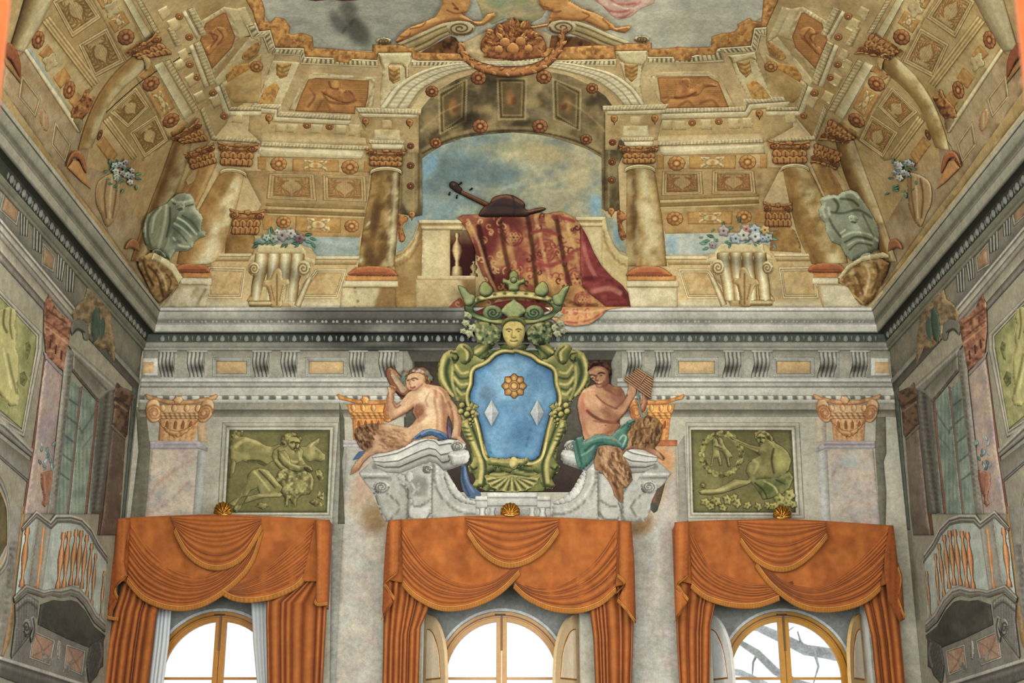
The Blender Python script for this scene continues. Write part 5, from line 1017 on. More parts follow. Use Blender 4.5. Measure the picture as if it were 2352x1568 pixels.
def wreath_coffer(q, par=None, depth=.0, tone='b09468', dark='7d6238', gold='a8793c', cut=False, off=.012):
    """coffer with nested mouldings, hatched ground and two crossed laurel sprays"""
    f = quadmap(q); Q = pts(q)
    ins = lambda e: f([(e, e), (1 - e, e), (1 - e, 1 - e), (e, 1 - e)])
    o, i = ins(0), ins(.13)
    fr = strip('coffer',np.vstack([o,o[:1]]),np.vstack([i,i[:1]]),[(0,.004,dark),(.15,.02,tone),(.4,.02,'bfa67c'),(.5,.012,dark),(.6,.012,tone),(.85,.012,'b59a6c'),(1,.0,dark)],par or VT,off=off,res=12)
    e = Q[1] - Q[0]; an = math.degrees(math.atan2(e[1], e[0]))
    ops = [('w', an, 5, .4, dark, .22)]
    for s_ in (-1, 1):
        a = np.linspace(.04, 1.0, 8) * 2.5
        st_ = np.array([(.5 + s_ * .34 * math.sin(t) * (1 if t < 1.6 else .97), .47 + .34 * math.cos(t)) for t in a])
        ops.append(('s', f(st_), 2, dark, .8))
        for k in range(len(st_) - 1):
            p, d = st_[k], st_[k + 1] - st_[k]; n = np.array((-d[1], d[0]))
            for sd in (-1, 1):
                tip = p + d * 1.25 + n * sd * 1.15
                ops.append(('s',f([p,p + (tip - p) * .5 + n * sd * .2,tip]),3.4,gold,.9)); ops.append(('s',f([p + n * sd * .3,tip + n * sd * .1]),1.6,dark,.8))
    piece('coffer_field', i, tone, fr, off=off, relief=.003, prof='flat', res=2.6, ops=ops + [('r', 5, dark, .5)])
    return fr
LEAFP = lambda n,am=.35: (lambda s,T,H,K: (H,K * (1 - am * (.5 + .5 * np.sign(np.sin(s * n * 2 * math.pi + T * 2.5))))[...,None] ** np.where((T > .12) & (T < .88),1,0)[...,None]))
def leafband(A, B, per=9, par=None, name='leaf_moulding', light='d6c8a8', dark='8a6c42', off=.03, sa=False, am=.2):
    L = np.hypot(*np.diff(spline(A) if sa else pts(A), axis=0).T).sum()
    return strip(name,A,B,[(0,.012,light),(.14,.014,light),(.2,.03,'c7b48c'),(.5,.035,light),(.8,.02,'b79f72'),(.86,.012,dark),(1,.006,light)],par or VT,off=off,res=2.8,sa=sa,mod=LEAFP(L / per,am))
def fascia(A, B, c0='d2c6a8', c1='bda983', par=None, name='fascia', off=.02, **kw):
    return strip(name,A,B,[(0,.02,'dcd2b8'),(.15,.02,c0),(.8,.02,c1),(.88,.008,'8f7548'),(1,.006,c1)],par or VT,off=off,res=10,**kw)
def dentil(P, par=None, shade=True):
    P = pts(P); d = piece('dentil',P,'c4b188',par or VT,off=.02,relief=.03,prof='bevel',R=3,res=5,ops=[('g',*P[0],*P[3],[(0,'d6c8a6'),(.2,'c4b086'),(1,'b39c6e')],.8)])
    return d
def corinthian(par, q, c=OC, l=OCL, d=OCD, off=.16, name='capital'):
    f = quadmap(q); S = lambda P: f(pts(P)); w_ = np.hypot(*(pts(q)[1] - pts(q)[0]))
    bell = piece(name,S('.08,.16 .92,.16 .90,.5 .93,1 .07,1 .10,.5'),c,par,off=off,relief=.04,R=10,res=4,ops=[('m',(1,-.3),12,l,d,.9),('n',8,d,.5,3),('s',S('.2,.36 .8,.36'),3,d,.6)])
    for row, y, h, n, o in ((0, .70, .28, 5, .045), (1, .45, .26, 4, .055)):
        for i in range(n):
            x = .5 + (i - (n - 1) / 2) * .86 / n; g = .125 if row == 0 else .12
            P = [(x - g,y + h * .85),(x - g * 1.05,y + h * .3),(x - g * .6,y - h * .05),(x - g * .1,y - h * .22),(x + g * .5,y - h * .08),(x + g * 1.0,y + h * .3),(x + g * .9,y + h * .85),(x,y + h)]
            piece('acanthus_leaf',spline(f(P),True,4),c,bell,off=off + o,relief=.025,R=5,res=3,ops=[('m',(.8,-.6),5,l,d,.95),('s',f([(x,y + h * .1),(x,y + h)]),2.0,d,.8),('e',*f([(x,y)])[0],4,3,0,l,.8),('r',2.2,d,.8)])
    for s in (-1, 1):
        x = .5 + s * .36; a = np.linspace(0, 10, 30); r = 1 - a / 12
        piece('volute',f(circ(x,.26,.14,.16,16)),c,bell,off=off + .07,relief=.03,R=7,res=3,ops=[('m',(.8,-.6),6,l,d,.9),('s',f(np.stack([x + .12 * r * np.cos(a),.26 + .13 * r * np.sin(a)],1)),2.2,d,.85)])
    piece('abacus',S('0,.02 .05,0 .2,.08 .5,.12 .8,.08 .95,0 1,.02 .97,.14 .8,.19 .5,.22 .2,.19 .03,.14'),c,bell,off=off + .085,relief=.025,R=5,res=3.5,ops=[('m',(.2,-1),5,l,d,.9),('r',2,d,.5)])
    piece('fleuron',f(circ(.5,.14,.10,.10,18,0,.15,5)),c,bell,off=off + .11,relief=.02,R=5,res=3,ops=[('m',(.6,-.8),5,l,d,.9),('r',1.8,d,.6)])
    return bell
def column_shaft(par, A, B, cols, off=.02, bulge=.13, ops=(), name='shaft', sa=True):
    pr = [(t, bulge * math.sqrt(max(0, 1 - (2 * t - 1) ** 2)), c) for t, c in cols]
    T = np.linspace(0, 1, 15); K = np.array([C(c) for _, c in cols]); tt = [t for t, _ in cols]
    pr = [(t,bulge * math.sqrt(max(0,1 - (2 * t - 1) ** 2)),np.array([np.interp(t,tt,K[:,i]) for i in range(3)])) for t in T]
    return strip(name, A, B, pr, par, off=off, res=7, sa=sa, ops=list(ops))
# ---------------------------------------------------------------- ceiling painting: sky at the top
piece('sky_opening', '560,0 1790,0 1790,-260 560,-260', '9b9a8c', VT, off=.002, relief=.002, prof='flat', res=24)
SKY = piece('sky_opening','588,-40 1772,-40 1770,0 1752,40 1690,75 1640,90 1630,112 1500,118 1400,120 1330,110 1180,40 1040,110 940,116 860,118 720,112 700,92 640,85 610,40 590,5','9c9c92',VT,off=.004,relief=.004,prof='flat',res=7,
    ops=[('g',600,0,1740,0,[(0,'b3b2a8'),(.25,'9fa09a'),(.5,'b0b2ac'),(.7,'cdc8bd'),(1,'d3cec2')],.9),('n',70,'8f918c',.5,3),('n',50,'b3b2a8',.5,8),('e',820,70,34,60,-40,'5f605a',.9),('e',800,20,30,30,0,'6c6a66',.8),('e',775,52,20,40,-30,'55565a',.6),('s','820,40 800,60 780,80',3,'4c4c48',.6),('e',1600,60,120,50,0,'c9c2b6',.6),('e',1340,30,40,30,0,'b9a88c',.6),('s','1005,130 1020,110',8,'6a6c60',.5)])
piece('dark_red_drapery','706,-20 690,-60 750,-115 850,-95 870,-40 828,0 790,3 760,-1 725,3 706,0','7a4550',VT,off=.01,relief=.02,R=6,res=5)
g_ = thing('drapery', 'pink drapery swirling in the painted sky', 'drapery')
piece('cloth','1362,-10 1345,-70 1400,-135 1480,-120 1522,-50 1502,8 1470,22 1450,38 1420,46 1404,36 1384,14 1366,2','c9a49a',g_,off=.012,relief=.03,R=10,res=3.4,ops=[('s','1370,0 1400,25 1440,25 1470,5',4,'b3584c',.8),('s','1395,-10 1420,10 1460,8',4,'b8604f',.8),('s','1405,36 1430,40 1455,25',3,'b3584c',.7),('s','1410,10 1440,20 1465,15',3,'e0cfc4',.8),('s','1380,-10 1395,10',4,'e0cfc4',.7),('n',14,'d9c0b4',.6,4)])
cl = thing('cloud', 'pale green and tan cloud between the two golden putti', 'cloud')
piece('cloud_bank','1085,-20 1070,-70 1120,-115 1200,-125 1275,-85 1278,-20 1262,10 1245,40 1215,56 1190,48 1160,44 1130,56 1108,40 1100,14','a9a184',cl,off=.010,relief=.02,R=14,res=4,ops=[('n',22,'b9a074',.8,2),('n',18,'8f9c80',.7,7),('e',1140,5,40,16,0,'8fa083',.7),('e',1190,30,30,14,0,'c4a984',.7)])
# ---------------------------------------------------------------- ground tone of the vault face (warm lime)
piece('vault_ground','365,706 1990,706 2030,640 1960,500 1900,360 1840,290 1800,240 1740,110 1640,100 1400,118 1180,110 940,118 720,112 640,100 600,230 520,250 470,340 400,500 330,640','b8a078',VT,off=.003,relief=.003,prof='flat',res=14,ops=[('n',90,'a88a5c',.6,3),('n',60,'c9b48c',.6,8)])
# ---------------------------------------------------------------- coffered bays between the columns
def bay(m):
    """left bay; m maps it onto the right one"""
    fascia(m('600,341 832,357'), m('596,362 830,366'), c0='cdbf9c')
    piece('soffit_ground',m('590,360 850,362 846,395 600,392'),'b89f72',VT,off=.010,relief=.004,prof='flat',res=12,ops=[('n',30,'a88c5c',.5,2)])
    piece('bay_ground',m('560,392 850,394 838,500 826,545 560,540 600,470'),'ab9064',VT,off=.008,relief=.004,prof='flat',res=12,ops=[('n',36,'96794c',.6,4),('s',m('610,402 612,470'),3,'7d6238',.6),('s',m('618,470 840,480'),4,'7d6238',.6),('s',m('618,476 838,487'),3,'c4ae80',.7),('s',m('615,484 836,494'),3,'7d6238',.6)])
    piece('lower_soffit',m('585,492 835,498 826,545 575,540'),'b0905c',VT,off=.012,relief=.004,prof='flat',res=12,ops=[('n',30,'9c7a44',.5,3)])
bay(lambda P: pts(P)); bay(lambda P: mirror(P, 2354) + np.array([0, -8]) * 1.0)
for q in ([(618,398),(722,400),(728,462),(612,456)],[(741,401),(840,404),(843,464),(742,460)]): wreath_coffer(q,off=.016)
for q in ([(1521,393),(1612,393),(1616,446),(1519,449)],[(1636,392),(1732,392),(1738,445),(1634,446)]): wreath_coffer(q,off=.016,tone='a58a60',dark='6a5330',gold='9a6a34')
for m_ in (0, 1):
    for v0, v1, c in ((466, 473, '9a8052'), (474, 480, 'c0a878'), (481, 489, '8f7444'), (490, 494, 'bfa878')):
        A = [(612, v0), (838, v0 + 8)]; B = [(610, v1), (837, v1 + 8)]
        if m_: A, B = mirror(A, 2354) - np.array([0, 22]), mirror(B, 2354) - np.array([0, 22])
        strip('coffer_moulding', A, B, [(0, .01, c), (.5, .02, c), (1, .01, c)], VT, off=.018, res=12)
for u,v,r in ((640,376,19),(804,384,20),(651,510,17),(808,519,17),(1554,375,20),(1717,372,20),(1550,502,19),(1709,498,18)): rosette(u,v,r)
for q in ([(672,364),(778,367),(778,395),(671,392)],[(679,496),(783,500),(783,535),(678,532)],[(1583,358),(1691,356),(1689,388),(1583,388)],[(1580,486),(1683,484),(1681,515),(1580,515)]): orange_panel(q)
for q in ([(592,360),(612,361),(610,390),(592,388)],[(836,370),(852,371),(850,397),(836,395)],[(1508,356),(1525,357),(1525,388),(1510,388)],[(1746,357),(1762,357),(1762,386),(1746,386)],[(1735,484),(1760,484),(1762,512),(1735,512)],[(600,492),(625,494),(625,528),(604,528)]):
    piece('ornament_panel',q,'b38a46',VT,off=.02,relief=.006,prof='flat',res=5,ops=[('w',0,5,.5,'a06a2c',.4)])
piece('sky_strip','726,541 826,545 824,588 728,590 715,570 690,562 640,560 580,560 580,548','9aa4a4',VT,off=.010,relief=.004,prof='flat',res=7,ops=[('s','735,548 760,555 800,562',8,'b3b8bc',.8),('n',30,'8f9c9c',.5,2)])
piece('sky_strip','1526,527 1770,522 1778,562 1700,575 1620,585 1528,586','aab2b4',VT,off=.010,relief=.004,prof='flat',res=7,ops=[('n',30,'c0beb4',.6,2),('e',1640,548,80,14,0,'c3bfb2',.7),('e',1545,560,20,30,0,'8ea6ba',.8)])
# ---------------------------------------------------------------- upper entablature: cornice, dentils, fascia
for A,B in (([(582,237),(646,240),(646,257),(806,265)],[(576,247),(636,252),(636,269),(806,277)]),([(1520,249),(1708,245),(1708,228),(1800,222)],[(1520,262),(1712,257),(1720,240),(1808,234)])):
    leafband(A, B, 8)
for A,B in (([(576,247),(636,252),(634,269),(806,278)],[(574,259),(630,262),(624,280),(800,288)]),([(1520,262),(1712,257),(1722,240),(1812,234)],[(1520,275),(1716,270),(1728,252),(1818,246)])):
    fascia(A, B, off=.016)
piece('dentil_ground','574,258 630,262 626,280 800,288 845,288 842,326 600,328 570,300','b49a6a',VT,off=.008,relief=.003,prof='flat',res=12)
piece('dentil_ground','1520,275 1716,270 1728,252 1816,246 1822,292 1760,326 1520,322 1510,290','b49a6a',VT,off=.008,relief=.003,prof='flat',res=12)
for x0,x1,y0,y1 in ((634,658,284,304),(661,684,284,305),(714,741,285,307),(770,796,286,309),(803,827,285,313)): dentil([(x0,y0),(x1,y0 + 1),(x1 - 2,y1),(x0 - 2,y1 - 1)])
for x0,x1,y0,y1 in ((1519,1543,276,298),(1549,1574,277,299),(1609,1634,274,298),(1672,1697,272,296),(1705,1728,270,294)): dentil([(x0,y0),(x1,y0),(x1 + 2,y1),(x0 + 2,y1)])
for u, v in ((705, 288), (757, 291), (1590, 282), (1651, 279)): rosette(u, v, 9, 8, off=.02)
for u, v in ((618, 272), (1744, 262), (840, 280), (941, 283), (1411, 274), (1504, 273)): pendant(u, v, .85)
strip('soffit',[(600,306),(850,315)],[(598,330),(846,334)],[(0,.006,'b89f72'),(.6,.006,'c4ae84'),(1,.006,'b59c70')],VT,off=.010)
strip('soffit',[(1508,312),(1752,306)],[(1512,330),(1756,326)],[(0,.006,'bfa67a'),(.6,.006,'c9b48c'),(1,.006,'b59c70')],VT,off=.010)
leafband([(600,326),(846,336)],[(598,337),(846,346)],8,off=.022); leafband([(1512,326),(1752,318)],[(1512,336),(1754,329)],8,off=.022)
strip('architrave_face',[(596,339),(836,348)],[(592,352),(832,361)],[(0,.015,'d6cbb0'),(.7,.015,'d0c3a4'),(.75,.006,'97804f'),(.85,.015,'d2c6aa'),(1,.006,'a58d5e')],VT,off=.02)
strip('architrave_face',[(1514,338),(1752,332)],[(1518,354),(1756,348)],[(0,.015,'d6cbb0'),(.7,.015,'d0c3a4'),(.75,.006,'97804f'),(.85,.015,'d2c6aa'),(1,.006,'a58d5e')],VT,off=.02)
# blocks breaking forward above the inner columns
def block(m):
    piece('break_ground',m('822,262 962,264 962,352 935,352 930,330 842,330 836,300'),'b39a6e',VT,off=.022,relief=.006,prof='flat',res=10,ops=[('n',26,'8f7448',.5,2)])
    leafband(m('816,247 968,251'), m('826,261 967,264'), 8, off=.05)
    fascia(m('826,261 958,264'), m('832,270 956,272'), off=.04)
    dentil(m('877,274 901,275 901,296 877,296'))
    piece('impost_block',m('861,297 918,298 920,321 858,320'),'cdbd98',VT,off=.03,relief=.03,prof='bevel',R=4,res=5,ops=[('p',m('866,297 912,298 890,312'),'a58c5c',.7,2)])
    leafband(m('846,321 928,323'), m('850,331 926,332'), 7, off=.05)
    strip('impost_face',m('853,331 926,332'),m('855,343 922,344'),[(0,.02,'d9cfb6'),(1,.02,'c2b088')],VT,off=.04)
    for x0,y0 in ((828,284),(905,286)): piece('dentil',m('%d,%d %d,%d %d,%d %d,%d' % (x0,y0 + 14,x0 + 24,y0 + 14,x0 + 24,y0 + 32,x0,y0 + 32)),'a98e5e',VT,off=.02,relief=.012,R=3,res=6)
block(lambda P: pts(P))
def mb(P):
    P = mirror(P, 2352); P[:, 1] -= 8; return P[::1]
def block_r():
    m = lambda P: np.roll(mb(P), 0, 0)
    piece('break_ground',m('822,262 962,264 962,352 935,352 930,330 842,330 836,300'),'b39a6e',VT,off=.022,relief=.006,prof='flat',res=10,ops=[('n',26,'8f7448',.5,2)])
    ml = lambda P: mb(P)[::1]
    leafband(ml('816,247 968,251'), ml('826,261 967,264'), 8, off=.05)
    fascia(ml('826,261 958,264'), ml('832,270 956,272'), off=.04)
    dentil([(1447, 266), (1472, 266), (1472, 288), (1447, 288)])
    piece('impost_block','1432,289 1488,288 1492,314 1430,314','cdbd98',VT,off=.03,relief=.03,prof='bevel',R=4,res=5,ops=[('p','1445,289 1470,289 1462,300 1440,300','a58c5c',.7,2)])
    leafband([(1424, 316), (1504, 315)], [(1430, 326), (1500, 325)], 7, off=.05)
    strip('impost_face',[(1433,326),(1500,325)],[(1437,338),(1498,337)],[(0,.02,'d9cfb6'),(1,.02,'c2b088')],VT,off=.04)
block_r()
# ---------------------------------------------------------------- the arch over the sky lunette
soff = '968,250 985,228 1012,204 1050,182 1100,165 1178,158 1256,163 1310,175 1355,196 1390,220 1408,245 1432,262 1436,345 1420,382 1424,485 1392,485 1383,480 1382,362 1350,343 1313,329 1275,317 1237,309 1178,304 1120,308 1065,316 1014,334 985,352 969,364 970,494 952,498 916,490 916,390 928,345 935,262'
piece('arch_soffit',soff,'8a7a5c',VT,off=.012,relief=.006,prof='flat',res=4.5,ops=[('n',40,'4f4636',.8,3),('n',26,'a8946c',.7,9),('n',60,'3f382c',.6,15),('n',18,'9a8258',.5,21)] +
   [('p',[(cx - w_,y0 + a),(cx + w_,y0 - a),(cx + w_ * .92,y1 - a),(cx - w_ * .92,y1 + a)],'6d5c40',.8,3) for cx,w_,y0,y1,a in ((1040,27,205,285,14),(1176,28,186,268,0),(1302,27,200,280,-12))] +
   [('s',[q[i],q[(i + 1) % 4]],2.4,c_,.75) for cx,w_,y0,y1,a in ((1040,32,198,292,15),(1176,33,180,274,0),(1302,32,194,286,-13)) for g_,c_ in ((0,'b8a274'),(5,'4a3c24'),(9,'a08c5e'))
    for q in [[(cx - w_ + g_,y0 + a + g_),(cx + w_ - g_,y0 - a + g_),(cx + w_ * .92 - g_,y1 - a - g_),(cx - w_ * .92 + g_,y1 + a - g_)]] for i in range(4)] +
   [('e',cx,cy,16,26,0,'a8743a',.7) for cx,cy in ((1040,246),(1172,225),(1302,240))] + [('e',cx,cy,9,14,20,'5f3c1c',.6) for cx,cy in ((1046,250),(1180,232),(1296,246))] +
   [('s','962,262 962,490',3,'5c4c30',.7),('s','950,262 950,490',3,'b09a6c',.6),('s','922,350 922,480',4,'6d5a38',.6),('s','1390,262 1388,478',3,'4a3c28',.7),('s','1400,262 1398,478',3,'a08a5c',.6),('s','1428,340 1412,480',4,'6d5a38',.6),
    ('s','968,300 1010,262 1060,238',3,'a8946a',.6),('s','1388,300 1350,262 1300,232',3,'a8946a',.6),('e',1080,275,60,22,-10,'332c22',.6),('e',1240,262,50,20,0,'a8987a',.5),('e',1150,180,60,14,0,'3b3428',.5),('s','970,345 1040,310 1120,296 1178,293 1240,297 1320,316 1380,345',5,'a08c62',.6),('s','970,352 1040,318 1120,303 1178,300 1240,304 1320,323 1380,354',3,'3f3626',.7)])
for u,v,r in ((1099,179,18),(992,210,15),(1103,290,18),(1001,328,14),(1249,177,18),(1360,203,14),(1240,290,18),(1346,320,14)): rosette(u,v,r,r * .88,off=.024,c='9a6630',l='c48f4c',d='54300f')
for u,v in ((943,335),(943,380),(943,427),(1407,327),(1406,372),(1405,413)): rosette(u,v,9,8,off=.024,c='96622e',l='c08a48',d='54300f')
pendant(946, 494, .8); pendant(1404, 486, .8)
oA = '872,248 884,232 906,202 938,178 976,160 1014,150 1076,143 1178,140 1282,142 1364,156 1415,173 1453,201 1470,222 1480,240'
iA = '944,248 954,232 972,208 1000,190 1036,173 1078,161 1125,155 1178,153 1257,156 1313,168 1364,186 1402,212 1418,228 1428,240'
strip('archivolt',oA,iA,[(0,.03,'d6ccb4'),(.12,.05,'cfc4a8'),(.2,.03,'96815a'),(.28,.04,'cfc3a6'),(.5,.045,'d4c9ae'),(.56,.03,'9a855c'),(.64,.035,'d2c7ac'),(.84,.035,'c9bc9c'),(.9,.02,'8f7a50'),(1,.012,'c4b48e')],VT,off=.03,sa=True,res=3.2,
      mod=lambda s,T,H,K: (H,K * (1 - .10 * (.5 + .5 * np.sign(np.sin(s * 330))) * (((T > .24) & (T < .52)) | ((T > .6) & (T < .86))))[...,None]))
# ---------------------------------------------------------------- lunette sky
piece('sky_lunette','969,364 985,352 1014,334 1065,316 1120,308 1178,304 1237,309 1275,317 1313,329 1350,343 1382,362 1383,482 1396,500 1424,500 1440,560 1442,584 1420,575 1395,545 1388,520 1330,500 1060,506 962,510 950,545 930,570 906,586 908,560 938,500 970,494','9ba6a2',VT,off=.006,relief=.004,prof='flat',res=5,
   ops=[('g',970,0,1385,0,[(0,'86a0b0'),(.3,'8f9c9c'),(.6,'a8a48e'),(1,'b0a88e')],.95),('n',60,'b3a884',.6,4),('n',34,'7a8a92',.6,9),('n',18,'b9b29a',.35,14),('n',22,'6f7c80',.35,19),('e',1240,350,100,30,10,'b8a67c',.8),('e',1330,400,46,60,0,'bfae88',.7),('p','1010,345 1080,360 1150,372 1200,392 1180,420 1130,430 1060,425 1000,440','6d808a',.75,16),('e',1150,340,90,18,-4,'8f917c',.7),('e',990,380,20,46,30,'7fa4bf',.7),('e',1010,470,60,30,0,'8a9ca4',.7),('e',1280,460,90,20,-8,'a39c86',.7),('e',1368,470,20,40,0,'86a8c4',.8),('e',1420,540,16,40,0,'7a9cb8',.8),('e',925,570,20,14,0,'90a4ae',.7),('s','1220,430 1290,415 1360,380',6,'c4b894',.5),('s','1200,445 1280,440 1340,425',5,'c4b894',.4),('s','1080,430 1140,436 1200,420',6,'b0b3a8',.5),('e',1340,475,18,14,0,'a8a8a0',.7)])
# ---------------------------------------------------------------- painted parapet with sunk panels
PA = thing('parapet', 'cream painted parapet with sunk panels on the far left above the cornice', 'parapet')
PB = thing('parapet', 'cream painted parapet with sunk panels on the far right above the cornice', 'parapet')
def parapet(t, m, s):
    piece('wall',m('484,584 578,584 592,560 690,558 702,578 724,582 728,590 824,590 796,706 362,706 412,655 480,650'),'c2a97e',t,off=.014,relief=.012,prof='flat',res=9,ops=[('n',40,'b08f5c',.5,3),('n',26,'d0bd98',.5,8),('g',0,680,0,706,[(0,'c2a97e'),(1,'d3c8b0')],.5)])
    strip('coping',m('482,582 578,582'),m('478,600 570,600'),[(0,.05,'d9cfba'),(.3,.05,'cbbb98'),(.36,.03,'93764a'),(.5,.03,'c4ac7e'),(1,.01,'9c7f50')],t,off=.02)
    strip('coping',m('726,588 826,588'),m('722,608 818,608'),[(0,.05,'d9cfba'),(.3,.05,'cbbb98'),(.36,.03,'93764a'),(.5,.03,'c4ac7e'),(1,.01,'9c7f50')],t,off=.02)
    for q in ('478,611 566,613 556,686 474,686', '726,617 797,617 776,686 676,686'):
        q = m(q)
        if s: q = np.roll(q, 0, 0)
        c = q.mean(0); i = q + (c - q) * np.array([.2, .28])
        strip('panel_frame',np.vstack([q,q[:1]]),np.vstack([i,i[:1]]),[(0,.004,'8f7446'),(.2,.02,'d9cdb0'),(.45,.02,'c2a878'),(.55,.008,'87693c'),(.75,.012,'d6c8a8'),(1,.0,'9c8050')],t,off=.03,res=16)
        piece('panel',i,'c3a878',t,off=.026,relief=.002,prof='flat',res=7,ops=[('w',35,16,.4,'d0b890',.5),('n',20,'b08a54',.5,4)])
    strip('base', m('440,692 796,692'), m('436,707 792,707'), [(0, .02, 'd3c9b4'), (1, .02, 'c9bda4')], t, off=.03)
parapet(PA, lambda P: pts(P), 0); parapet(PB, lambda P: mirror(P, 2354), 1)
# ---------------------------------------------------------------- scroll consoles with flowers
def console(lab, m, flip):
    t = thing('scroll_console', lab, 'console')
    L = (1, -.5)
    piece('cap',m('592,562 690,560 704,578 704,590 724,594 724,606 700,606 690,584 596,584 584,600 572,600 574,588 590,580'),'cdbb94',t,off=.045,relief=.03,R=6,res=4,ops=[('m',(0,-1),7,'e0d6bc','8c6f42',.8)])
    b_ = piece('body',m('596,582 690,582 700,604 714,620 708,640 690,660 676,690 670,706 575,706 566,690 586,660 590,640 578,620 588,600'),'c3ae84',t,off=.04,relief=.05,R=12,res=4,ops=[('m',L,12,'ddd0b0','7d6038',.85),('n',24,'a98d5c',.5,3)])
    for x0, x1, sh in ((586, 616, -12), (615, 643, -10), (642, 670, -8), (669, 698, -14)):
        vs_ = ((582, 0), (588, -.05), (604, .06), (630, .3), (655, .7), (692, 1)); w2 = (0, 2, 2, 1, -1, -3)
        A = m(' '.join('%g,%g' % (x0 + sh * q - w3 * .5,v_) for (v_,q),w3 in zip(vs_,w2))); B = m(' '.join('%g,%g' % (x1 + sh * q + w3 * .5,v_) for (v_,q),w3 in zip(vs_,w2)))
        strip('rib',spline(A),spline(B),[(0,.03,'8a6d3e'),(.12,.045,'b89f6e'),(.3,.07,'dccfac'),(.48,.08,'f0e8d2'),(.66,.06,'d3c096'),(.88,.045,'a5885a'),(1,.03,'86683a')],t,off=.075,res=5,
              mod=lambda s,T,H,K: (H * (1 - .3 * s),K * (1.04 - .30 * np.exp(-((s - .62) / .2) ** 2) - .1 * s)[...,None]))
    piece('acanthus',spline(m('628,622 640,615 648,625 650,640 662,640 664,652 654,658 650,680 646,704 622,704 618,680 612,660 602,656 606,644 620,640'),True,4),'b99e70',t,off=.13,relief=.04,R=7,res=3.4,ops=[('m',L,7,'e0d4b6','6d5028',.95),('s',m('636,630 636,700'),2.6,'6d5028',.7),('s',m('622,655 630,690'),2.2,'6d5028',.6),('s',m('650,655 642,690'),2.2,'6d5028',.6)])
    for u, v, r in ((697, 616, 17), (584, 617, 14)):
        c = m([(u, v)])[0]; a = np.linspace(0, 12, 40); k = 1 - a / 13.5
        piece('volute',circ(c[0],c[1],r,r * 1.1,22),'cfbe98',t,off=.10,relief=.04,R=r * .7,res=3.2,ops=[('m',L,9,'e6dcc2','7d6038',.9),('s',np.stack([c[0] + r * .85 * k * np.cos(a),c[1] + r * .95 * k * np.sin(a)],1),2.3,'6f5530',.85)])
    strip('foot_roll',m('572,690 644,690'),m('572,703 644,703'),[(0,.02,'8a6a3c'),(.4,.05,'d0bd94'),(1,.02,'7d6036')],t,off=.12)
    strip('side_scroll',spline(m('704,640 690,668 676,700')),spline(m('720,632 706,664 690,706')),[(0,.02,'9a8054'),(.5,.05,'ddd1b4'),(1,.01,'9a8054')],t,off=.06,res=6)
    return t
console('cream scroll console with acanthus, under the flowers beside the striped urn', lambda P: pts(P), 0)
console('cream scroll console with acanthus, under the flowers beside the masked urn',lambda P: mirror(P,2346) + np.array([0,-2]),1)
def bouquet(lab, lst, leaves, seed, plane=None):
    t = thing('flower_bouquet', lab, 'flowers'); r = random.Random(seed)
    for i, (u, v, ln, an) in enumerate(leaves):
        a = math.radians(an); d = np.array([math.cos(a),math.sin(a)]); n = np.array([-d[1],d[0]]); p = np.array([u,v])
        P = [p, p + d * ln * .4 + n * ln * .22, p + d * ln, p + d * ln * .45 - n * ln * .22]
        piece('leaf',spline(P,True,4),r.choice(['3f6a5c','4f7c6c','5f8c80','2f5246']),t,off=.10 + .002 * (i % 9),relief=.012,R=4,res=3.2,ops=[('s',[p,p + d * ln],1.8,'8fb0a0',.6)])
    for i, (u, v, rr_, c) in enumerate(lst):
        piece('blossom',circ(u,v,rr_,rr_ * .9,30,r.uniform(0,60),.16,5),c,t,off=.125 + .003 * i,relief=.03,R=6,res=2.6,ops=[('m',(.4,-1),6,'d9d8d2','5f5a58',.7),('e',u,v,rr_ * .3,rr_ * .3,0,'4a3a30',.9),('r',1.6,'6f6a68',.4)])
    return t
def leaves(us, n, seed, v0, v1):
    r = random.Random(seed); return [(r.uniform(*us),r.uniform(v0,v1),r.uniform(9,17),r.uniform(-200,20) if i % 4 else r.uniform(30,150)) for i in range(n)]
bouquet('bouquet of mauve and white flowers on the console beside the striped urn',[(648,540,15,'a39aa0'),(668,536,12,'b9b4b6'),(628,548,11,'9aa5a4'),(612,545,9,'a9bdb4'),(688,548,12,'7d5f6c'),(637,533,8,'c0bcb8')],
        leaves((592,700),26,3,535,562) + [(700,540,18,-10),(712,546,16,20),(716,556,16,60),(600,556,18,170),(592,562,16,150),(700,552,18,20),(640,530,12,-110)],1)
bouquet('bouquet of blue, white and yellow flowers on the console beside the masked urn',[(1662,530,13,'a99aa4'),(1690,548,13,'a8b4c4'),(1714,526,12,'b8847c'),(1735,528,13,'a9b8c8'),(1708,540,14,'c9c9c4'),(1735,543,14,'c4c8cc'),(1757,528,11,'d0a85c'),(1765,545,10,'b0bcc4'),(1637,563,8,'a48a9a'),(1752,548,9,'9aa8bc')],
        leaves((1640,1772),30,5,515,560) + [(1630,552,18,170),(1622,560,16,190),(1628,568,16,160),(1640,545,18,200),(1697,512,16,-80),(1772,548,16,10),(1615,545,10,180),(1776,560,14,60)],2)
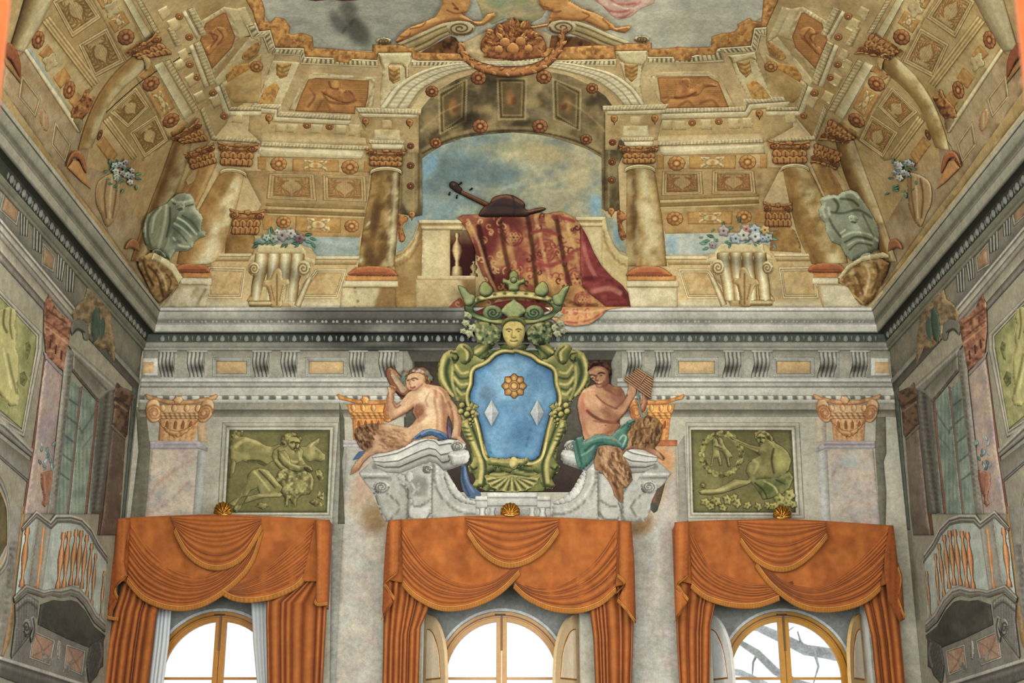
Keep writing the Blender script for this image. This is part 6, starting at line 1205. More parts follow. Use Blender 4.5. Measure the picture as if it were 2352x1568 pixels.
# ---------------------------------------------------------------- the four columns of the window end
def plinths(t, m, torus, slab, slab2, ped, pedcol='c9bda4', ops=()):
    piece('torus',spline(m(torus),True,4),'a8642a',t,off=.10,relief=.07,R=8,res=3.4,ops=[('m',(.2,-1),8,'d09450','6a3410',.9),('s',m([pts(torus).mean(0) - (30,-3),pts(torus).mean(0) + (30,3)]),2.4,'74401a',.6)])
    piece('plinth',m(slab),'c48f48',t,off=.09,relief=.04,R=3,res=6,prof='bevel',ops=[('n',18,'b3762c',.5,3)])
    piece('pedestal_cap',m(slab2),'d2c8b2',t,off=.09,relief=.04,R=4,res=6,prof='bevel',ops=[('g',0,643,0,660,[(0,'dcd3c0'),(.7,'c6b898'),(1,'8f7648')],.8)])
    piece('pedestal',m(ped),pedcol,t,off=.06,relief=.05,R=4,res=6,prof='bevel',ops=[('n',24,'b8a888',.5,3)] + list(ops))
I_ = lambda P: pts(P)
GRIME = [('n', 24, '6a4f28', .85, 3), ('n', 36, '8d6a34', .6, 9)]
t = thing('painted_column', 'grimy yellow marble column next to the violin, on the side of the striped urn', 'column')
column_shaft(t,'854,386 848,440 834,520 822,612','920,386 918,440 914,520 906,612',[(0,'b59b68'),(.15,'a48548'),(.35,'8f7038'),(.6,'a98c58'),(.8,'cdbf9e'),(.95,'b5a074'),(1,'8d7448')],
   ops=[('n',20,'5c431f',.8,3),('n',30,'775728',.7,8),('e',862,500,16,70,8,'5a4422',.7),('e',846,585,16,30,0,'5a4424',.7),('s','908,400 905,500 895,600',7,'d6cbb0',.6),('e',848,513,4,7,0,'d9d2c4',.9),('e',827,596,7,8,0,'d9d2c4',.8)])
corinthian(t, [(838, 340), (935, 342), (924, 384), (848, 382)])
def collar(t, u0, u1, v, sk=0):
    w_ = (u1 - u0) / 2; a = np.linspace(0,math.pi,14); P = [(u0 + w_ - w_ * math.cos(q),v + sk * (1 - math.cos(q)) / 2 - 11 * math.sin(q)) for q in a]; Q = [(u0 + w_ - w_ * 1.0 * math.cos(q),v + 9 + sk * (1 - math.cos(q)) / 2 - 11 * math.sin(q)) for q in a]
    strip('collar',P,Q,[(0,.01,'8a6c3c'),(.3,.05,'d9cca8'),(.5,.05,'cbb98e'),(.6,.02,'7d6034'),(.8,.04,'cdbd94'),(1,.0,'86693a')],t,off=.17,res=4)
collar(t, 851, 922, 393)
plinths(t,I_,'802,632 806,622 822,613 860,609 895,614 910,626 911,634 856,634','795,633 912,633 913,644 793,644','789,645 914,645 915,660 787,660','786,660 909,660 909,706 780,706','c6b796',[('p','878,644 915,644 912,706 858,706','8a6c40',.9,3),('s','816,645 815,670 822,690 816,706',1.8,'4a3a24',.7)])
t = thing('painted_column', 'pale yellow marble column next to the red cloth, on the side of the masked urn', 'column')
column_shaft(t,'1439,381 1439,440 1438,520 1438,611','1502,381 1510,430 1522,510 1532,611',[(0,'a8905c'),(.1,'8a6c3c'),(.25,'6f5630'),(.42,'b09868'),(.6,'d0c29e'),(.8,'bfa878'),(.95,'a88c58'),(1,'94783f')],
   ops=[('n',26,'8a6a3a',.6,4),('n',18,'d0c3a2',.5,9),('e',1456,500,10,60,0,'574324',.7),('s','1468,560 1466,600 1464,640',4,'c9965a',.6)])
corinthian(t, [(1420, 333), (1515, 333), (1506, 376), (1430, 378)]); collar(t, 1436, 1504, 388)
plinths(t,I_,'1440,634 1443,624 1460,613 1490,609 1520,614 1538,626 1541,634 1490,635','1442,633 1552,633 1552,644 1442,644','1440,645 1558,645 1559,659 1440,659','1440,660 1556,660 1556,706 1440,706','cfc3aa')
t = thing('painted_column', 'leaning cream column beside the striped urn', 'column')
column_shaft(t,'508,390 459,477 420,550 405,606','563,388 549,456 512,578 484,606',[(0,'b08c50'),(.2,'a07838'),(.4,'b99862'),(.65,'d9ccae'),(.85,'d3c4a2'),(1,'b3975f')],ops=[('n',30,'a88248',.5,4),('n',22,'8f6a30',.5,9),('e',520,420,14,60,25,'86662f',.7)])
corinthian(t, [(498, 324), (597, 328), (580, 384), (504, 380)]); collar(t, 506, 566, 394, 6)
plinths(t,I_,'403,624 406,612 424,605 450,604 474,610 483,624 470,628 430,627','418,624 484,625 484,638 420,637','414,638 486,639 486,654 414,652','370,706 412,655 484,655 474,706','cec3ae',[('s','440,680 452,662',7,'9c8a68',.6),('s','475,640 470,670 450,700',2,'5a4a30',.6),('n',10,'a08a64',.4,12)])
t = thing('painted_column', 'leaning cream column beside the masked urn', 'column')
column_shaft(t,'1796,381 1804,420 1830,533 1864,606','1856,381 1888,446 1936,558 1948,604',[(0,'a98a52'),(.15,'8f6c34'),(.35,'b39258'),(.6,'d8cba8'),(.85,'c9b584'),(1,'a5834a')],ops=[('n',30,'a07c40',.5,5),('n',22,'7d5c2a',.5,10),('e',1822,490,14,60,-20,'785a28',.6)])
corinthian(t, [(1762, 320), (1862, 322), (1856, 376), (1774, 378)]); collar(t, 1794, 1858, 386)
plinths(t,I_,'1857,624 1860,612 1880,604 1910,602 1932,608 1942,622 1920,627 1880,627','1870,625 1925,625 1925,638 1868,638','1866,638 1926,638 1926,652 1866,652','1874,655 1960,655 1978,706 1890,706','d0c6b2',[('s','1878,660 1886,706',10,'9c7e48',.7)])
# corner pilasters and distant columns
def far_column(lab, cap, shaft, col, ops=()):
    t = thing('painted_column',lab,'column'); piece('shaft',shaft,col,t,off=.03,relief=.06,R=22,res=5,ops=[('m',(1,0),20,'c0a264','6d4e22',.7),('n',20,'7d5c2a',.5,3)] + list(ops))
    corinthian(t, cap, off=.08); return t
far_column('short far column seen behind the leaning cream column by the striped urn',[(526,478),(612,480),(594,540),(530,540)],'516,584 520,545 534,526 556,518 578,528 586,546 582,584','a07c42')
far_column('short far column seen behind the leaning cream column by the masked urn',[(1752,462),(1820,464),(1820,522),(1756,522)],'1768,576 1770,542 1784,522 1806,516 1826,530 1838,560 1840,580','a27e44')
for lab,q in (('slice of a golden capital behind the grimy column beside the violin',[(914,494),(938,490),(930,556),(914,556)]),('slice of a golden capital behind the pale column beside the red cloth',[(1416,482),(1440,486),(1438,552),(1420,550)])):
    t = thing('capital_fragment', lab, 'capital')
    f = quadmap(q); piece('leafwork',spline(f(pts('.1,0 .9,.1 1,.25 .5,.4 .8,.7 1,.85 .7,1 .2,.95 0,.5')),True,4),'ad7632',t,off=.03,relief=.04,R=6,res=3,ops=[('m',(.6,-.8),6,OCL,OCD,.9),('n',6,OCD,.6,3)])
# ---------------------------------------------------------------- balustrade pedestal behind the cloth
t = thing('balustrade_pier', 'cream stone pedestal with concave sides and one baluster, under the violin', 'pedestal')
sw_ = lambda m, P, nm, **kw: piece(nm, m(P), 'bfa67a', t, **kw)
piece('swept_side','970,512 970,706 908,706 906,600 904,588 926,580 945,560 957,536 962,512','b3986a',t,off=.016,relief=.02,R=5,res=5,ops=[('g',905,0,970,0,[(0,'8f713f'),(.5,'b0945f'),(1,'8a6c3c')],.8),('s','960,530 946,568 924,590 908,598',4,'d3c29c',.8),('s','966,540 952,580 926,604 908,612',3,'7d6036',.7),('e',930,660,26,40,0,'86683a',.6)])
piece('swept_side','1382,498 1391,500 1396,530 1412,566 1428,584 1446,590 1440,640 1440,706 1382,706','c6b080',t,off=.05,relief=.03,R=5,res=5,ops=[('s','1393,520 1404,556 1424,584 1444,592',4,'d9ccaa',.8),('s','1386,530 1396,570 1420,600 1440,610',3,'8c6f40',.8),('n',30,'d3c5a2',.5,3)])
piece('wall','955,640 1092,640 1092,706 955,706','c0ac86',t,off=.045,relief=.02,R=5,res=7,ops=[('p','1060,640 1092,640 1092,706 1066,706','7d5c34',.7,5),('n',30,'b0986c',.5,3)])
piece('wall','1240,520 1384,520 1384,640 1440,640 1440,706 1240,706','cab995',t,off=.045,relief=.02,R=5,res=8,ops=[('n',30,'bda780',.5,3)])
strip('wall_coping',[(958,633),(1092,633)],[(958,644),(1092,644)],[(0,.04,'d3c6a6'),(.6,.04,'bda680'),(1,.01,'8a6e42')],t,off=.03)
piece('pier','970,528 1034,528 1034,635 968,635','c9b993',t,off=.045,relief=.04,R=4,res=6,prof='bevel',ops=[('n',26,'b9a47a',.5,3),('g',970,0,1034,0,[(0,'cfc19e'),(1,'bda983')],.5)])
strip('pier_cap',[(961,505),(1062,505)],[(970,528),(1062,528)],[(0,.06,'dcd2b8'),(.3,.06,'c9b78e'),(.36,.03,'94784a'),(.6,.03,'b89f6e'),(.7,.05,'d6c9a8'),(1,.03,'a58c5c')],t,off=.03)
strip('pier_cap',[(1322,498),(1391,498)],[(1330,521),(1384,521)],[(0,.06,'dcd2b8'),(.3,.06,'c9b78e'),(.36,.03,'94784a'),(.6,.03,'b89f6e'),(.7,.05,'d6c9a8'),(1,.03,'a58c5c')],t,off=.03)
piece('dark_opening','1034,528 1092,528 1092,634 1034,634','4a2420',t,off=.012,relief=.004,prof='flat',res=8,ops=[('g',0,528,0,634,[(0,'8a7a58'),(.25,'6a4a38'),(.35,'4a1f1c'),(1,'3d1a18')],.9)])
bl = [(0,5),(.08,6),(.12,3),(.18,4),(.3,11),(.42,13),(.55,9),(.66,5),(.72,6),(.76,5),(.8,12),(1,14)]
strip('baluster',[(1050 - w_,535 + 98 * q) for q,w_ in bl],[(1050 + w_,535 + 98 * q) for q,w_ in bl],[(0,.0,'6a4f34'),(.2,.04,'bfa47c'),(.4,.055,'d0ba94'),(.75,.04,'8a6a48'),(1,.0,'4a3020')],t,off=.02,ns=40)
bl2 = [(q, w_ * .7) for q, w_ in bl]
strip('baluster',[(1088 - w_,600 + 35 * q) for q,w_ in bl2],[(1088 + w_,600 + 35 * q) for q,w_ in bl2],[(0,.0,'6a4f34'),(.3,.04,'b39a78'),(1,.0,'4a3020')],t,off=.02,ns=20)
# ---------------------------------------------------------------- brocade cloth and violin
t = thing('brocade_cloth', 'red and gold brocade cloth spilling over the painted parapet and cornice', 'cloth')
RD, RDD, GLD, GLL = '8a3a30', '4a1c18', 'b58a52', 'd6b67c'
cp = 'b1:'
cloth = '1049,500 1062,493 1100,492 1150,488 1210,484 1257,490 1287,484 1312,495 1333,515 1334,560 1338,610 1334,640 1346,668 1372,690 1382,706 1060,706 1100,690 1134,663 1120,650 1108,630 1096,600 1090,570 1076,535 1060,510'
def motif(u, v, r, c=RD, n=6):
    return [('s',circ(u,v,r,r * .95,24),3.2,c,.9),('s',circ(u,v,r * .72,r * .7,20,0,.12,n),2.6,c,.85),('e',u,v,r * .18,r * .18,0,RDD,.9)] + [('e',u + r * .42 * math.cos(a),v + r * .42 * math.sin(a),r * .2,r * .12,math.degrees(a),c,.9) for a in np.arange(n) * 2 * math.pi / n]
def curlst(u, v, r, ph, c=RD):
    a = np.linspace(0,5,14); k = 1 - a / 7; return ('s',np.stack([u + r * k * np.cos(a + ph),v + r * k * np.sin(a + ph)],1),2.4,c,.8)
rr = random.Random(3)
ops = [('n',30,'b98a52',.6,3),('n',22,'7d3a2c',.7,9),('e',1115,560,46,100,20,'702a22',.9),('e',1140,650,60,50,0,'5f2420',.85),('e',1165,510,60,30,0,'642822',.9),('e',1190,600,30,70,10,'7a3228',.7)]
for i in range(120):
    u_, v_ = rr.uniform(1062, 1335), rr.uniform(494, 704); gold_ = u_ < 1205 - (v_ - 500) * .1
    ops.append(curlst(u_,v_,rr.uniform(5,11),rr.uniform(0,6),rr.choice(['c9a26a','d0ad78','b5854e']) if gold_ else rr.choice([RD,RD,'9c3c30',RDD])))
ops += motif(1251, 575, 27) + motif(1326, 640, 26) + motif(1180, 545, 20, '7a3028')
for P,c,w_,a in (('1212,500 1222,560 1228,620 1236,690','4a2a18',8,.8),('1278,500 1288,560 1300,620 1318,690','4f2c1a',8,.8),('1100,520 1112,580 1130,640','3f1a16',9,.8),('1150,510 1160,580 1180,660','4a2018',8,.7),('1230,500 1240,540 1262,640 1280,690',GLL,6,.45),('1300,500 1316,560 1330,620',GLL,6,.4),('1075,505 1100,560 1118,620 1140,670',GLL,5,.55),('1165,520 1180,600 1200,680','c99a62',7,.5),
                    ('1222,535 1250,528 1278,538',RD,6,.85),('1232,605 1262,610 1288,600',RD,7,.85),('1270,498 1300,502 1318,508',RD,6,.8),('1298,600 1312,580 1332,572',RD,6,.8)): ops.append(('s',P,w_,c,a))
fold = lambda A,d: .035 * (np.sin((A[:,0] - .28 * A[:,1]) * .105) + .4 * np.sin((A[:,0] - .1 * A[:,1]) * .23)) * np.clip((A[:,1] - 490) / 40,0,1) * np.clip(d / 8,0,1)
clo = piece('brocade', cloth, GLD, t, off=.11, relief=.08, R=14, res=3.0, ops=ops, hfun=fold)
piece('red_lining','1334,517 1349,543 1364,579 1382,610 1405,635 1430,655 1443,673 1449,706 1392,706 1372,688 1352,672 1338,655 1332,610','7d302c',clo,off=.20,relief=.07,R=14,res=3.2,ops=[('m',(-.5,-.6),12,'b07468','4a1616',.8),('s','1340,560 1350,600 1370,640',7,'b57a6c',.7),('s','1342,640 1380,640 1410,650 1436,680',8,'5a1c1c',.7),('s','1362,668 1400,662 1424,672',9,'b98074',.7),('s','1385,690 1420,690',6,'5f2020',.6),('n',14,'9c4a42',.5,3)])
piece('hem','1300,660 1330,650 1346,670 1372,688 1395,706 1300,706 1290,690','ad7f4c',clo,off=.21,relief=.04,R=10,res=3.2,ops=motif(1338,688,18) + [('s','1300,690 1330,700 1370,700',6,'5f3420',.7),('n',14,'c99a5c',.6,4)])
piece('hem','1262,704 1452,704 1410,709 1395,712 1377,730 1354,745 1318,750 1282,742 1267,732','c08a50',clo,off=.012,relief=.03,R=8,res=3.0,plane=-.29,ops=[curlst(rr.uniform(1280,1380),rr.uniform(712,742),7,rr.uniform(0,6),'a34a38') for i in range(12)] + [('s','1275,733 1320,741 1360,732 1390,713',3.4,'9c4438',.8),('n',12,'d6a768',.6,3),('s','1300,712 1350,716 1390,710',3,'d9b478',.6)])
piece('hem','1030,706 1040,694 1056,682 1064,690 1070,706','a8563c',clo,off=.06,relief=.03,R=6,res=3,ops=[curlst(1052,697,7,1,'d6b694')])
piece('lining','1086,722 1100,712 1140,694 1180,688 1230,694 1262,712 1240,722 1180,730 1120,730','6a2a24',clo,off=-.02 + .03,relief=.004,prof='flat',res=7,plane=-.288)
t = thing('violin', 'dark brown violin lying on the brocade cloth', 'instrument')
vb = piece('body',spline('1104,498 1102,486 1112,474 1124,468 1130,456 1142,449 1162,446 1180,449 1196,458 1206,468 1206,478 1214,482 1230,478 1246,476 1254,480 1240,487 1216,494 1206,498 1160,498',True,4),'4a2c18',t,off=.22,relief=.07,R=14,res=3,mat='oil',ops=[('m',(-.2,-1),10,'7d4f28','1f110a',.9),('s','1130,460 1160,450 1200,466',4,'8a5a30',.7),('s','1120,476 1150,470 1190,476',5,'2c180e',.7),('s','1214,484 1248,479',3,'9a6a38',.7),('s','1176,448 1182,470 1180,496',3,'20120a',.6)])
strip('neck',[(1056,434),(1124,466)],[(1046,441),(1116,476)],[(0,.02,'6a4226'),(.3,.04,'7a4c2a'),(1,.0,'24140c')],t,off=.20,mat='oil')
sc_ = piece('scroll',spline('1032,428 1033,420 1040,416 1050,420 1056,428 1062,434 1058,444 1048,442 1040,436',True,4),'3f2414',t,off=.22,relief=.04,R=7,res=2.6,mat='oil',ops=[('e',1042,423,5,4,0,'8a5a34',.8),('r',2,'1a0e08',.6)])
for u, v, an in ((1034, 440, 110), (1050, 447, 100), (1054, 424, -40), (1078, 437, -35)):
    a = math.radians(an); d = np.array([math.cos(a),math.sin(a)]) * 8; n = np.array([-d[1],d[0]]) * .3; p = np.array([u,v])
    piece('tuning_peg',[p - n * .5,p + d - n,p + d * 1.25,p + d + n,p + n * .5],'2c190f',t,off=.21,relief=.02,R=2,res=2.5,mat='oil')
# ---------------------------------------------------------------- gilded laurel border and white dentil cornice under the sky
LAUR = [('n', 9, '86581e', .75, 3), ('n', 7, 'dba552', .75, 8), ('r', 3, '7d4a16', .6)]
pz('laurel_border','b0','-160,-300 20,-300 75,-20 110,80 105,200 160,200 210,155 290,170 340,240 330,300 370,310 440,295 540,330 550,430 720,440 800,450 1080,470 1080,400 1480,400 1480,470 1900,480 1950,500 1950,545 1490,545 1440,530 1430,470 1130,475 1120,540 900,535 860,570 740,560 720,520 470,510 460,430 205,430 160,270 60,280 30,200 0,100 -70,-20','b98838',VT,LAUR,off=.03,relief=.05,R=9,res=3.2)
pz('laurel_border','c0','200,440 380,430 920,400 930,395 1320,385 1320,440 1510,430 1550,420 1680,430 1860,420 1860,330 1950,300 2060,290 2100,250 2090,220 2200,160 2230,190 2310,200 2325,0 2400,-300 2560,-300 2470,-20 2352,240 2240,250 2210,410 1930,430 1880,500 1690,500 1680,550 1530,550 1510,510 1290,510 1290,460 990,460 1000,530 480,540 200,500','b98838',VT,LAUR,off=.03,relief=.05,R=9,res=3.2)
def dent(key, A, B):
    A, B = z(key, A), z(key, B); L = np.hypot(*np.diff(A, axis=0).T).sum()
    strip('dentil_cornice',A,B,[(0,.03,'d6ccb2'),(.15,.03,'cfc3a4'),(.2,.02,'9a8256'),(.25,.03,'cbbd98'),(.75,.03,'c3b188'),(.8,.015,'9a8256'),(.88,.02,'d2c6a8'),(1,.01,'a58e62')],VT,off=.02,res=2.6,
          mod=lambda s,T,H,K: (H - .02 * ((T > .22) & (T < .78) & (np.sin(s * L * .62) > .3)),K * (1 - .38 * ((T > .22) & (T < .78) & (np.sin(s * L * .62) > .3)))[...,None]))
dent('b0','205,432 462,436 470,512 720,522 1125,542','180,490 425,505 436,578 720,592 1130,606'); dent('b0','1130,478 1432,480','1140,530 1425,532'); dent('b0','1430,548 1950,552','1430,606 1900,596')
dent('c0','-20,520 360,520','-20,580 330,575'); dent('c0','490,545 1000,535','440,585 1000,600'); dent('c0','995,462 1280,457','1015,515 1270,512'); dent('c0','1285,515 1530,512 1690,505 1935,435','1275,575 1530,575 1700,570 1975,560'); dent('c0','1935,435 2215,412 2245,255 2352,245','1985,490 2265,475 2300,320 2352,330')
dent('b0', '30,205 60,285 160,272 205,430', '-60,230 -10,345 90,330 150,480')
# ---------------------------------------------------------------- ochre figure panels with cream frames
def medallion(lab, key, frame, field, figs, m=None):
    t = thing('ochre_panel', lab, 'picture'); g = (lambda P: P) if m is None else m
    def rem(ops):
        o2 = []
        for o in zops(key, ops):
            if m is not None:
                if o[0] in 'sp': o = (o[0], m(o[1])) + o[2:]
                if o[0] == 'e': c = m([(o[1], o[2])])[0]; o = ('e', c[0], c[1]) + o[3:6] + o[6:]
            o2.append(o)
        return o2
    fr = g(z(key, frame)); fd = g(z(key, field)); c = fd.mean(0)
    piece('frame',fr,'c6b48e',t,off=.012,relief=.03,R=7,res=5,ops=[('s',fd + (fd - c) * .05,3,'8a6f44',.7),('s',fd + (fd - c) * .12,3.5,'ddd2b6',.7),('s',fd + (fd - c) * .18,3,'93784a',.6),('n',30,'b39c70',.5,3)])
    piece('field',fd,'aa7c36',t,off=.044,relief=.006,prof='flat',res=3,ops=[('w',90,4.5,.45,'8a5620',.45),('n',26,'b98138',.5,3)] + [(o[0],o[1],o[2] * 1.5,o[3],o[4] * .75) if o[0] == 's' else o for o in rem(figs)] + [('r',4,'6d3f14',.6)])
    o = rem(figs); P = o[0][1]
    piece('figure',spline(P,True,4),'bd8438',t,off=.052,relief=.03,R=9,res=3,ops=[('m',(.5,-.8),9,'d9a95c','6f4214',.85),('n',12,'8a5620',.5,3)] + [q for q in o[1:] if q[0] == 's' and q[3] == FGD] + [q for q in o[1:] if q[0] == 'e'])
FGL, FGD = 'cf9a4e', '6f4214'
medallion('ochre painted panel of a seated figure with a shield, beside the grimy column','b0','470,700 550,652 1110,690 1085,960 925,965 920,1015 325,995 400,830','575,700 1050,725 1040,880 1015,965 925,965 922,1025 385,1000 430,870 500,715',
   [('p','700,760 740,720 790,740 800,800 860,820 920,880 860,930 760,910 660,860 620,820',FGL,.7,12),('e',745,760,46,46,0,'d3a257',.8),('e',870,870,80,60,20,'9a6222',.8),('s','500,980 560,880 640,870 720,940',26,FGL,.75),('s','700,950 820,940 950,960',26,'c48c40',.7),('s','640,850 700,920 860,930 930,900',10,FGD,.8),('s','690,740 710,790 770,800',8,FGD,.7),('s','520,800 560,870 500,960',10,FGD,.7),('s','830,830 880,830 910,880',7,FGD,.7),('s','500,820 620,820',20,'b97f36',.7),('s','580,990 640,900 700,990',9,FGD,.5)])
medallion('ochre painted panel of a figure leaning forward, beside the pale column','c0','1290,700 1380,648 1830,640 1935,690 2075,962 1445,978 1425,932 1380,905','1370,700 1420,690 1830,685 1850,700 1920,735 2015,965 1445,975 1430,935 1400,900',
   [('p','1570,730 1640,700 1680,740 1670,800 1760,740 1880,750 1920,780 1800,790 1740,860 1640,870 1520,880',FGL,.7,12),('e',1630,745,44,44,0,'a86c2a',.8),('s','1460,900 1560,870 1700,840',18,FGL,.7),('s','1440,960 1540,900 1660,890 1800,870 1950,950',24,'c48c40',.75),('s','1500,880 1620,880 1720,830',9,FGD,.8),('s','1600,730 1650,780',8,FGD,.8),('s','1560,960 1640,910 1700,960',9,FGD,.6),('s','1760,930 1860,900 1920,960',9,FGD,.6),('s','1420,880 1480,880 1420,950',9,FGD,.6)])
# pilaster strips with scale ornament
def scales(key, body, orn, brk=None):
    pz('pilaster_strip',key,body,'c9b994',VT,[('m',(1,0),6,'dcd2b8','8a7046',.7),('n',24,'b8a276',.5,2)],off=.016,relief=.02,R=6,res=5)
    if orn is not None: pz('scale_ornament',key,orn,'c09a54',VT,[('n',6,'8a6428',.6,3),('m',(1,-.6),7,'d9bd80','7d5c28',.9)] + [('s',[(pts(orn)[:,0].min() + 10,y),(pts(orn)[:,0].mean(),y + 26),(pts(orn)[:,0].max() - 10,y)],8,'7d5c28',.7) for y in np.arange(pts(orn)[:,1].min() + 20,pts(orn)[:,1].max() - 20,38)],off=.04,relief=.03,R=7,res=3)
    if brk is not None: pz('strip_bracket',key,brk,'cbbb94',VT,[('m',(1,-.6),8,'dfd6bc','7d6238',.9)],off=.045,relief=.03,R=6,res=3.5)
scales('b0','1180,590 1385,590 1385,745 1280,790 1190,905 1150,960 1152,800','1220,600 1325,600 1330,720 1270,755 1230,720','1135,482 1430,485 1425,560 1405,590 1400,720 1380,720 1370,610 1330,575 1240,575 1185,640 1150,560')
scales('c0','1030,560 1255,560 1232,640 1215,740 1245,920 1180,820 1080,720','1070,570 1200,570 1190,690 1140,740 1085,690','990,462 1280,458 1272,545 1230,590 1080,575 1020,525')
scales('b0','185,545 425,560 265,945 30,935','215,570 355,565 310,690 250,710 212,670'); pz('leaf_ornament','b0','45,935 110,800 210,735 245,790 190,935','c39642',VT,[('n',6,'8a6428',.7,3)],off=.04,relief=.02,R=6,res=3.4)
scales('c0','2030,540 2250,520 2420,900 2200,900 2090,700','2080,560 2200,540 2220,650 2170,700 2110,640','2010,500 2250,470 2270,540 2200,530 2050,570'); pz('leaf_ornament','c0','2170,760 2250,720 2330,790 2400,890 2230,890','c39642',VT,[('n',6,'8a6428',.7,3)],off=.04,relief=.02,R=6,res=3.4)
# ---------------------------------------------------------------- broken pediment with putti, fruit basket and garland
def halfped(lab, key, A, B, vol, small, tymp):
    t = thing('broken_pediment', lab, 'pediment')
    pz('tympanum',key,tymp,'6a4a26',t,[('n',12,'3f2a14',.8,3),('n',9,'9a6a30',.6,8)],off=.03,relief=.01,R=5,res=4)
    strip('raking_moulding',spline(z(key,A)),spline(z(key,B)),[(0,.03,'c9bc9c'),(.2,.05,'b8a882'),(.26,.03,'75603c'),(.4,.04,'b3a078'),(.6,.035,'9a855c'),(.66,.02,'5f4c2e'),(.8,.03,'b09c74'),(1,.0,'7a6440')],t,off=.05,res=5)
    for (x, y, r, q), nm in ((vol, 'volute'), (small, 'small_volute')):
        c = z(key, [(x, y)])[0]; a = np.linspace(0, 13, 44); k = 1 - a / 14.5; s = -1 if key[0] == 'c' else 1
        piece(nm,circ(c[0],c[1],r,q,30),'b7a582',t,off=.085,relief=.05,R=r * .6,res=3,ops=[('m',(.3,-1),9,'dbcfb0','5f4c2e',.9),('s',np.stack([c[0] + s * r * .85 * k * np.cos(a),c[1] + q * .85 * k * np.sin(a)],1),2.6,'5a4628',.85)])
halfped('broken pediment scroll under the putto on the side of the dark cloud','b0','1290,385 1500,295 1700,212 1850,186 1960,195','1485,468 1600,415 1690,355 1770,315 1790,300',(1872,256,33,18),(1185,372,18,9),'1490,485 1780,320 1830,340 1900,440 1950,500 1500,492')
halfped('broken pediment scroll under the putto beside the pink drapery','c0','450,190 600,182 760,225 950,310 1130,380','600,310 640,322 760,370 850,410 920,432',(515,245,34,18),(1228,355,18,9),'420,320 640,330 800,390 915,440 700,480 480,505 400,420')
PU, PUL, PUD = 'c58d40', 'dcae64', '86501a'
def putto(lab, key, P, ops):
    t = thing('golden_putto', lab, 'figure')
    pz('body', key, P, PU, t, [('m', (.4, -1), 9, PUL, PUD, .85)] + ops, off=.14, relief=.09, R=14, res=2.6)
putto('golden putto lying on the pediment scroll, on the side of the dark cloud','b0','1712,-20 1722,-110 1790,-170 1880,-165 1945,-110 1965,-20 1950,60 1930,110 1890,130 1990,190 2060,190 2110,130 2180,110 2190,150 2150,180 2080,230 2020,240 1980,200 1850,185 1700,210 1500,300 1400,350 1300,390 1285,370 1330,310 1420,240 1520,210 1560,190 1650,150 1680,100 1710,40',
   [('s','1800,30 1830,60 1850,80',6,PUD,.8),('e',1815,45,10,8,0,PUD,.8),('s','1820,75 1850,85',6,'6a3a12',.8),('e',1900,40,40,40,0,PUL,.6),('s','1750,90 1820,120 1890,115',10,PUD,.7),('s','1560,200 1640,190 1720,170',12,PUL,.7),('s','1420,260 1520,240 1560,200',8,PUD,.7),('s','1330,330 1400,330 1420,300',9,PUD,.7),('e',1700,160,60,30,-20,PUL,.5),('s','2000,200 2080,200 2140,150',7,PUL,.6),('s','1300,380 1350,360',12,'6a3c12',.7)])
putto('golden putto lying on the pediment scroll, beside the pink drapery','c0','300,-30 305,-110 360,-165 440,-155 490,-90 560,-50 580,10 700,80 800,110 880,150 960,210 1000,250 1100,235 1140,240 1120,270 1080,300 1020,290 940,270 900,280 780,220 700,190 620,190 500,180 400,200 380,240 260,260 220,240 380,210 400,150 420,100 350,90 310,40',
   [('s','350,60 390,70',6,PUD,.8),('e',360,35,9,7,0,PUD,.8),('s','410,100 460,110 500,100',9,PUD,.8),('e',560,90,80,40,15,PUL,.6),('s','700,110 760,140 700,180',9,PUD,.7),('s','780,140 860,190 920,250',12,PUL,.6),('s','880,170 940,230',7,PUD,.6),('e',450,130,40,30,0,'a8692a',.6),('s','400,160 500,160',8,PUD,.6),('s','1020,270 1100,255',6,PUD,.6)])
t = thing('fruit_basket', 'golden basket of leaves and fruit between the two pediment scrolls', 'ornament')
r = random.Random(8)
piece('basket','1110,132 1118,112 1130,104 1230,104 1246,116 1250,132 1180,140','a86a26',t,off=.10,relief=.06,R=10,res=3,ops=[('n',7,'6a3c12',.7,3),('m',(.3,-1),8,'d09a4c','5a3210',.8)])
piece('foliage',spline('1112,122 1104,100 1114,82 1130,72 1142,58 1160,52 1178,46 1198,52 1216,60 1230,74 1246,84 1254,102 1248,122 1180,132',True,4),'96601f',t,off=.09,relief=.05,R=12,res=3,ops=[('n',9,'5a3210',.8,3),('n',7,'cf9a4c',.7,8),('r',3,'6a3c12',.6)])
for i in range(40):
    a = math.pi * (1 + r.random()); k = r.uniform(.3,.95); u,v = 1178 + 62 * k * math.cos(a),106 + 52 * k * math.sin(a); an = a + r.uniform(-.6,.6); ln = r.uniform(15,22)
    d = np.array([math.cos(an), math.sin(an)]); n = np.array([-d[1], d[0]]); p = np.array([u, v])
    piece('leaf',spline([p,p + d * ln * .4 + n * ln * .28,p + d * ln,p + d * ln * .4 - n * ln * .28],True,4),r.choice(['c4873a','ad6c26','d39e50','8f5420']),t,off=.13 + .003 * i,relief=.02,R=4,res=3,ops=[('m',(.3,-1),4,'dfb066','6a3c12',.8),('s',[p,p + d * ln],2,'7a4616',.6)])
for u, v, q in ((1160, 98, 12), (1196, 96, 12), (1178, 112, 14), (1146, 114, 10), (1214, 112, 10)):
    piece('fruit',circ(u,v,q,q,18),'c08238',t,off=.25,relief=.04,R=q,res=3,ops=[('m',(.3,-1),9,'e0b068','6f3f12',.9)])
t = thing('leaf_garland', 'brown leaf garland slung under the fruit basket across the top of the arch', 'garland')
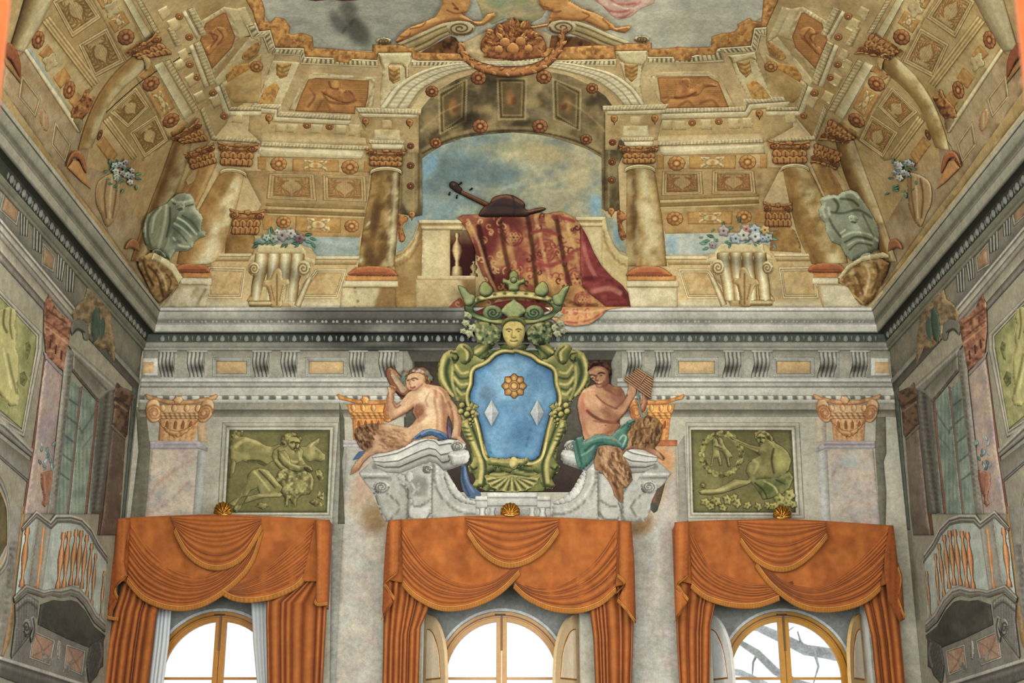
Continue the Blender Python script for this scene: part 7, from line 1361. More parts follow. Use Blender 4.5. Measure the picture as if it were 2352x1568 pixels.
gp = spline('1056,98 1064,122 1084,143 1112,156 1150,164 1188,164 1224,158 1254,144 1276,122 1290,98 1293,68',n=8); gd = np.gradient(gp,axis=0); gn = np.stack([-gd[:,1],gd[:,0]],1); gn /= np.hypot(*gn.T)[:,None]
wd = 6 + 6 * np.sin(np.linspace(0, 1, len(gp)) * math.pi)[:, None]
strip('core',gp + gn * wd,gp - gn * wd,[(0,.02,'5a3414'),(.3,.07,'a86e2c'),(.6,.07,'b87e38'),(1,.02,'5a3414')],t,off=.10,res=4)
for i in range(26):
    k = int((i + .5) / 26 * (len(gp) - 2)); s = 1 if i % 2 else -1; d = gd[k] / np.hypot(*gd[k]); d = d * .8 + gn[k] * s * .5; ln = 15; n = np.array([-d[1],d[0]]); p = gp[k] + gn[k] * s * 2
    piece('leaf',spline([p,p + d * ln * .4 + n * 4.5,p + d * ln,p + d * ln * .4 - n * 4.5],True,4),('b9803a','96602a','c99248')[i % 3],t,off=.17 + .001 * i,relief=.015,R=4,res=3,ops=[('m',(.3,-1),4,'d8a860','5a3210',.8)])
# ---------------------------------------------------------------- stone urns on leafy corbels in the corners
UG, UL, UD = '8f9382', 'cdd0be', '4f5548'
t = thing('stone_urn', 'striped grey green urn with a child mask lid, in the vault corner', 'urn')
b_ = pz('body','a1','1300,500 1330,440 1420,370 1500,340 1540,300 1590,260 1660,240 1720,260 1750,310 1760,380 1800,420 1830,480 1810,580 1860,590 1850,640 1790,660 1750,690 1740,740 1680,770 1580,770 1530,850 1480,810 1420,760 1340,760 1300,700 1285,600',UG,t,
   [('m',(.8,-.6),12,UL,UD,.85),('p','1560,480 1640,440 1740,450 1800,520 1790,620 1720,620 1640,600 1560,700 1540,600','5c6454',.8,8),('s','1600,470 1680,520 1770,620',12,UL,.7),('s','1640,450 1720,500 1790,590',9,UD,.7),('s','1570,520 1650,570 1720,640',12,UL,.6),('s','1560,560 1620,610 1680,680',9,UD,.7),('s','1500,360 1490,480 1460,620 1430,740',16,UL,.6),('s','1530,380 1530,500 1500,640',12,UD,.8),('s','1420,380 1350,470 1330,600 1360,740',14,UD,.7),('s','1450,380 1390,470 1370,600',12,UL,.6),('s','1310,520 1310,640',10,UL,.5),('s','1560,650 1620,720 1700,730',12,UL,.7),('e',1600,690,50,30,0,UD,.6),('s','1540,300 1600,330 1700,320 1750,300',12,UL,.7),('s','1560,340 1640,370 1740,350',9,UD,.8)],off=.16,relief=.14,R=24,res=3)
pz('mask','a1','1580,360 1590,330 1630,320 1665,335 1670,370 1650,400 1615,410 1590,395','a3a896',b_,[('m',(.6,-.8),8,'ccd0c0',UD,.8),('e',1608,362,8,6,0,UD,.9),('e',1645,358,8,6,0,UD,.9),('s','1615,390 1640,386',6,UD,.8)],off=.31,relief=.03,R=6,res=2.5)
pz('foot','a1','1370,770 1400,745 1450,750 1490,790 1500,830 1470,830 1430,790 1390,790','6d7464',b_,[('m',(.6,-.8),7,UL,UD,.9)],off=.18,relief=.07,R=7,res=3)
def corbel(lab, key, P, rim, vv):
    t = thing('leaf_corbel', lab, 'corbel')
    pz('bracket',key,P,'9c7a48',t,[('m',(-.4,-.8),14,'c4a878','4a3418',.85),('n',12,'5f4422',.7,3),('n',9,'c9b184',.5,8)] + vv,off=.12,relief=.12,R=22,res=3.2)
    pz('rim', key, rim, 'cdbf9c', t, [('m', (0, -1), 6, 'ddd2b6', '8f7848', .7)], off=.24, relief=.03, R=6, res=3.5)
corbel('brown acanthus corbel carrying the striped urn','a1','1240,830 1380,775 1450,810 1560,880 1640,1000 1610,1070 1560,1140 1440,1240 1380,1190 1300,1010 1250,920','1385,785 1450,812 1570,890 1645,1010 1605,1062 1545,955 1450,885 1365,842',[('s','1330,900 1420,1000 1470,1180',14,'4a3418',.7),('s','1400,900 1470,1000 1500,1120',12,'d0b88c',.6),('s','1500,980 1540,1040 1520,1120',12,'4a3418',.6),('s','1290,860 1320,960 1380,1080',14,'3f2c14',.7)])
t = thing('stone_urn', 'masked grey green urn with curling handles, in the vault corner', 'urn')
b_ = pz('body','d1','510,310 540,280 600,255 680,265 720,230 790,215 850,240 900,310 960,400 1000,470 1040,550 1055,640 1030,760 960,790 880,830 800,860 740,800 700,720 620,690 570,600 560,520 510,460 500,400 530,360',UG,t,
   [('m',(-.7,-.7),12,UL,UD,.85),('e',860,520,130,110,20,'a9b0a2',.7),('s','620,420 720,430 860,400 980,470',14,UD,.7),('s','600,480 640,560 700,640',14,UD,.7),('s','640,300 680,360 660,420',16,UD,.8),('s','560,300 640,280 700,300',14,UL,.7),('s','740,250 800,240 860,290',14,UL,.7),('s','700,300 800,310 860,360',14,UD,.8),('s','720,640 820,600 960,620 1040,680',12,UL,.7),('s','740,690 850,640 980,670',12,UD,.8),('s','780,760 860,700 980,720',10,UD,.7),('s','760,720 860,670 990,700',9,UL,.6),('s','560,340 540,400 560,460',14,UL,.5),('s','590,380 600,440',14,'c0c4b6',.7),('s','740,580 700,610',8,UL,.8),('s','900,440 960,560 1000,640',10,UD,.6)],off=.16,relief=.14,R=24,res=3)
pz('mask','d1','765,460 800,440 840,450 860,480 850,515 820,525 785,510','a9ae9e',b_,[('m',(-.6,-.8),8,'ced2c4',UD,.8),('e',795,480,8,6,0,UD,.9),('e',830,482,8,6,0,UD,.9),('s','800,508 830,510',6,UD,.8)],off=.31,relief=.03,R=6,res=2.5)
pz('foot','d1','870,820 900,780 950,780 990,800 960,830 900,850','8d9484',b_,[('m',(-.6,-.8),7,UL,UD,.9)],off=.18,relief=.07,R=7,res=3)
corbel('cream acanthus corbel carrying the masked urn','d1','680,1050 690,1000 780,900 900,850 1060,830 1140,880 1120,960 1060,1080 1000,1200 930,1260 880,1250 830,1200 770,1100','675,1005 760,900 900,812 1080,780 1130,800 1135,830 1060,835 900,862 790,922 700,1030',[('s','780,980 850,1000 900,1150',14,'5f4420',.7),('s','930,900 960,1000 920,1160',14,'d6c6a0',.6),('s','1020,880 1040,980 980,1140',14,'5f4420',.6),('e',800,970,40,30,0,'d3c298',.7),('e',950,900,40,30,0,'d3c298',.7),('s','700,1050 800,1150 900,1240',10,'c9a868',.7)])
# ================================================================ long sides of the vault, painted alike on both hands
def side(m, k):
    hand = ('by the striped urn', 'by the masked urn')[k]
    P0 = lambda key, s: m(z(key, s))
    piece('vault_ground',m('-40,-30 600,-30 600,100 560,235 470,345 430,470 350,640 362,700 -40,190'),'ad9468',VT,off=.003,relief=.003,prof='flat',res=16,ops=[('n',80,'967846',.6,3 + k),('n',50,'c2ac82',.5,8)])
    # parapet band above the real cornice
    piece('parapet_band',P0('a0','190,480 230,450 720,1190 800,1350 780,1500 1000,1568 1330,2100 1440,2760 1240,2480 900,2000 620,1640 20,790 60,560'),'a48f72',VT,off=.006,relief=.006,prof='flat',res=12,ops=[('n',30,'8f7452',.6,4),('n',22,'b3a48c',.5,7)])
    strip('coping',P0('a0','205,450 700,1200'),P0('a0','235,430 735,1170'),[(0,.01,'9a8258'),(.5,.04,'cfc2a4'),(1,.01,'d3c8ae')],VT,off=.01)
    if not k: strip('sky_strip',P0('a0','235,440 610,1040'),P0('a0','272,428 640,1020'),[(0,.003,'8c9aa0'),(1,.003,'9aa7ac')],VT,off=.012)
    for q in ('195,670 370,900 320,1060 165,870', '495,1090 640,1300 590,1470 460,1300'):
        q = P0('a0', q); c = q.mean(0); i = q + (c - q) * .34
        strip('panel_frame',np.vstack([q,q[:1]]),np.vstack([i,i[:1]]),[(0,.004,'7d6648'),(.3,.02,'c0b096'),(.6,.012,'86704e'),(1,.0,'a8926e')],VT,off=.014,res=14)
    c = P0('a0','395,1080')[0]; piece('oval_medallion',circ(c[0],c[1],10,27,22,-12 if not k else 12),'a8845a',VT,off=.014,relief=.02,R=6,res=3.4,ops=[('m',(.5,-.8),6,'c9b08a','6a4f30',.9),('s',[(c[0],c[1] - 15),(c[0],c[1] + 15)],3,'b9b0a0',.7)])
    # coffers with wreaths and the bands round them
    piece('ornament_band',P0('a0','815,-30 1130,545 1400,1000 1525,1265 1700,1110 1640,1060 1380,590 1110,-30'),'bfa878',VT,off=.006,relief=.004,prof='flat',res=10,ops=[('n',40,'ad9260',.5,3),('r',4,'8a6c3c',.5)])
    piece('ornament_band',P0('a0','232,432 380,200 840,800 640,1040'),'b3a078',VT,off=.006,relief=.004,prof='flat',res=10,ops=[('n',40,'9c8250',.5,3),('r',4,'8a6c3c',.5)])
    piece('coffer_ground',P0('a0','900,1060 1240,760 1530,1265 1290,1450 1180,1430'),'a08a5e',VT,off=.005,relief=.004,prof='flat',res=10,ops=[('n',40,'86703f',.5,3),('e',1450,1250,120,120,0,'5c4a28',.5)] if False else [('n',40,'86703f',.5,3)])
    for q in ('470,10 720,-130 915,160 650,345','705,400 965,245 1125,560 845,705','985,1010 1225,780 1350,960 1150,1155','1165,1195 1410,1030 1520,1262 1300,1425'):
        Q = P0('a0', q); Q = Q if not k else Q[[1, 0, 3, 2]] if False else Q
        wreath_coffer(Q, tone='b09a6c', dark='6a5330', gold='8f6c34' if not k else 'a8783a', off=.012)
    for a, b in (('380,200 830,790', '450,140 900,740'), ('930,1090 1190,1440', '990,1040 1250,1400')):
        A, B = P0('a0', a), P0('a0', b)
        strip('coffer_moulding',A,B,[(0,.01,'8a6e40'),(.15,.02,'c0a878'),(.3,.01,'8f7444'),(.5,.02,'bfa676'),(.65,.01,'86693a'),(.85,.02,'c4ae80'),(1,.01,'8a6e40')],VT,off=.014,res=12)
    for x,y,r,q,rot in ((345,360,14,21,12),(625,810,13,21,14),(1135,335,20,18,-30),(1360,755,21,16,-32),(1540,1085,21,15,-34),(900,1215,5,13,20)):
        c = P0('a0',[(x,y)])[0]; rosette(c[0],c[1],r,q,rot if not k else -rot,off=.03,c='a06c34',d='5a3412',l='c8934c')
    for q in ('970,190 1105,95 1170,205 1035,300','1335,860 1475,775 1575,970 1450,1072','860,-20 1000,-60 1010,30 925,85'):
        orange_panel(P0('a0', q), off=.02, ground='b48c4a')
    for q in ('350,490 430,395 505,495 435,565','480,700 580,605 640,700 545,800','1110,465 1250,370 1290,430 1150,520','620,910 690,820 750,880 680,990','1250,690 1370,590 1400,640 1290,720','1530,1195 1650,1115 1680,1160 1560,1240','870,1300 940,1225 1060,1390 1000,1480'):
        q = P0('a0', q); e = q[1] - q[0]
        piece('ornament_panel',q,'b08a4a',VT,off=.018,relief=.006,prof='flat',res=5,ops=[('w',math.degrees(math.atan2(e[1],e[0])),5,.5,'99692c',.45),('r',2.5,'94642c',.5)])
    for x, y in ((455, 560), (1010, 85)):
        c = P0('a0',[(x,y)])[0]; piece('leaf_star',circ(c[0],c[1],15,19,40,20,.22,4),'b3a27c',VT,off=.03,relief=.012,R=5,res=3.2,ops=[('m',(.6,-.8),5,'cfc2a0','7d673e',.9),('e',c[0],c[1],4,4,0,OC,.8)])
    # entablature running up the side: white fascia, leaf mouldings, dentil blocks
    for a, b in (('1105,-20 1305,345', '1180,-20 1385,325'), ('1390,590 1660,1070', '1475,545 1750,1015')):
        fascia(P0('a0', a), P0('a0', b), c0='c6bb9e', c1='b3a27c')
    for a,b in (('1215,-20 1400,305','1270,-20 1450,290'),('1480,560 1745,1012','1540,530 1800,985'),('1545,240 1640,400','1500,255 1580,420')):
        leafband(P0('a0', a), P0('a0', b), 8, light='cbb98e', dark='7d5c2c')
    for a, b in (('1680,80 1760,60 1862,305', '1745,75 1745,75 1790,330'),): pass
    for a,b in (('1745,65 1875,300','1680,90 1800,335'),('1815,365 1945,740','1735,400 1880,775'),('2010,740 2085,965 2352,960','1975,775 2060,1000 2352,1000'),('1835,960 1935,1225 2320,1250','1800,1000 1905,1265 2310,1290')):
        leafband(P0('a0', a), P0('a0', b), 8, light='cdbd96', dark='7d5c2c')
    for a,b in (('1800,335 1670,95','1770,350 1640,110'),('1880,775 1735,400','1840,790 1700,415'),('1975,775 2060,1000 2352,1005','1930,790 2020,1045 2352,1045')):
        strip('cornice_face',P0('a0',a),P0('a0',b),[(0,.02,'d0c5a8'),(1,.015,'bba985')],VT,off=.014,res=12)
    for q in ('1420,90 1500,50 1545,130 1465,190','1500,190 1590,150 1640,250 1550,300','1600,470 1670,430 1710,520 1640,560','1570,560 1640,520 1680,600 1600,640','1660,700 1740,650 1790,740 1710,790','1740,850 1820,810 1860,890 1780,940','1880,880 1960,840 2010,930 1930,980','2090,1010 2190,1020 2180,1110 2080,1100'):
        dentil(P0('a0', q))
    for x, y in ((1615, 150), (1705, 335), (1710, 580), (1770, 700), (1920, 840), (2020, 1045)):
        c = P0('a0', [(x, y)])[0]; rosette(c[0], c[1], 9, 8, off=.03)
    # ochre panel
    medallion('slanting ochre painted panel near the sky, on the side %s' % ('of the striped urn','of the masked urn')[k],'a0','1790,200 2020,60 2140,80 2250,320 2100,380 2110,430 1920,680 1880,600 1770,360','1850,210 2010,112 2035,115 2120,330 2090,430 1910,620 1800,360',
        [('p','1900,300 1960,240 2040,260 2050,330 1960,420 1880,500 1850,440 1920,380','b9813a',.7,10),('s','1890,300 1960,330 1900,420',9,FGD,.7),('s','1960,260 2010,330 1960,400',9,FGD,.6),('s','1850,400 1920,440 1900,540',12,'c48c40',.6)],m)
    for P, o in (('2120,80 2210,60 2352,380 2260,330', None), ('2250,330 2352,390 1960,800 1930,720', None)):
        piece('pilaster_strip',P0('a0',P),'c3b08a',VT,off=.012,relief=.015,R=5,res=6,ops=[('n',20,'ad956a',.5,3)])
    piece('scale_ornament',spline(P0('a0','2190,480 2270,410 2330,380 2320,470 2240,540 2180,530'),True,4),'b98e46',VT,off=.03,relief=.02,R=6,res=3.2,ops=[('n',6,'7d5a22',.7,3)])
    piece('leaf_ornament',P0('a0','2050,740 2030,680 2100,590 2240,570 2250,620 2130,690'),'bf9138',VT,off=.03,relief=.02,R=6,res=3.4,ops=[('n',6,'8a6020',.7,3)])
    piece('panel_ground',P0('a0','1960,780 2250,560 2352,480 2352,930 2110,925'),'b99c66',VT,off=.008,relief=.006,prof='flat',res=8,ops=[('w',60,30,.4,'c9b184',.5),('n',20,'a5834a',.5,3)])
    c = P0('a0', '2310,600')[0]; rosette(c[0], c[1], 15, 13, off=.03)
    # columns that climb the cove
    t = thing('painted_column','long cream column bending up the cove, %s' % ('second from the striped urn','second from the masked urn')[k],'column')
    A,B = P0('a0','700,1350 760,1140 860,900 1000,690 1130,560 1200,495'),P0('a0','830,1330 890,1180 980,960 1120,790 1260,670 1350,560')
    column_shaft(t,A,B,[(0,'8a6a34'),(.2,'8f6f3c'),(.45,'a98c58'),(.65,'c2b28c'),(.9,'c9bb98'),(1,'a8926a')] if not k else [(0,'bfae84'),(.3,'c4b48c'),(.6,'a88e58'),(.85,'96783f'),(1,'a08552')],ops=[('n',26,'86642c',.55,4)])
    corinthian(t,P0('a0','1245,545 1140,470 1410,285 1570,490')[[1,2,3,0]] if not k else P0('a0','1140,470 1410,285 1570,490 1245,545'),off=.16)
    piece('capital_neck',spline(P0('a0','1195,500 1250,480 1310,490 1350,530 1355,590 1320,640 1300,560 1260,510'),True,4),'b59b68',t,off=.20,relief=.03,R=5,res=3.4,ops=[('m',(.6,-.6),5,'d6c8a4','7d6232',.9)])
    piece('torus',spline(P0('a0','600,1500 620,1420 660,1365 710,1360 750,1400 775,1480 780,1560 750,1520 710,1440 660,1430'),True,4),'a06430',t,off=.12,relief=.06,R=6,res=3.2,ops=[('m',(.2,-1),6,'cf9450','5f3010',.9)])
    piece('plinth',P0('a0','610,1510 660,1440 710,1450 770,1568 820,1700 740,1640'),'b98a50',t,off=.08,relief=.04,R=5,res=5)
    # small far capital between
    far = thing('capital_fragment','small brown capital on a far column behind the bending column %s' % hand,'capital')
    piece('leafwork',P0('a0','630,1060 660,960 740,880 770,810 805,800 800,860 860,870 830,940 790,1020 740,1080 690,1070'),'97652c',far,off=.03,relief=.05,R=7,res=3,ops=[('n',8,'54300f',.8,3),('n',6,'c8934c',.7,8),('m',(.6,-.7),7,OCL,OCD,.7)])
    piece('far_shaft',P0('a0','650,1080 700,1045 750,1080 745,1150 720,1200'),'8f7c58',far,off=.03,relief=.04,R=8,res=4,ops=[('m',(1,0),8,'b3a27c','5c4c30',.8)])
    # column next to the corner
    t = thing('painted_column','bent brown column in the vault corner, first %s' % ('from the striped urn','from the masked urn')[k],'column')
    A, B = m('398,322 372,396 340,480 314,556 300,600'), m('442,322 424,392 392,470 352,552 330,600')
    column_shaft(t,A,B,[(0,'8a6a3a'),(.25,'6f5228'),(.5,'a0855a'),(.8,'bfae8c'),(1,'a8926a')] if not k else [(0,'b0a080'),(.3,'c0ae88'),(.6,'8a6c3c'),(1,'7a5c30')],ops=[('n',24,'6a4c22',.5,4)])
    corinthian(t,P0('a0','1530,1250 1790,1060 1890,1270 1640,1300') if not k else P0('a0','1530,1250 1790,1060 1890,1270 1640,1300')[[1,0,3,2]],off=.16)
    piece('torus',spline(m('288,572 294,556 306,548 318,556 322,580 312,574 302,570'),True,4),'9a6a40',t,off=.12,relief=.05,R=5,res=3,ops=[('m',(.2,-1),6,'c08c58','5f3a18',.9)])
    # folded pilaster between the corner columns
    t = thing('painted_pilaster','narrow ochre pilaster with folded capital in the vault corner %s' % hand,'pilaster')
    piece('shaft',m('440,380 500,372 470,440 420,540 372,560 400,470'),'a07a40',t,off=.012,relief=.02,R=8,res=6,ops=[('s','455,390 420,480' if not k else m('455,390 420,480'),5,'7d5a28',.7),('s',m('490,378 450,470 415,545'),6,'c4a86c',.7),('n',26,'86642c',.5,4)])
    corinthian(t, m('418,352 492,326 500,374 440,392'), off=.05)
    # console with flowers on the long side
    t = thing('scroll_console', 'foreshortened scroll console on the long side, %s' % hand, 'console')
    piece('body',spline(m('230,412 262,396 276,402 276,440 272,480 258,512 244,520 232,492 222,470 220,436'),True,4),'a98d66',t,off=.04,relief=.06,R=10,res=3.4,ops=[('m',(.6,-.7),9,'cdbb98','6a4f30',.85),('s',m('246,410 240,450 244,500'),3,'6a4f30',.8),('s',m('258,404 254,450 252,500'),3,'d0c0a0',.7),('s',m('268,404 266,450 258,500'),3,'6a4f30',.7)])
    rr = random.Random(21 + k); cf = m([(285, 393)])[0]
    bouquet('spray of blue and white flowers on the long side, %s' % hand,[(cf[0] + rr.uniform(-24,22),cf[1] + rr.uniform(-22,26),rr.uniform(6,9),rr.choice(['b3c0c4','c4cac8','9aa8b4','a39aa8'])) for _ in range(13)],
            [(cf[0] + rr.uniform(-40,30),cf[1] + rr.uniform(-20,50),rr.uniform(9,15),rr.uniform(0,360)) for _ in range(26)],31 + k)
    # cracks in the plaster
    for L in (('870,1070 1000,970 1180,800 1440,620 1700,480 1900,420 2150,330 2300,320',) if not k else ('1470,620 1150,700 1000,800 870,1070 700,1300 600,1500',)):
        A = resample(spline(P0('a0',L)),40); A = A + (_rs.rand(*A.shape) - .5) * 2.5; strip('plaster_crack',A,A + np.array([.4,1.8]),[(0,.002,'2f2414'),(1,.002,'3f301c')],VT,off=.02,res=6)
    # nearest column, cut by the frame
    t = thing('painted_column', 'pale column nearest the camera at the edge of the vault, %s' % hand, 'column')
    column_shaft(t,m('60,-20 40,50 22,110'),m('132,-20 96,52 56,120'),[(0,'4a3a24'),(.3,'7d6a48'),(.6,'b5a684'),(.85,'c2b596'),(1,'a8946c')] if not k else [(0,'9a8c70'),(.4,'b3a68a'),(1,'8a7a5c')])
    piece('torus',spline(m('18,100 30,104 42,124 48,150 47,178 36,160 26,140 16,130'),True,4),'8a5228',t,off=.10,relief=.06,R=5,res=3,ops=[('m',(.2,-1),6,'b87a40','3f2410',.9)])
    piece('plinth', m('10,130 30,150 48,180 48,192 14,150'), '9a7448', t, off=.06, relief=.04, R=4, res=4)
side(lambda P: pts(P), 0); side(lambda P: mirror(P, 2360), 1)
# ================================================================ painted long walls
def sidewall(m, k):
    WS = (WL, WR)[k]; hand = ('beside the bull relief', 'beside the reclining nude relief')[k]
    S = lambda key, P: m(z(key, P))
    def Q(nm, key, P, col, par, ops=(), **kw):
        o2 = []
        for o in zops(key, ops):
            if o[0] in 'sp': o = (o[0], m(o[1])) + o[2:]
            if o[0] == 'e': c = m([(o[1], o[2])])[0]; o = ('e', c[0], c[1]) + o[3:]
            o2.append(o)
        sm = kw.pop('smo', False); P = S(key, P)
        return piece(nm, spline(P, True, 4) if sm else P, col, par, ops=o2, **kw)
    G1, G2, G3 = '7f796b', '565147', 'a39c8b'
    # entablature: frieze with brackets, architrave lines
    st = lambda nm, A, B, pr, par=WS, **kw: strip(nm, m(A), m(B), pr, par, **kw)
    st('frieze_band',[(0,392),(326,786)],[(0,500),(175,712),(318,876)],[(0,.006,'4c4942'),(.12,.006,'6f6a5e'),(.5,.006,'79735f'),(1,.006,'736d5f')],off=.004,res=14)
    st('architrave',[(0,500),(172,706)],[(0,548),(168,746)],[(0,.02,'a59f90'),(.12,.03,'aaa495'),(.2,.01,'4f4b42'),(.35,.02,'98917f'),(.55,.02,'a09988'),(.6,.01,'5c574c'),(.75,.015,'8d8676'),(1,.01,'6f695b')],off=.008,res=14)
    st('architrave',[(0,548),(166,744)],[(0,600),(102,714)],[(0,.01,'857e6e'),(.5,.012,'99907c'),(.55,.005,'524d43'),(.8,.008,'7d7668'),(1,.005,'6a6457')],off=.006,res=14)
    st('architrave',[(180,712),(322,872)],[(180,752),(316,900)],[(0,.02,'7d786c'),(.3,.02,'8a8476'),(.4,.005,'48443c'),(1,.01,'6a6458')],off=.005,res=14)
    for q in ('185,365 265,430 250,640 182,625','300,480 385,560 375,795 292,750','520,760 595,860 565,1045 505,1010','600,890 685,915 665,1145 592,1130'):
        q = S('a1', q); f = quadmap(q); pr = []
        for j in range(3): pr += [(j / 3 + .01,.01,'35322c'),(j / 3 + .12,.045,'8f897b'),(j / 3 + .22,.03,'6a6559'),(j / 3 + .32,.01,'3a3730')]
        strip('console_bracket', [q[0], q[3]], [q[1], q[2]], pr, WS, off=.012, res=8)
    for q in ('50,270 165,390 140,510 20,400', '398,725 485,830 472,935 388,880'):
        q = S('a1', q); c = q.mean(0); o = q + (q - c) * .35
        strip('panel_frame',np.vstack([o,o[:1]]),np.vstack([q,q[:1]]),[(0,.004,'4f4b42'),(.4,.02,'8f897a'),(1,.0,'5a554a')],WS,off=.012,res=12)
        piece('frieze_panel', q, '8c6f50', WS, off=.012, relief=.003, prof='flat', res=8)
    # picture at the edge of the frame
    t = thing('relief_panel', 'yellow green framed figure painting, on the wall %s' % hand, 'picture')
    strip('frame',m([(-14,650),(98,766),(98,800),(56,1004),(-10,970)]),m([(-14,668),(83,772),(82,800),(50,986),(-10,942)]),[(0,.006,'6f695b'),(.2,.03,'a59e8c'),(.5,.03,'857e6d'),(.6,.01,'4f4a3e'),(.8,.025,'a69f8a'),(1,.004,'5f5a48')],t,off=.014,res=12)
    Q('field','a1','-60,1100 0,1130 140,1270 320,1480 325,1600 200,2370 0,2200 -60,2150','8f8c5c',t,[('n',26,'a9a26c',.6,3),('n',18,'6c6c42',.5,9)],off=.008,relief=.004,prof='flat',res=6)
    Q('figure','a1','0,1300 40,1280 80,1270 140,1290 150,1370 130,1430 150,1500 140,1640 170,1720 170,1860 150,1980 175,2100 160,2160 90,2170 20,2090 -40,2000 -40,1400','a59d66',t,[('m',(.6,-.7),8,'c0b880','55532f',.9),('s','40,1300 30,1420 60,1500',14,'55532f',.8),('s','100,1290 90,1440 110,1560',10,'55532f',.7),('s','70,1700 100,1850 150,2050',14,'6a683c',.7),('s','30,1650 60,1800 100,2000',12,'c9c08a',.6),('s','200,1460 190,1560 160,1600',10,'6a683c',.7)],off=.018,relief=.03,R=10,res=3.2)
    for P in ('230,1600 260,1580 280,1640 250,1740 225,1760 235,1680', '180,1870 220,1850 250,1920 220,1990 180,1960'):
        Q('foliage', 'a1', P, '6f7048', t, [('n', 5, '4a4a2c', .7, 3)], off=.018, relief=.02, R=5, res=3.2)
    # pilaster near
    t = thing('pilaster', 'mauve pilaster with reddish capital, %s' % hand, 'pilaster')
    Q('edge','a2','405,130 420,150 370,450 310,980 215,1568 205,1568 250,1250 330,700','6f4630',t,off=.012,relief=.02,R=3,res=6)
    Q('shaft','a2','410,145 562,320 525,640 490,960 480,1150 430,1568 220,1568 305,1000 340,700 378,380','9f9082',t,[('n',40,'8a7c84',.6,3),('n',26,'b09a80',.6,8),('n',16,'96746a',.4,12),('s','390,300 480,700 420,900',20,'8f8690',.4)],off=.010,relief=.015,R=5,res=7)
    Q('capital','a1','400,1240 440,1160 470,1210 500,1280 560,1350 640,1395 640,1480 600,1700 570,1850 420,1725 395,1500','8a5c42',t,[('m',(.6,-.7),9,'b98a64','4a2c1c',.8),('n',9,'4f3020',.7,3),('n',7,'c09468',.5,8),('s','410,1400 520,1480 620,1560',9,'5a3624',.7),('s','420,1450 520,1530 620,1610',9,'b98a64',.7),('s','420,1290 500,1350 600,1420',7,'4f3020',.7)],off=.03,relief=.05,R=10,res=3.2)
    for x in (450,500,550): Q('flute','a1','%d,%d %d,%d %d,%d %d,%d' % (x,1560 + (x - 450) * 1.0,x + 14,1570 + (x - 450),x + 6,1650 + (x - 450),x - 8,1640 + (x - 450)),'4f3020',t,off=.085,relief=.008,R=3,res=3)
    Q('necking', 'a2', '395,110 420,125 565,300 560,330 410,170', '8a7f78', t, off=.03, relief=.03, R=4, res=4)
    t = thing('flower_vase', 'terracotta vase of flowers on the pilaster %s' % hand, 'vase')
    Q('vase','a2','368,1200 480,1170 478,1260 455,1360 425,1420 432,1470 405,1508 370,1475 392,1440 390,1400 366,1300','8f6248',t,[('m',(.8,-.4),8,'b98a68','4f3022',.8),('s','400,1230 410,1380',7,'b08060',.6)],off=.03,relief=.05,R=10,res=3)
    rr = random.Random(9 + k)
    for j in range(16):
        x,y = rr.uniform(370,500),rr.uniform(900,1190); c = S('a2',[(x,y)])[0]; an = rr.uniform(-2.2,-.9) if not k else rr.uniform(-2.2,-.9); d = np.array([math.cos(an),math.sin(an)]); n = np.array([-d[1],d[0]])
        piece('leaf',spline([c,c + d * 5 + n * 3,c + d * 13,c + d * 5 - n * 3],True,4),rr.choice(['6f8078','5c7068','8a97a0','7d8c84','9aa3a6']),t,off=.03 + .002 * j,relief=.01,R=3,res=3)
    # tall painted window with green panes
    t = thing('painted_window', 'tall painted window with green panes and stone frame, %s' % hand, 'window')
    Q('jamb','a2','590,70 660,100 640,350 500,1568 425,1568 500,950 560,400','7d776b',t,[('s','600,120 580,400 470,1500',12,'9c9688',.7),('s','640,150 620,360 500,1400',8,'4f4b42',.7)],off=.03,relief=.03,R=5,res=6)
    Q('jamb','a2','960,420 1040,430 1020,760 920,1568 800,1568 880,570','5f5c52',t,[('s','1000,460 960,900 870,1560',10,'8a8578',.6),('s','965,450 920,900 840,1560',8,'3a3832',.7)],off=.012,relief=.02,R=5,res=6)
    Q('lintel','a2','600,20 660,60 1045,410 1035,450 960,480 880,560 650,280 660,120','7f796c',t,[('s','650,90 1030,430',9,'a59f8f',.8),('s','660,140 960,450',8,'4a463e',.8),('s','660,270 880,540',9,'3f2d26',.7),('p','680,130 930,380 890,480 670,250','605c51',.7,6)],off=.035,relief=.04,R=6,res=4)
    PN = [('w', 0, 9, .4, '4f5a50', .35), ('n', 30, '5f6c62', .6, 3), ('n', 40, '8a9484', .5, 8)]
    Q('pane','a2','632,350 722,440 690,760 605,1568 490,1568 560,950','7f8a7c',t,PN + [('s','600,520 700,590',5,'3a403a',.6),('s','590,680 690,760',5,'3a403a',.6),('s','570,850 660,920',5,'3a403a',.6),('s','550,1020 640,1090',5,'3a403a',.6),('s','530,1190 620,1260',5,'3a403a',.6)],off=.01,relief=.006,prof='flat',res=4)
    Q('pane','a2','742,425 872,552 850,800 775,1568 622,1568 690,900','86907f',t,PN + [('s','730,840 800,740 860,640',9,'4c554c',.6),('s','710,780 740,840',9,'4c554c',.6),('s','740,980 850,840',6,'566056',.5)],off=.01,relief=.006,prof='flat',res=4)
    Q('pane','a2','886,580 960,500 940,800 880,1200 850,1568 786,1568 850,950','737d6c',t,PN,off=.01,relief=.006,prof='flat',res=4)
    Q('glazing_bar','a2','722,432 746,420 690,900 622,1568 602,1568 680,840','6a5446',t,off=.022,relief=.02,R=3,res=5)
    Q('glazing_bar','a2','862,545 888,560 850,950 788,1568 760,1568 835,900','6a4a3a',t,off=.022,relief=.02,R=3,res=5)
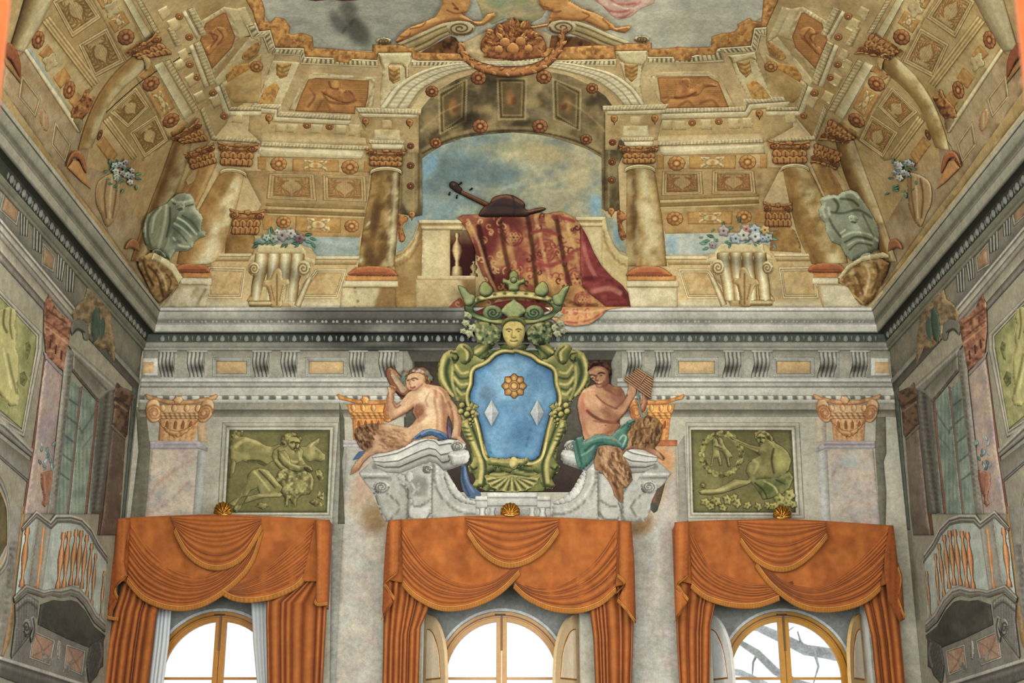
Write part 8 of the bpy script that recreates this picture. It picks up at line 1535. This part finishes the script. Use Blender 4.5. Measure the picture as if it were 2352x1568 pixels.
    # trophy on the window pediment
    t = thing('trophy_ornament', 'shield ornament with golden blossoms over the painted window %s' % hand, 'ornament')
    Q('scrollwork','a1','640,1330 700,1240 760,1200 800,1040 830,1080 870,1120 900,1160 960,1180 1000,1320 1010,1450 1040,1640 1030,1800 960,1640 900,1660 860,1620 800,1560 790,1440 740,1390 660,1400','7d6a4e',t,[('m',(.6,-.7),9,'ab9268','3a3024',.85),('n',10,'4f4430',.6,3),('n',8,'a88c5c',.5,8)],off=.02,relief=.05,R=10,res=3.4)
    Q('green_field','a1','815,1480 830,1340 870,1260 900,1300 905,1420 880,1560 840,1600','465648',t,[('m',(.6,-.7),7,'66786a','222a24',.8)],off=.075,relief=.02,R=6,res=3.4)
    Q('green_field','a1','900,1400 930,1360 950,1420 940,1520 900,1580','4a5a4c',t,off=.075,relief=.02,R=5,res=3.4)
    for x, y in ((930, 1040), (890, 1100), (960, 1120), (915, 1130), (985, 1150), (950, 1190)):
        c = S('a1',[(x,y)])[0]; piece('blossom',circ(c[0],c[1],7.5,8,16,10,.18,5),'ab7c40',t,off=.09,relief=.02,R=4,res=2.8,ops=[('e',c[0],c[1],2.5,2.5,0,'6a4418',.8)])
    Q('shell_niche','a1','640,1430 680,1390 740,1385 790,1430 800,1560 760,1568 740,1500 690,1490 650,1530','6a665c',t,[('s','660,1510 700,1470 760,1500',8,'2f2c26',.8)],off=.02,relief=.04,R=6,res=3.4,smo=True)
    # pilaster in the corner
    t = thing('pilaster', 'dark brown pilaster with shaded capital in the corner, %s' % hand, 'pilaster')
    Q('capital','a2','1020,480 1060,385 1090,420 1190,465 1203,490 1195,540 1165,640 1150,850 1130,890 1010,760 1030,600','6a5240',t,[('m',(-.4,-.8),8,'8f7258','2f241c',.85),('n',8,'3a2c22',.7,3),('s','1040,520 1150,600',8,'38291e',.7),('s','1035,560 1145,640',7,'927458',.6)],off=.03,relief=.04,R=8,res=3.2)
    Q('necking', 'a2', '1000,770 1020,760 1135,880 1130,905 1010,800', '6a6459', t, off=.03, relief=.03, R=4, res=4)
    Q('shaft','a2','1012,785 1130,895 1085,1568 1060,1760 900,1760 930,1568','6b5d50',t,[('n',30,'55463c',.6,3),('n',20,'80705c',.5,8),('g',1060,0,1180,0,[(0,'5f4a3c'),(1,'6f675c')],.4)],off=.012,relief=.02,R=5,res=6)
    Q('edge','a2','1005,790 1015,800 960,1250 925,1568 900,1760 880,1760 910,1500','5a3a28',t,off=.014,relief=.015,R=3,res=6)
    # painted balcony
    t = thing('painted_balcony', 'painted stone balcony with ochre balusters, %s' % hand, 'balcony')
    Q('back_wall','a3','210,190 330,80 460,180 520,120 740,140 830,250 960,470 930,1000 860,960 740,760 620,700 400,760 240,690 140,780','a3a89c',t,[('n',30,'8f958a',.6,3)],off=.014,relief=.01,prof='flat',res=7)
    strip('handrail',S('a3','200,165 330,15 455,110 500,50 640,50 740,80 830,170 890,290 965,400'),S('a3','205,205 330,85 462,185 520,130 640,125 730,150 810,240 870,360 970,490'),[(0,.03,'8d877a'),(.2,.07,'aaa496'),(.35,.06,'7a7468'),(.45,.03,'4a463e'),(.6,.05,'8f897b'),(.8,.03,'5f5a4f'),(1,.01,'847e70')],t,off=.03,res=6)
    Q('corner_post','a3','330,80 460,185 380,740 240,690','8f8a7d',t,[('s','345,110 260,690',12,'6a6559',.7),('s','440,190 370,730',14,'a59f91',.7)],off=.03,relief=.03,R=5,res=5)
    for i,(x0,y0,x1,y1,w_) in enumerate(((250,170,195,705,26),(395,165,335,715,26),(575,210,520,720,24),(625,200,575,710,24),(690,185,635,690,22),(735,195,690,690,22),(785,235,735,720,20),(830,310,780,800,18),(865,400,825,880,15),(940,560,905,1000,13))):
        pq = [(0,.7),(.1,.95),(.14,.5),(.22,.45),(.35,.95),(.5,1.15),(.65,.75),(.8,.4),(.86,.5),(.9,.85),(1,1.0)]
        A = [(x0 + (x1 - x0) * q - w_ * r_,y0 + (y1 - y0) * q) for q,r_ in pq]; B = [(x0 + (x1 - x0) * q + w_ * r_,y0 + (y1 - y0) * q) for q,r_ in pq]
        far = min(.75, i / 12); mix = lambda a, b: C(a) * (1 - far) + C(b) * far
        strip('baluster',S('a3',A),S('a3',B),[(0,0,mix('4f2a12','3f3226')),(.3,.03,mix('a8652c','7a5c40')),(.6,.045,mix('cc955a','9a7c58')),(1,0,mix('6a4020','4a3a2c'))],t,off=.04,ns=22)
    strip('lower_rail',S('a3','125,790 235,680 395,735 460,720 540,715 640,690 720,715 800,800 870,930 950,1010'),S('a3','135,850 245,750 400,800 470,780 560,800 640,780 700,800 770,880 850,1020 950,1110'),[(0,.03,'7a7468'),(.25,.08,'9c9688'),(.45,.05,'56524a'),(.55,.06,'847e70'),(.8,.05,'6a655a'),(1,.02,'8f897b')],t,off=.03,res=6)
    Q('underside','a3','370,860 480,820 560,830 640,820 700,840 770,920 850,1060 950,1140 930,1200 800,1250 600,1170 345,1040','504e45',t,[('n',30,'3f3e36',.6,3)],off=.014,relief=.01,prof='flat',res=8)
    Q('support','a3','135,860 245,765 350,830 340,960 300,1080 220,1180 110,1340 100,1330 140,1000','77716a',t,[('s','150,880 250,800 340,860',9,'9c9688',.8),('s','150,920 250,840 335,900',8,'4a463e',.8),('w',0,6,.4,'4f4b43',.4)],off=.03,relief=.05,R=6,res=4)
    c = S('a3', '240,1070')[0]; a = np.linspace(0, 11, 36); kk = 1 - a / 12.5
    piece('scroll',circ(c[0],c[1],9,22,22),'8a8478',t,off=.085,relief=.03,R=6,res=3,ops=[('m',(.6,-.6),6,'a8a294','34312b',.9),('s',np.stack([c[0] + (1 - 2 * k) * 8 * kk * np.cos(a),c[1] + 19 * kk * np.sin(a)],1),2.4,'34312b',.85)])
    Q('scroll','a3','275,980 300,960 340,1000 335,1080 310,1180 285,1205 275,1150 295,1080','8a8478',t,[('s','300,990 310,1080 290,1180',7,'3a3730',.8)],off=.085,relief=.03,R=5,res=3.2)
    Q('support','a3','810,1230 935,1150 930,1420 900,1440 880,1500 820,1568 800,1560 780,1400','55524a',t,[('w',20,6,.4,'3a3832',.4),('s','900,1210 920,1300 890,1420',9,'7d776c',.7)],off=.03,relief=.04,R=6,res=4)
    # panel band under the balcony
    Q('dado','a3','340,1045 600,1170 810,1240 760,1560 740,1640 90,1400 110,1340 230,1190 300,1090','79746a',WS,[('n',30,'6a6459',.5,3)],off=.010,relief=.008,prof='flat',res=8)
    for q, P2 in (('310,1120 480,1195 440,1390 280,1330', 0), ('610,1240 755,1290 730,1480 590,1420', 1)):
        q_ = S('a3', q); c = q_.mean(0); o = q_ + (q_ - c) * .2
        strip('panel_frame',np.vstack([o,o[:1]]),np.vstack([q_,q_[:1]]),[(0,.004,'4a463e'),(.4,.025,'9c9688'),(1,.002,'57534a')],WS,off=.016,res=12)
        piece('pink_marble_panel',q_,'93745f',WS,off=.018,relief=.003,prof='flat',res=4,ops=[('n',20,'a0866a',.6,3),('s',[tuple(q_[0]),tuple(c),tuple(q_[2])],2,'5f463a',.5),('s',[tuple(q_[1]),tuple(c + 4),tuple(q_[3])],2,'5f463a',.5)])
        Q('laurel_sprig','a3',('370,1240 400,1300 450,1330 480,1360 450,1400 400,1390 385,1330','560,1470 600,1390 640,1370 660,1340 650,1400 620,1470')[P2],'857f72',WS,[('n',5,'55514a',.6,3)],off=.026,relief=.02,R=4,res=3)
    Q('oval_cameo','a3','525,1190 545,1190 550,1260 540,1340 525,1360 515,1310 515,1240','8f897c',WS,[('m',(.6,-.6),5,'aba597','3f3b34',.9)],off=.02,relief=.03,R=5,res=3,smo=True)
    Q('pier_edge','a3','205,-20 235,-20 120,830 130,950 90,1200 30,1330 15,1320 60,1100 100,830','8a6c44',WS,off=.010,relief=.012,R=3,res=8)
    Q('pier_face','a3','60,-20 205,-20 150,400 110,830 60,1100 10,1330 -30,1330 -30,500 70,300','8d877b',WS,[('s','130,300 60,860 20,1100',12,'5f5a52',.7),('s','100,320 70,700',9,'4a463f',.7),('n',24,'7d766a',.5,3)],off=.008,relief=.006,prof='flat',res=8)
    strip('base_moulding',S('a3','-20,1320 300,1420 760,1570 900,1610'),S('a3','-20,1500 200,1580 700,1720 900,1790'),[(0,.03,'a29c90'),(.12,.05,'aaa498'),(.2,.02,'4f4b44'),(.4,.03,'6f6a60'),(.6,.03,'5a564d'),(1,.03,'6f6a60')],WS,off=.02,res=12)
    # arch at the picture edge
    strip('archivolt',S('a2','-30,1180 30,1280 75,1420 90,1568 85,1900 60,2050 -30,2150'),S('a2','-30,1330 0,1370 45,1480 60,1568 62,1800 40,1950 -30,2080'),[(0,.01,'6f6a5f'),(.3,.03,'958f82'),(.5,.01,'57534a'),(.8,.03,'9c9688'),(.88,.02,'a8823c'),(1,.005,'b08a40')],WS,off=.012,res=6,sa=True)
    Q('arch_field','a2','-30,1335 0,1375 45,1485 60,1568 62,1800 40,1950 -30,2080','5c5238',WS,[('n',20,'6f6240',.6,3)],off=.006,relief=.004,prof='flat',res=8)
    strip('impost_moulding',S('a2','-30,640 0,665 300,985'),S('a2','-30,800 0,830 285,1060'),[(0,.01,'9c8c6c'),(.15,.04,'8f897c'),(.35,.03,'a39d8f'),(.5,.01,'4f4b43'),(.7,.03,'8a8477'),(1,.01,'6a655a')],WS,off=.012,res=8)
    strip('impost_moulding',S('a2','-30,850 0,880 285,1100'),S('a2','-30,1030 0,1060 250,1280'),[(0,.01,'6f6a5f'),(.4,.02,'7d776b'),(.85,.02,'857f73'),(.9,.005,'45413a'),(1,.015,'99938a')],WS,off=.010,res=8)
    # wall tone between pilaster and window foot and corner strip
    piece('corner_strip',m([(332,792),(326,800),(310,960),(296,1100),(284,1216),(278,1216),(290,1080),(300,960),(306,880)]),'4f544b',WS,off=.005,relief=.004,prof='flat',res=8)
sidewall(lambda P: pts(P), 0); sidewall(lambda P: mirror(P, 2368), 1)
# ================================================================ bare tree outside the last window and the curtains by the camera
def tube(name, P, R, col, mat, parent, n=8):
    P = np.asarray(P, float); V, F = [], []
    for i, p in enumerate(P):
        d = P[min(i + 1,len(P) - 1)] - P[max(i - 1,0)]; d /= np.linalg.norm(d); a = np.cross(d,(0,1,.3)); a /= np.linalg.norm(a); b = np.cross(d,a)
        for k in range(n):
            t_ = 2 * math.pi * k / n; V.append(p + R[i] * (math.cos(t_) * a + math.sin(t_) * b))
    for i in range(len(P) - 1):
        for k in range(n): F.append((i * n + k, i * n + (k + 1) % n, (i + 1) * n + (k + 1) % n, (i + 1) * n + k))
    F += [tuple(range(n))[::-1], tuple((len(P) - 1) * n + k for k in range(n))]
    return mk(name, V, F, C(col), mat, parent)
t = thing('bare_tree', 'pale grey bare tree branches outside the window under the reclining nude relief', 'tree')
YT = 6.0
wp = lambda L: np.array([W(u, v, YT + .3 * math.sin(u)) for u, v in L])
tube('trunk',np.vstack([[(8.6,YT,-1.5)],[(8.2,YT,1.2)],wp([(2140,1640),(2060,1560)])]),[.34,.3,.22,.16],'b9b8b5','bark',t)  # bark colours lightened to imitate the overexposed haze outside
tube('branch',wp([(2060,1560),(1960,1512),(1900,1500),(1850,1492),(1790,1462),(1740,1440),(1660,1430)]),[.16,.11,.1,.095,.085,.07,.04],'c0bfbc','bark',t)
tube('branch',wp([(1900,1590),(1830,1570),(1780,1540),(1740,1500),(1705,1478),(1660,1450)]),[.09,.08,.07,.065,.05,.03],'c6c5c2','bark',t)
tube('branch', wp([(1800, 1600), (1750, 1570), (1700, 1545), (1650, 1535)]), [.08, .07, .06, .04], 'c6c5c2', 'bark', t)
for L in ([(1850,1492),(1838,1470),(1832,1450)],[(1790,1462),(1808,1450),(1822,1440)],[(1870,1496),(1880,1530),(1868,1570)],[(1740,1500),(1730,1520),(1728,1550)],[(1740,1440),(1760,1420),(1790,1410)]):
    tube('twig', wp(L), [.03, .02, .01], 'c9c8c5', 'bark', t, 6)
# orange door curtains hanging just ahead of the camera, out of focus
def doorcurtain(lab, pts_, y):
    t = thing('door_curtain', lab, 'curtain'); s = 1 if pts_[0][0] > 1176 else -1
    V, F, K = [], [], []; n = 14
    for i, (u, v) in enumerate(pts_):
        p = W(u, v, y)
        for k in range(n):
            q = k / (n - 1); V.append((p[0] + s * q * .5,y + .03 * math.sin(q * 22) - .1 * q,p[2])); K.append(C('9a4a1c'))
    for i in range(len(pts_) - 1):
        for k in range(n - 1): F.append((i * n + k, i * n + k + 1, (i + 1) * n + k + 1, (i + 1) * n + k))
    m_ = len(V); V2 = [(x, yy - .012, zz) for x, yy, zz in V]
    F2 = [tuple(a + m_ for a in f[::-1]) for f in F] + [(i * n,(i + 1) * n,(i + 1) * n + m_,i * n + m_) for i in range(len(pts_) - 1)]
    mk('panel', V + V2, F + F2, np.array(K + K), 'cloth', t)
doorcurtain('blurred orange door curtain close to the camera on the side of the striped urn',[(34,-600),(30,-100),(24,0),(14,110),(4,200),(-6,300),(-30,700),(-60,1700)],-15.6)
doorcurtain('blurred orange door curtain close to the camera on the side of the masked urn',[(2320,-600),(2324,-100),(2330,0),(2342,110),(2352,210),(2360,300),(2385,700),(2412,1700)],-15.6)
GROUPS = dict(curtain='orange window curtains',valance='orange valances over the windows',gilded_shell='gilded shells on the valances',pilaster='painted pilasters of the walls',
    painted_column='painted columns of the vault',painted_pilaster='folded pilasters in the vault corners',flower_bouquet='painted flower bouquets',scroll_console='painted scroll consoles',relief_panel='green painted pictures',
    ochre_panel='ochre painted pictures of the vault',stone_urn='painted corner urns',leaf_corbel='corbels under the urns',golden_putto='golden putti on the pediment',broken_pediment='broken pediment halves',
    satyr_figure='satyrs beside the shield',capital_fragment='half hidden golden capitals',painted_balcony='painted balconies',painted_window='painted windows of the long walls',flower_vase='painted flower vases',
    trophy_ornament='ornaments over the painted windows',door_curtain='door curtains by the camera',sheer_curtain='white linen curtains',parapet='painted parapets',scrolled_pediment='white pediment halves')
for o in sc.objects:
    g = GROUPS.get(o.name.split('.')[0])
    if g and o.parent is None and 'label' in o: o['group'] = g
settle()
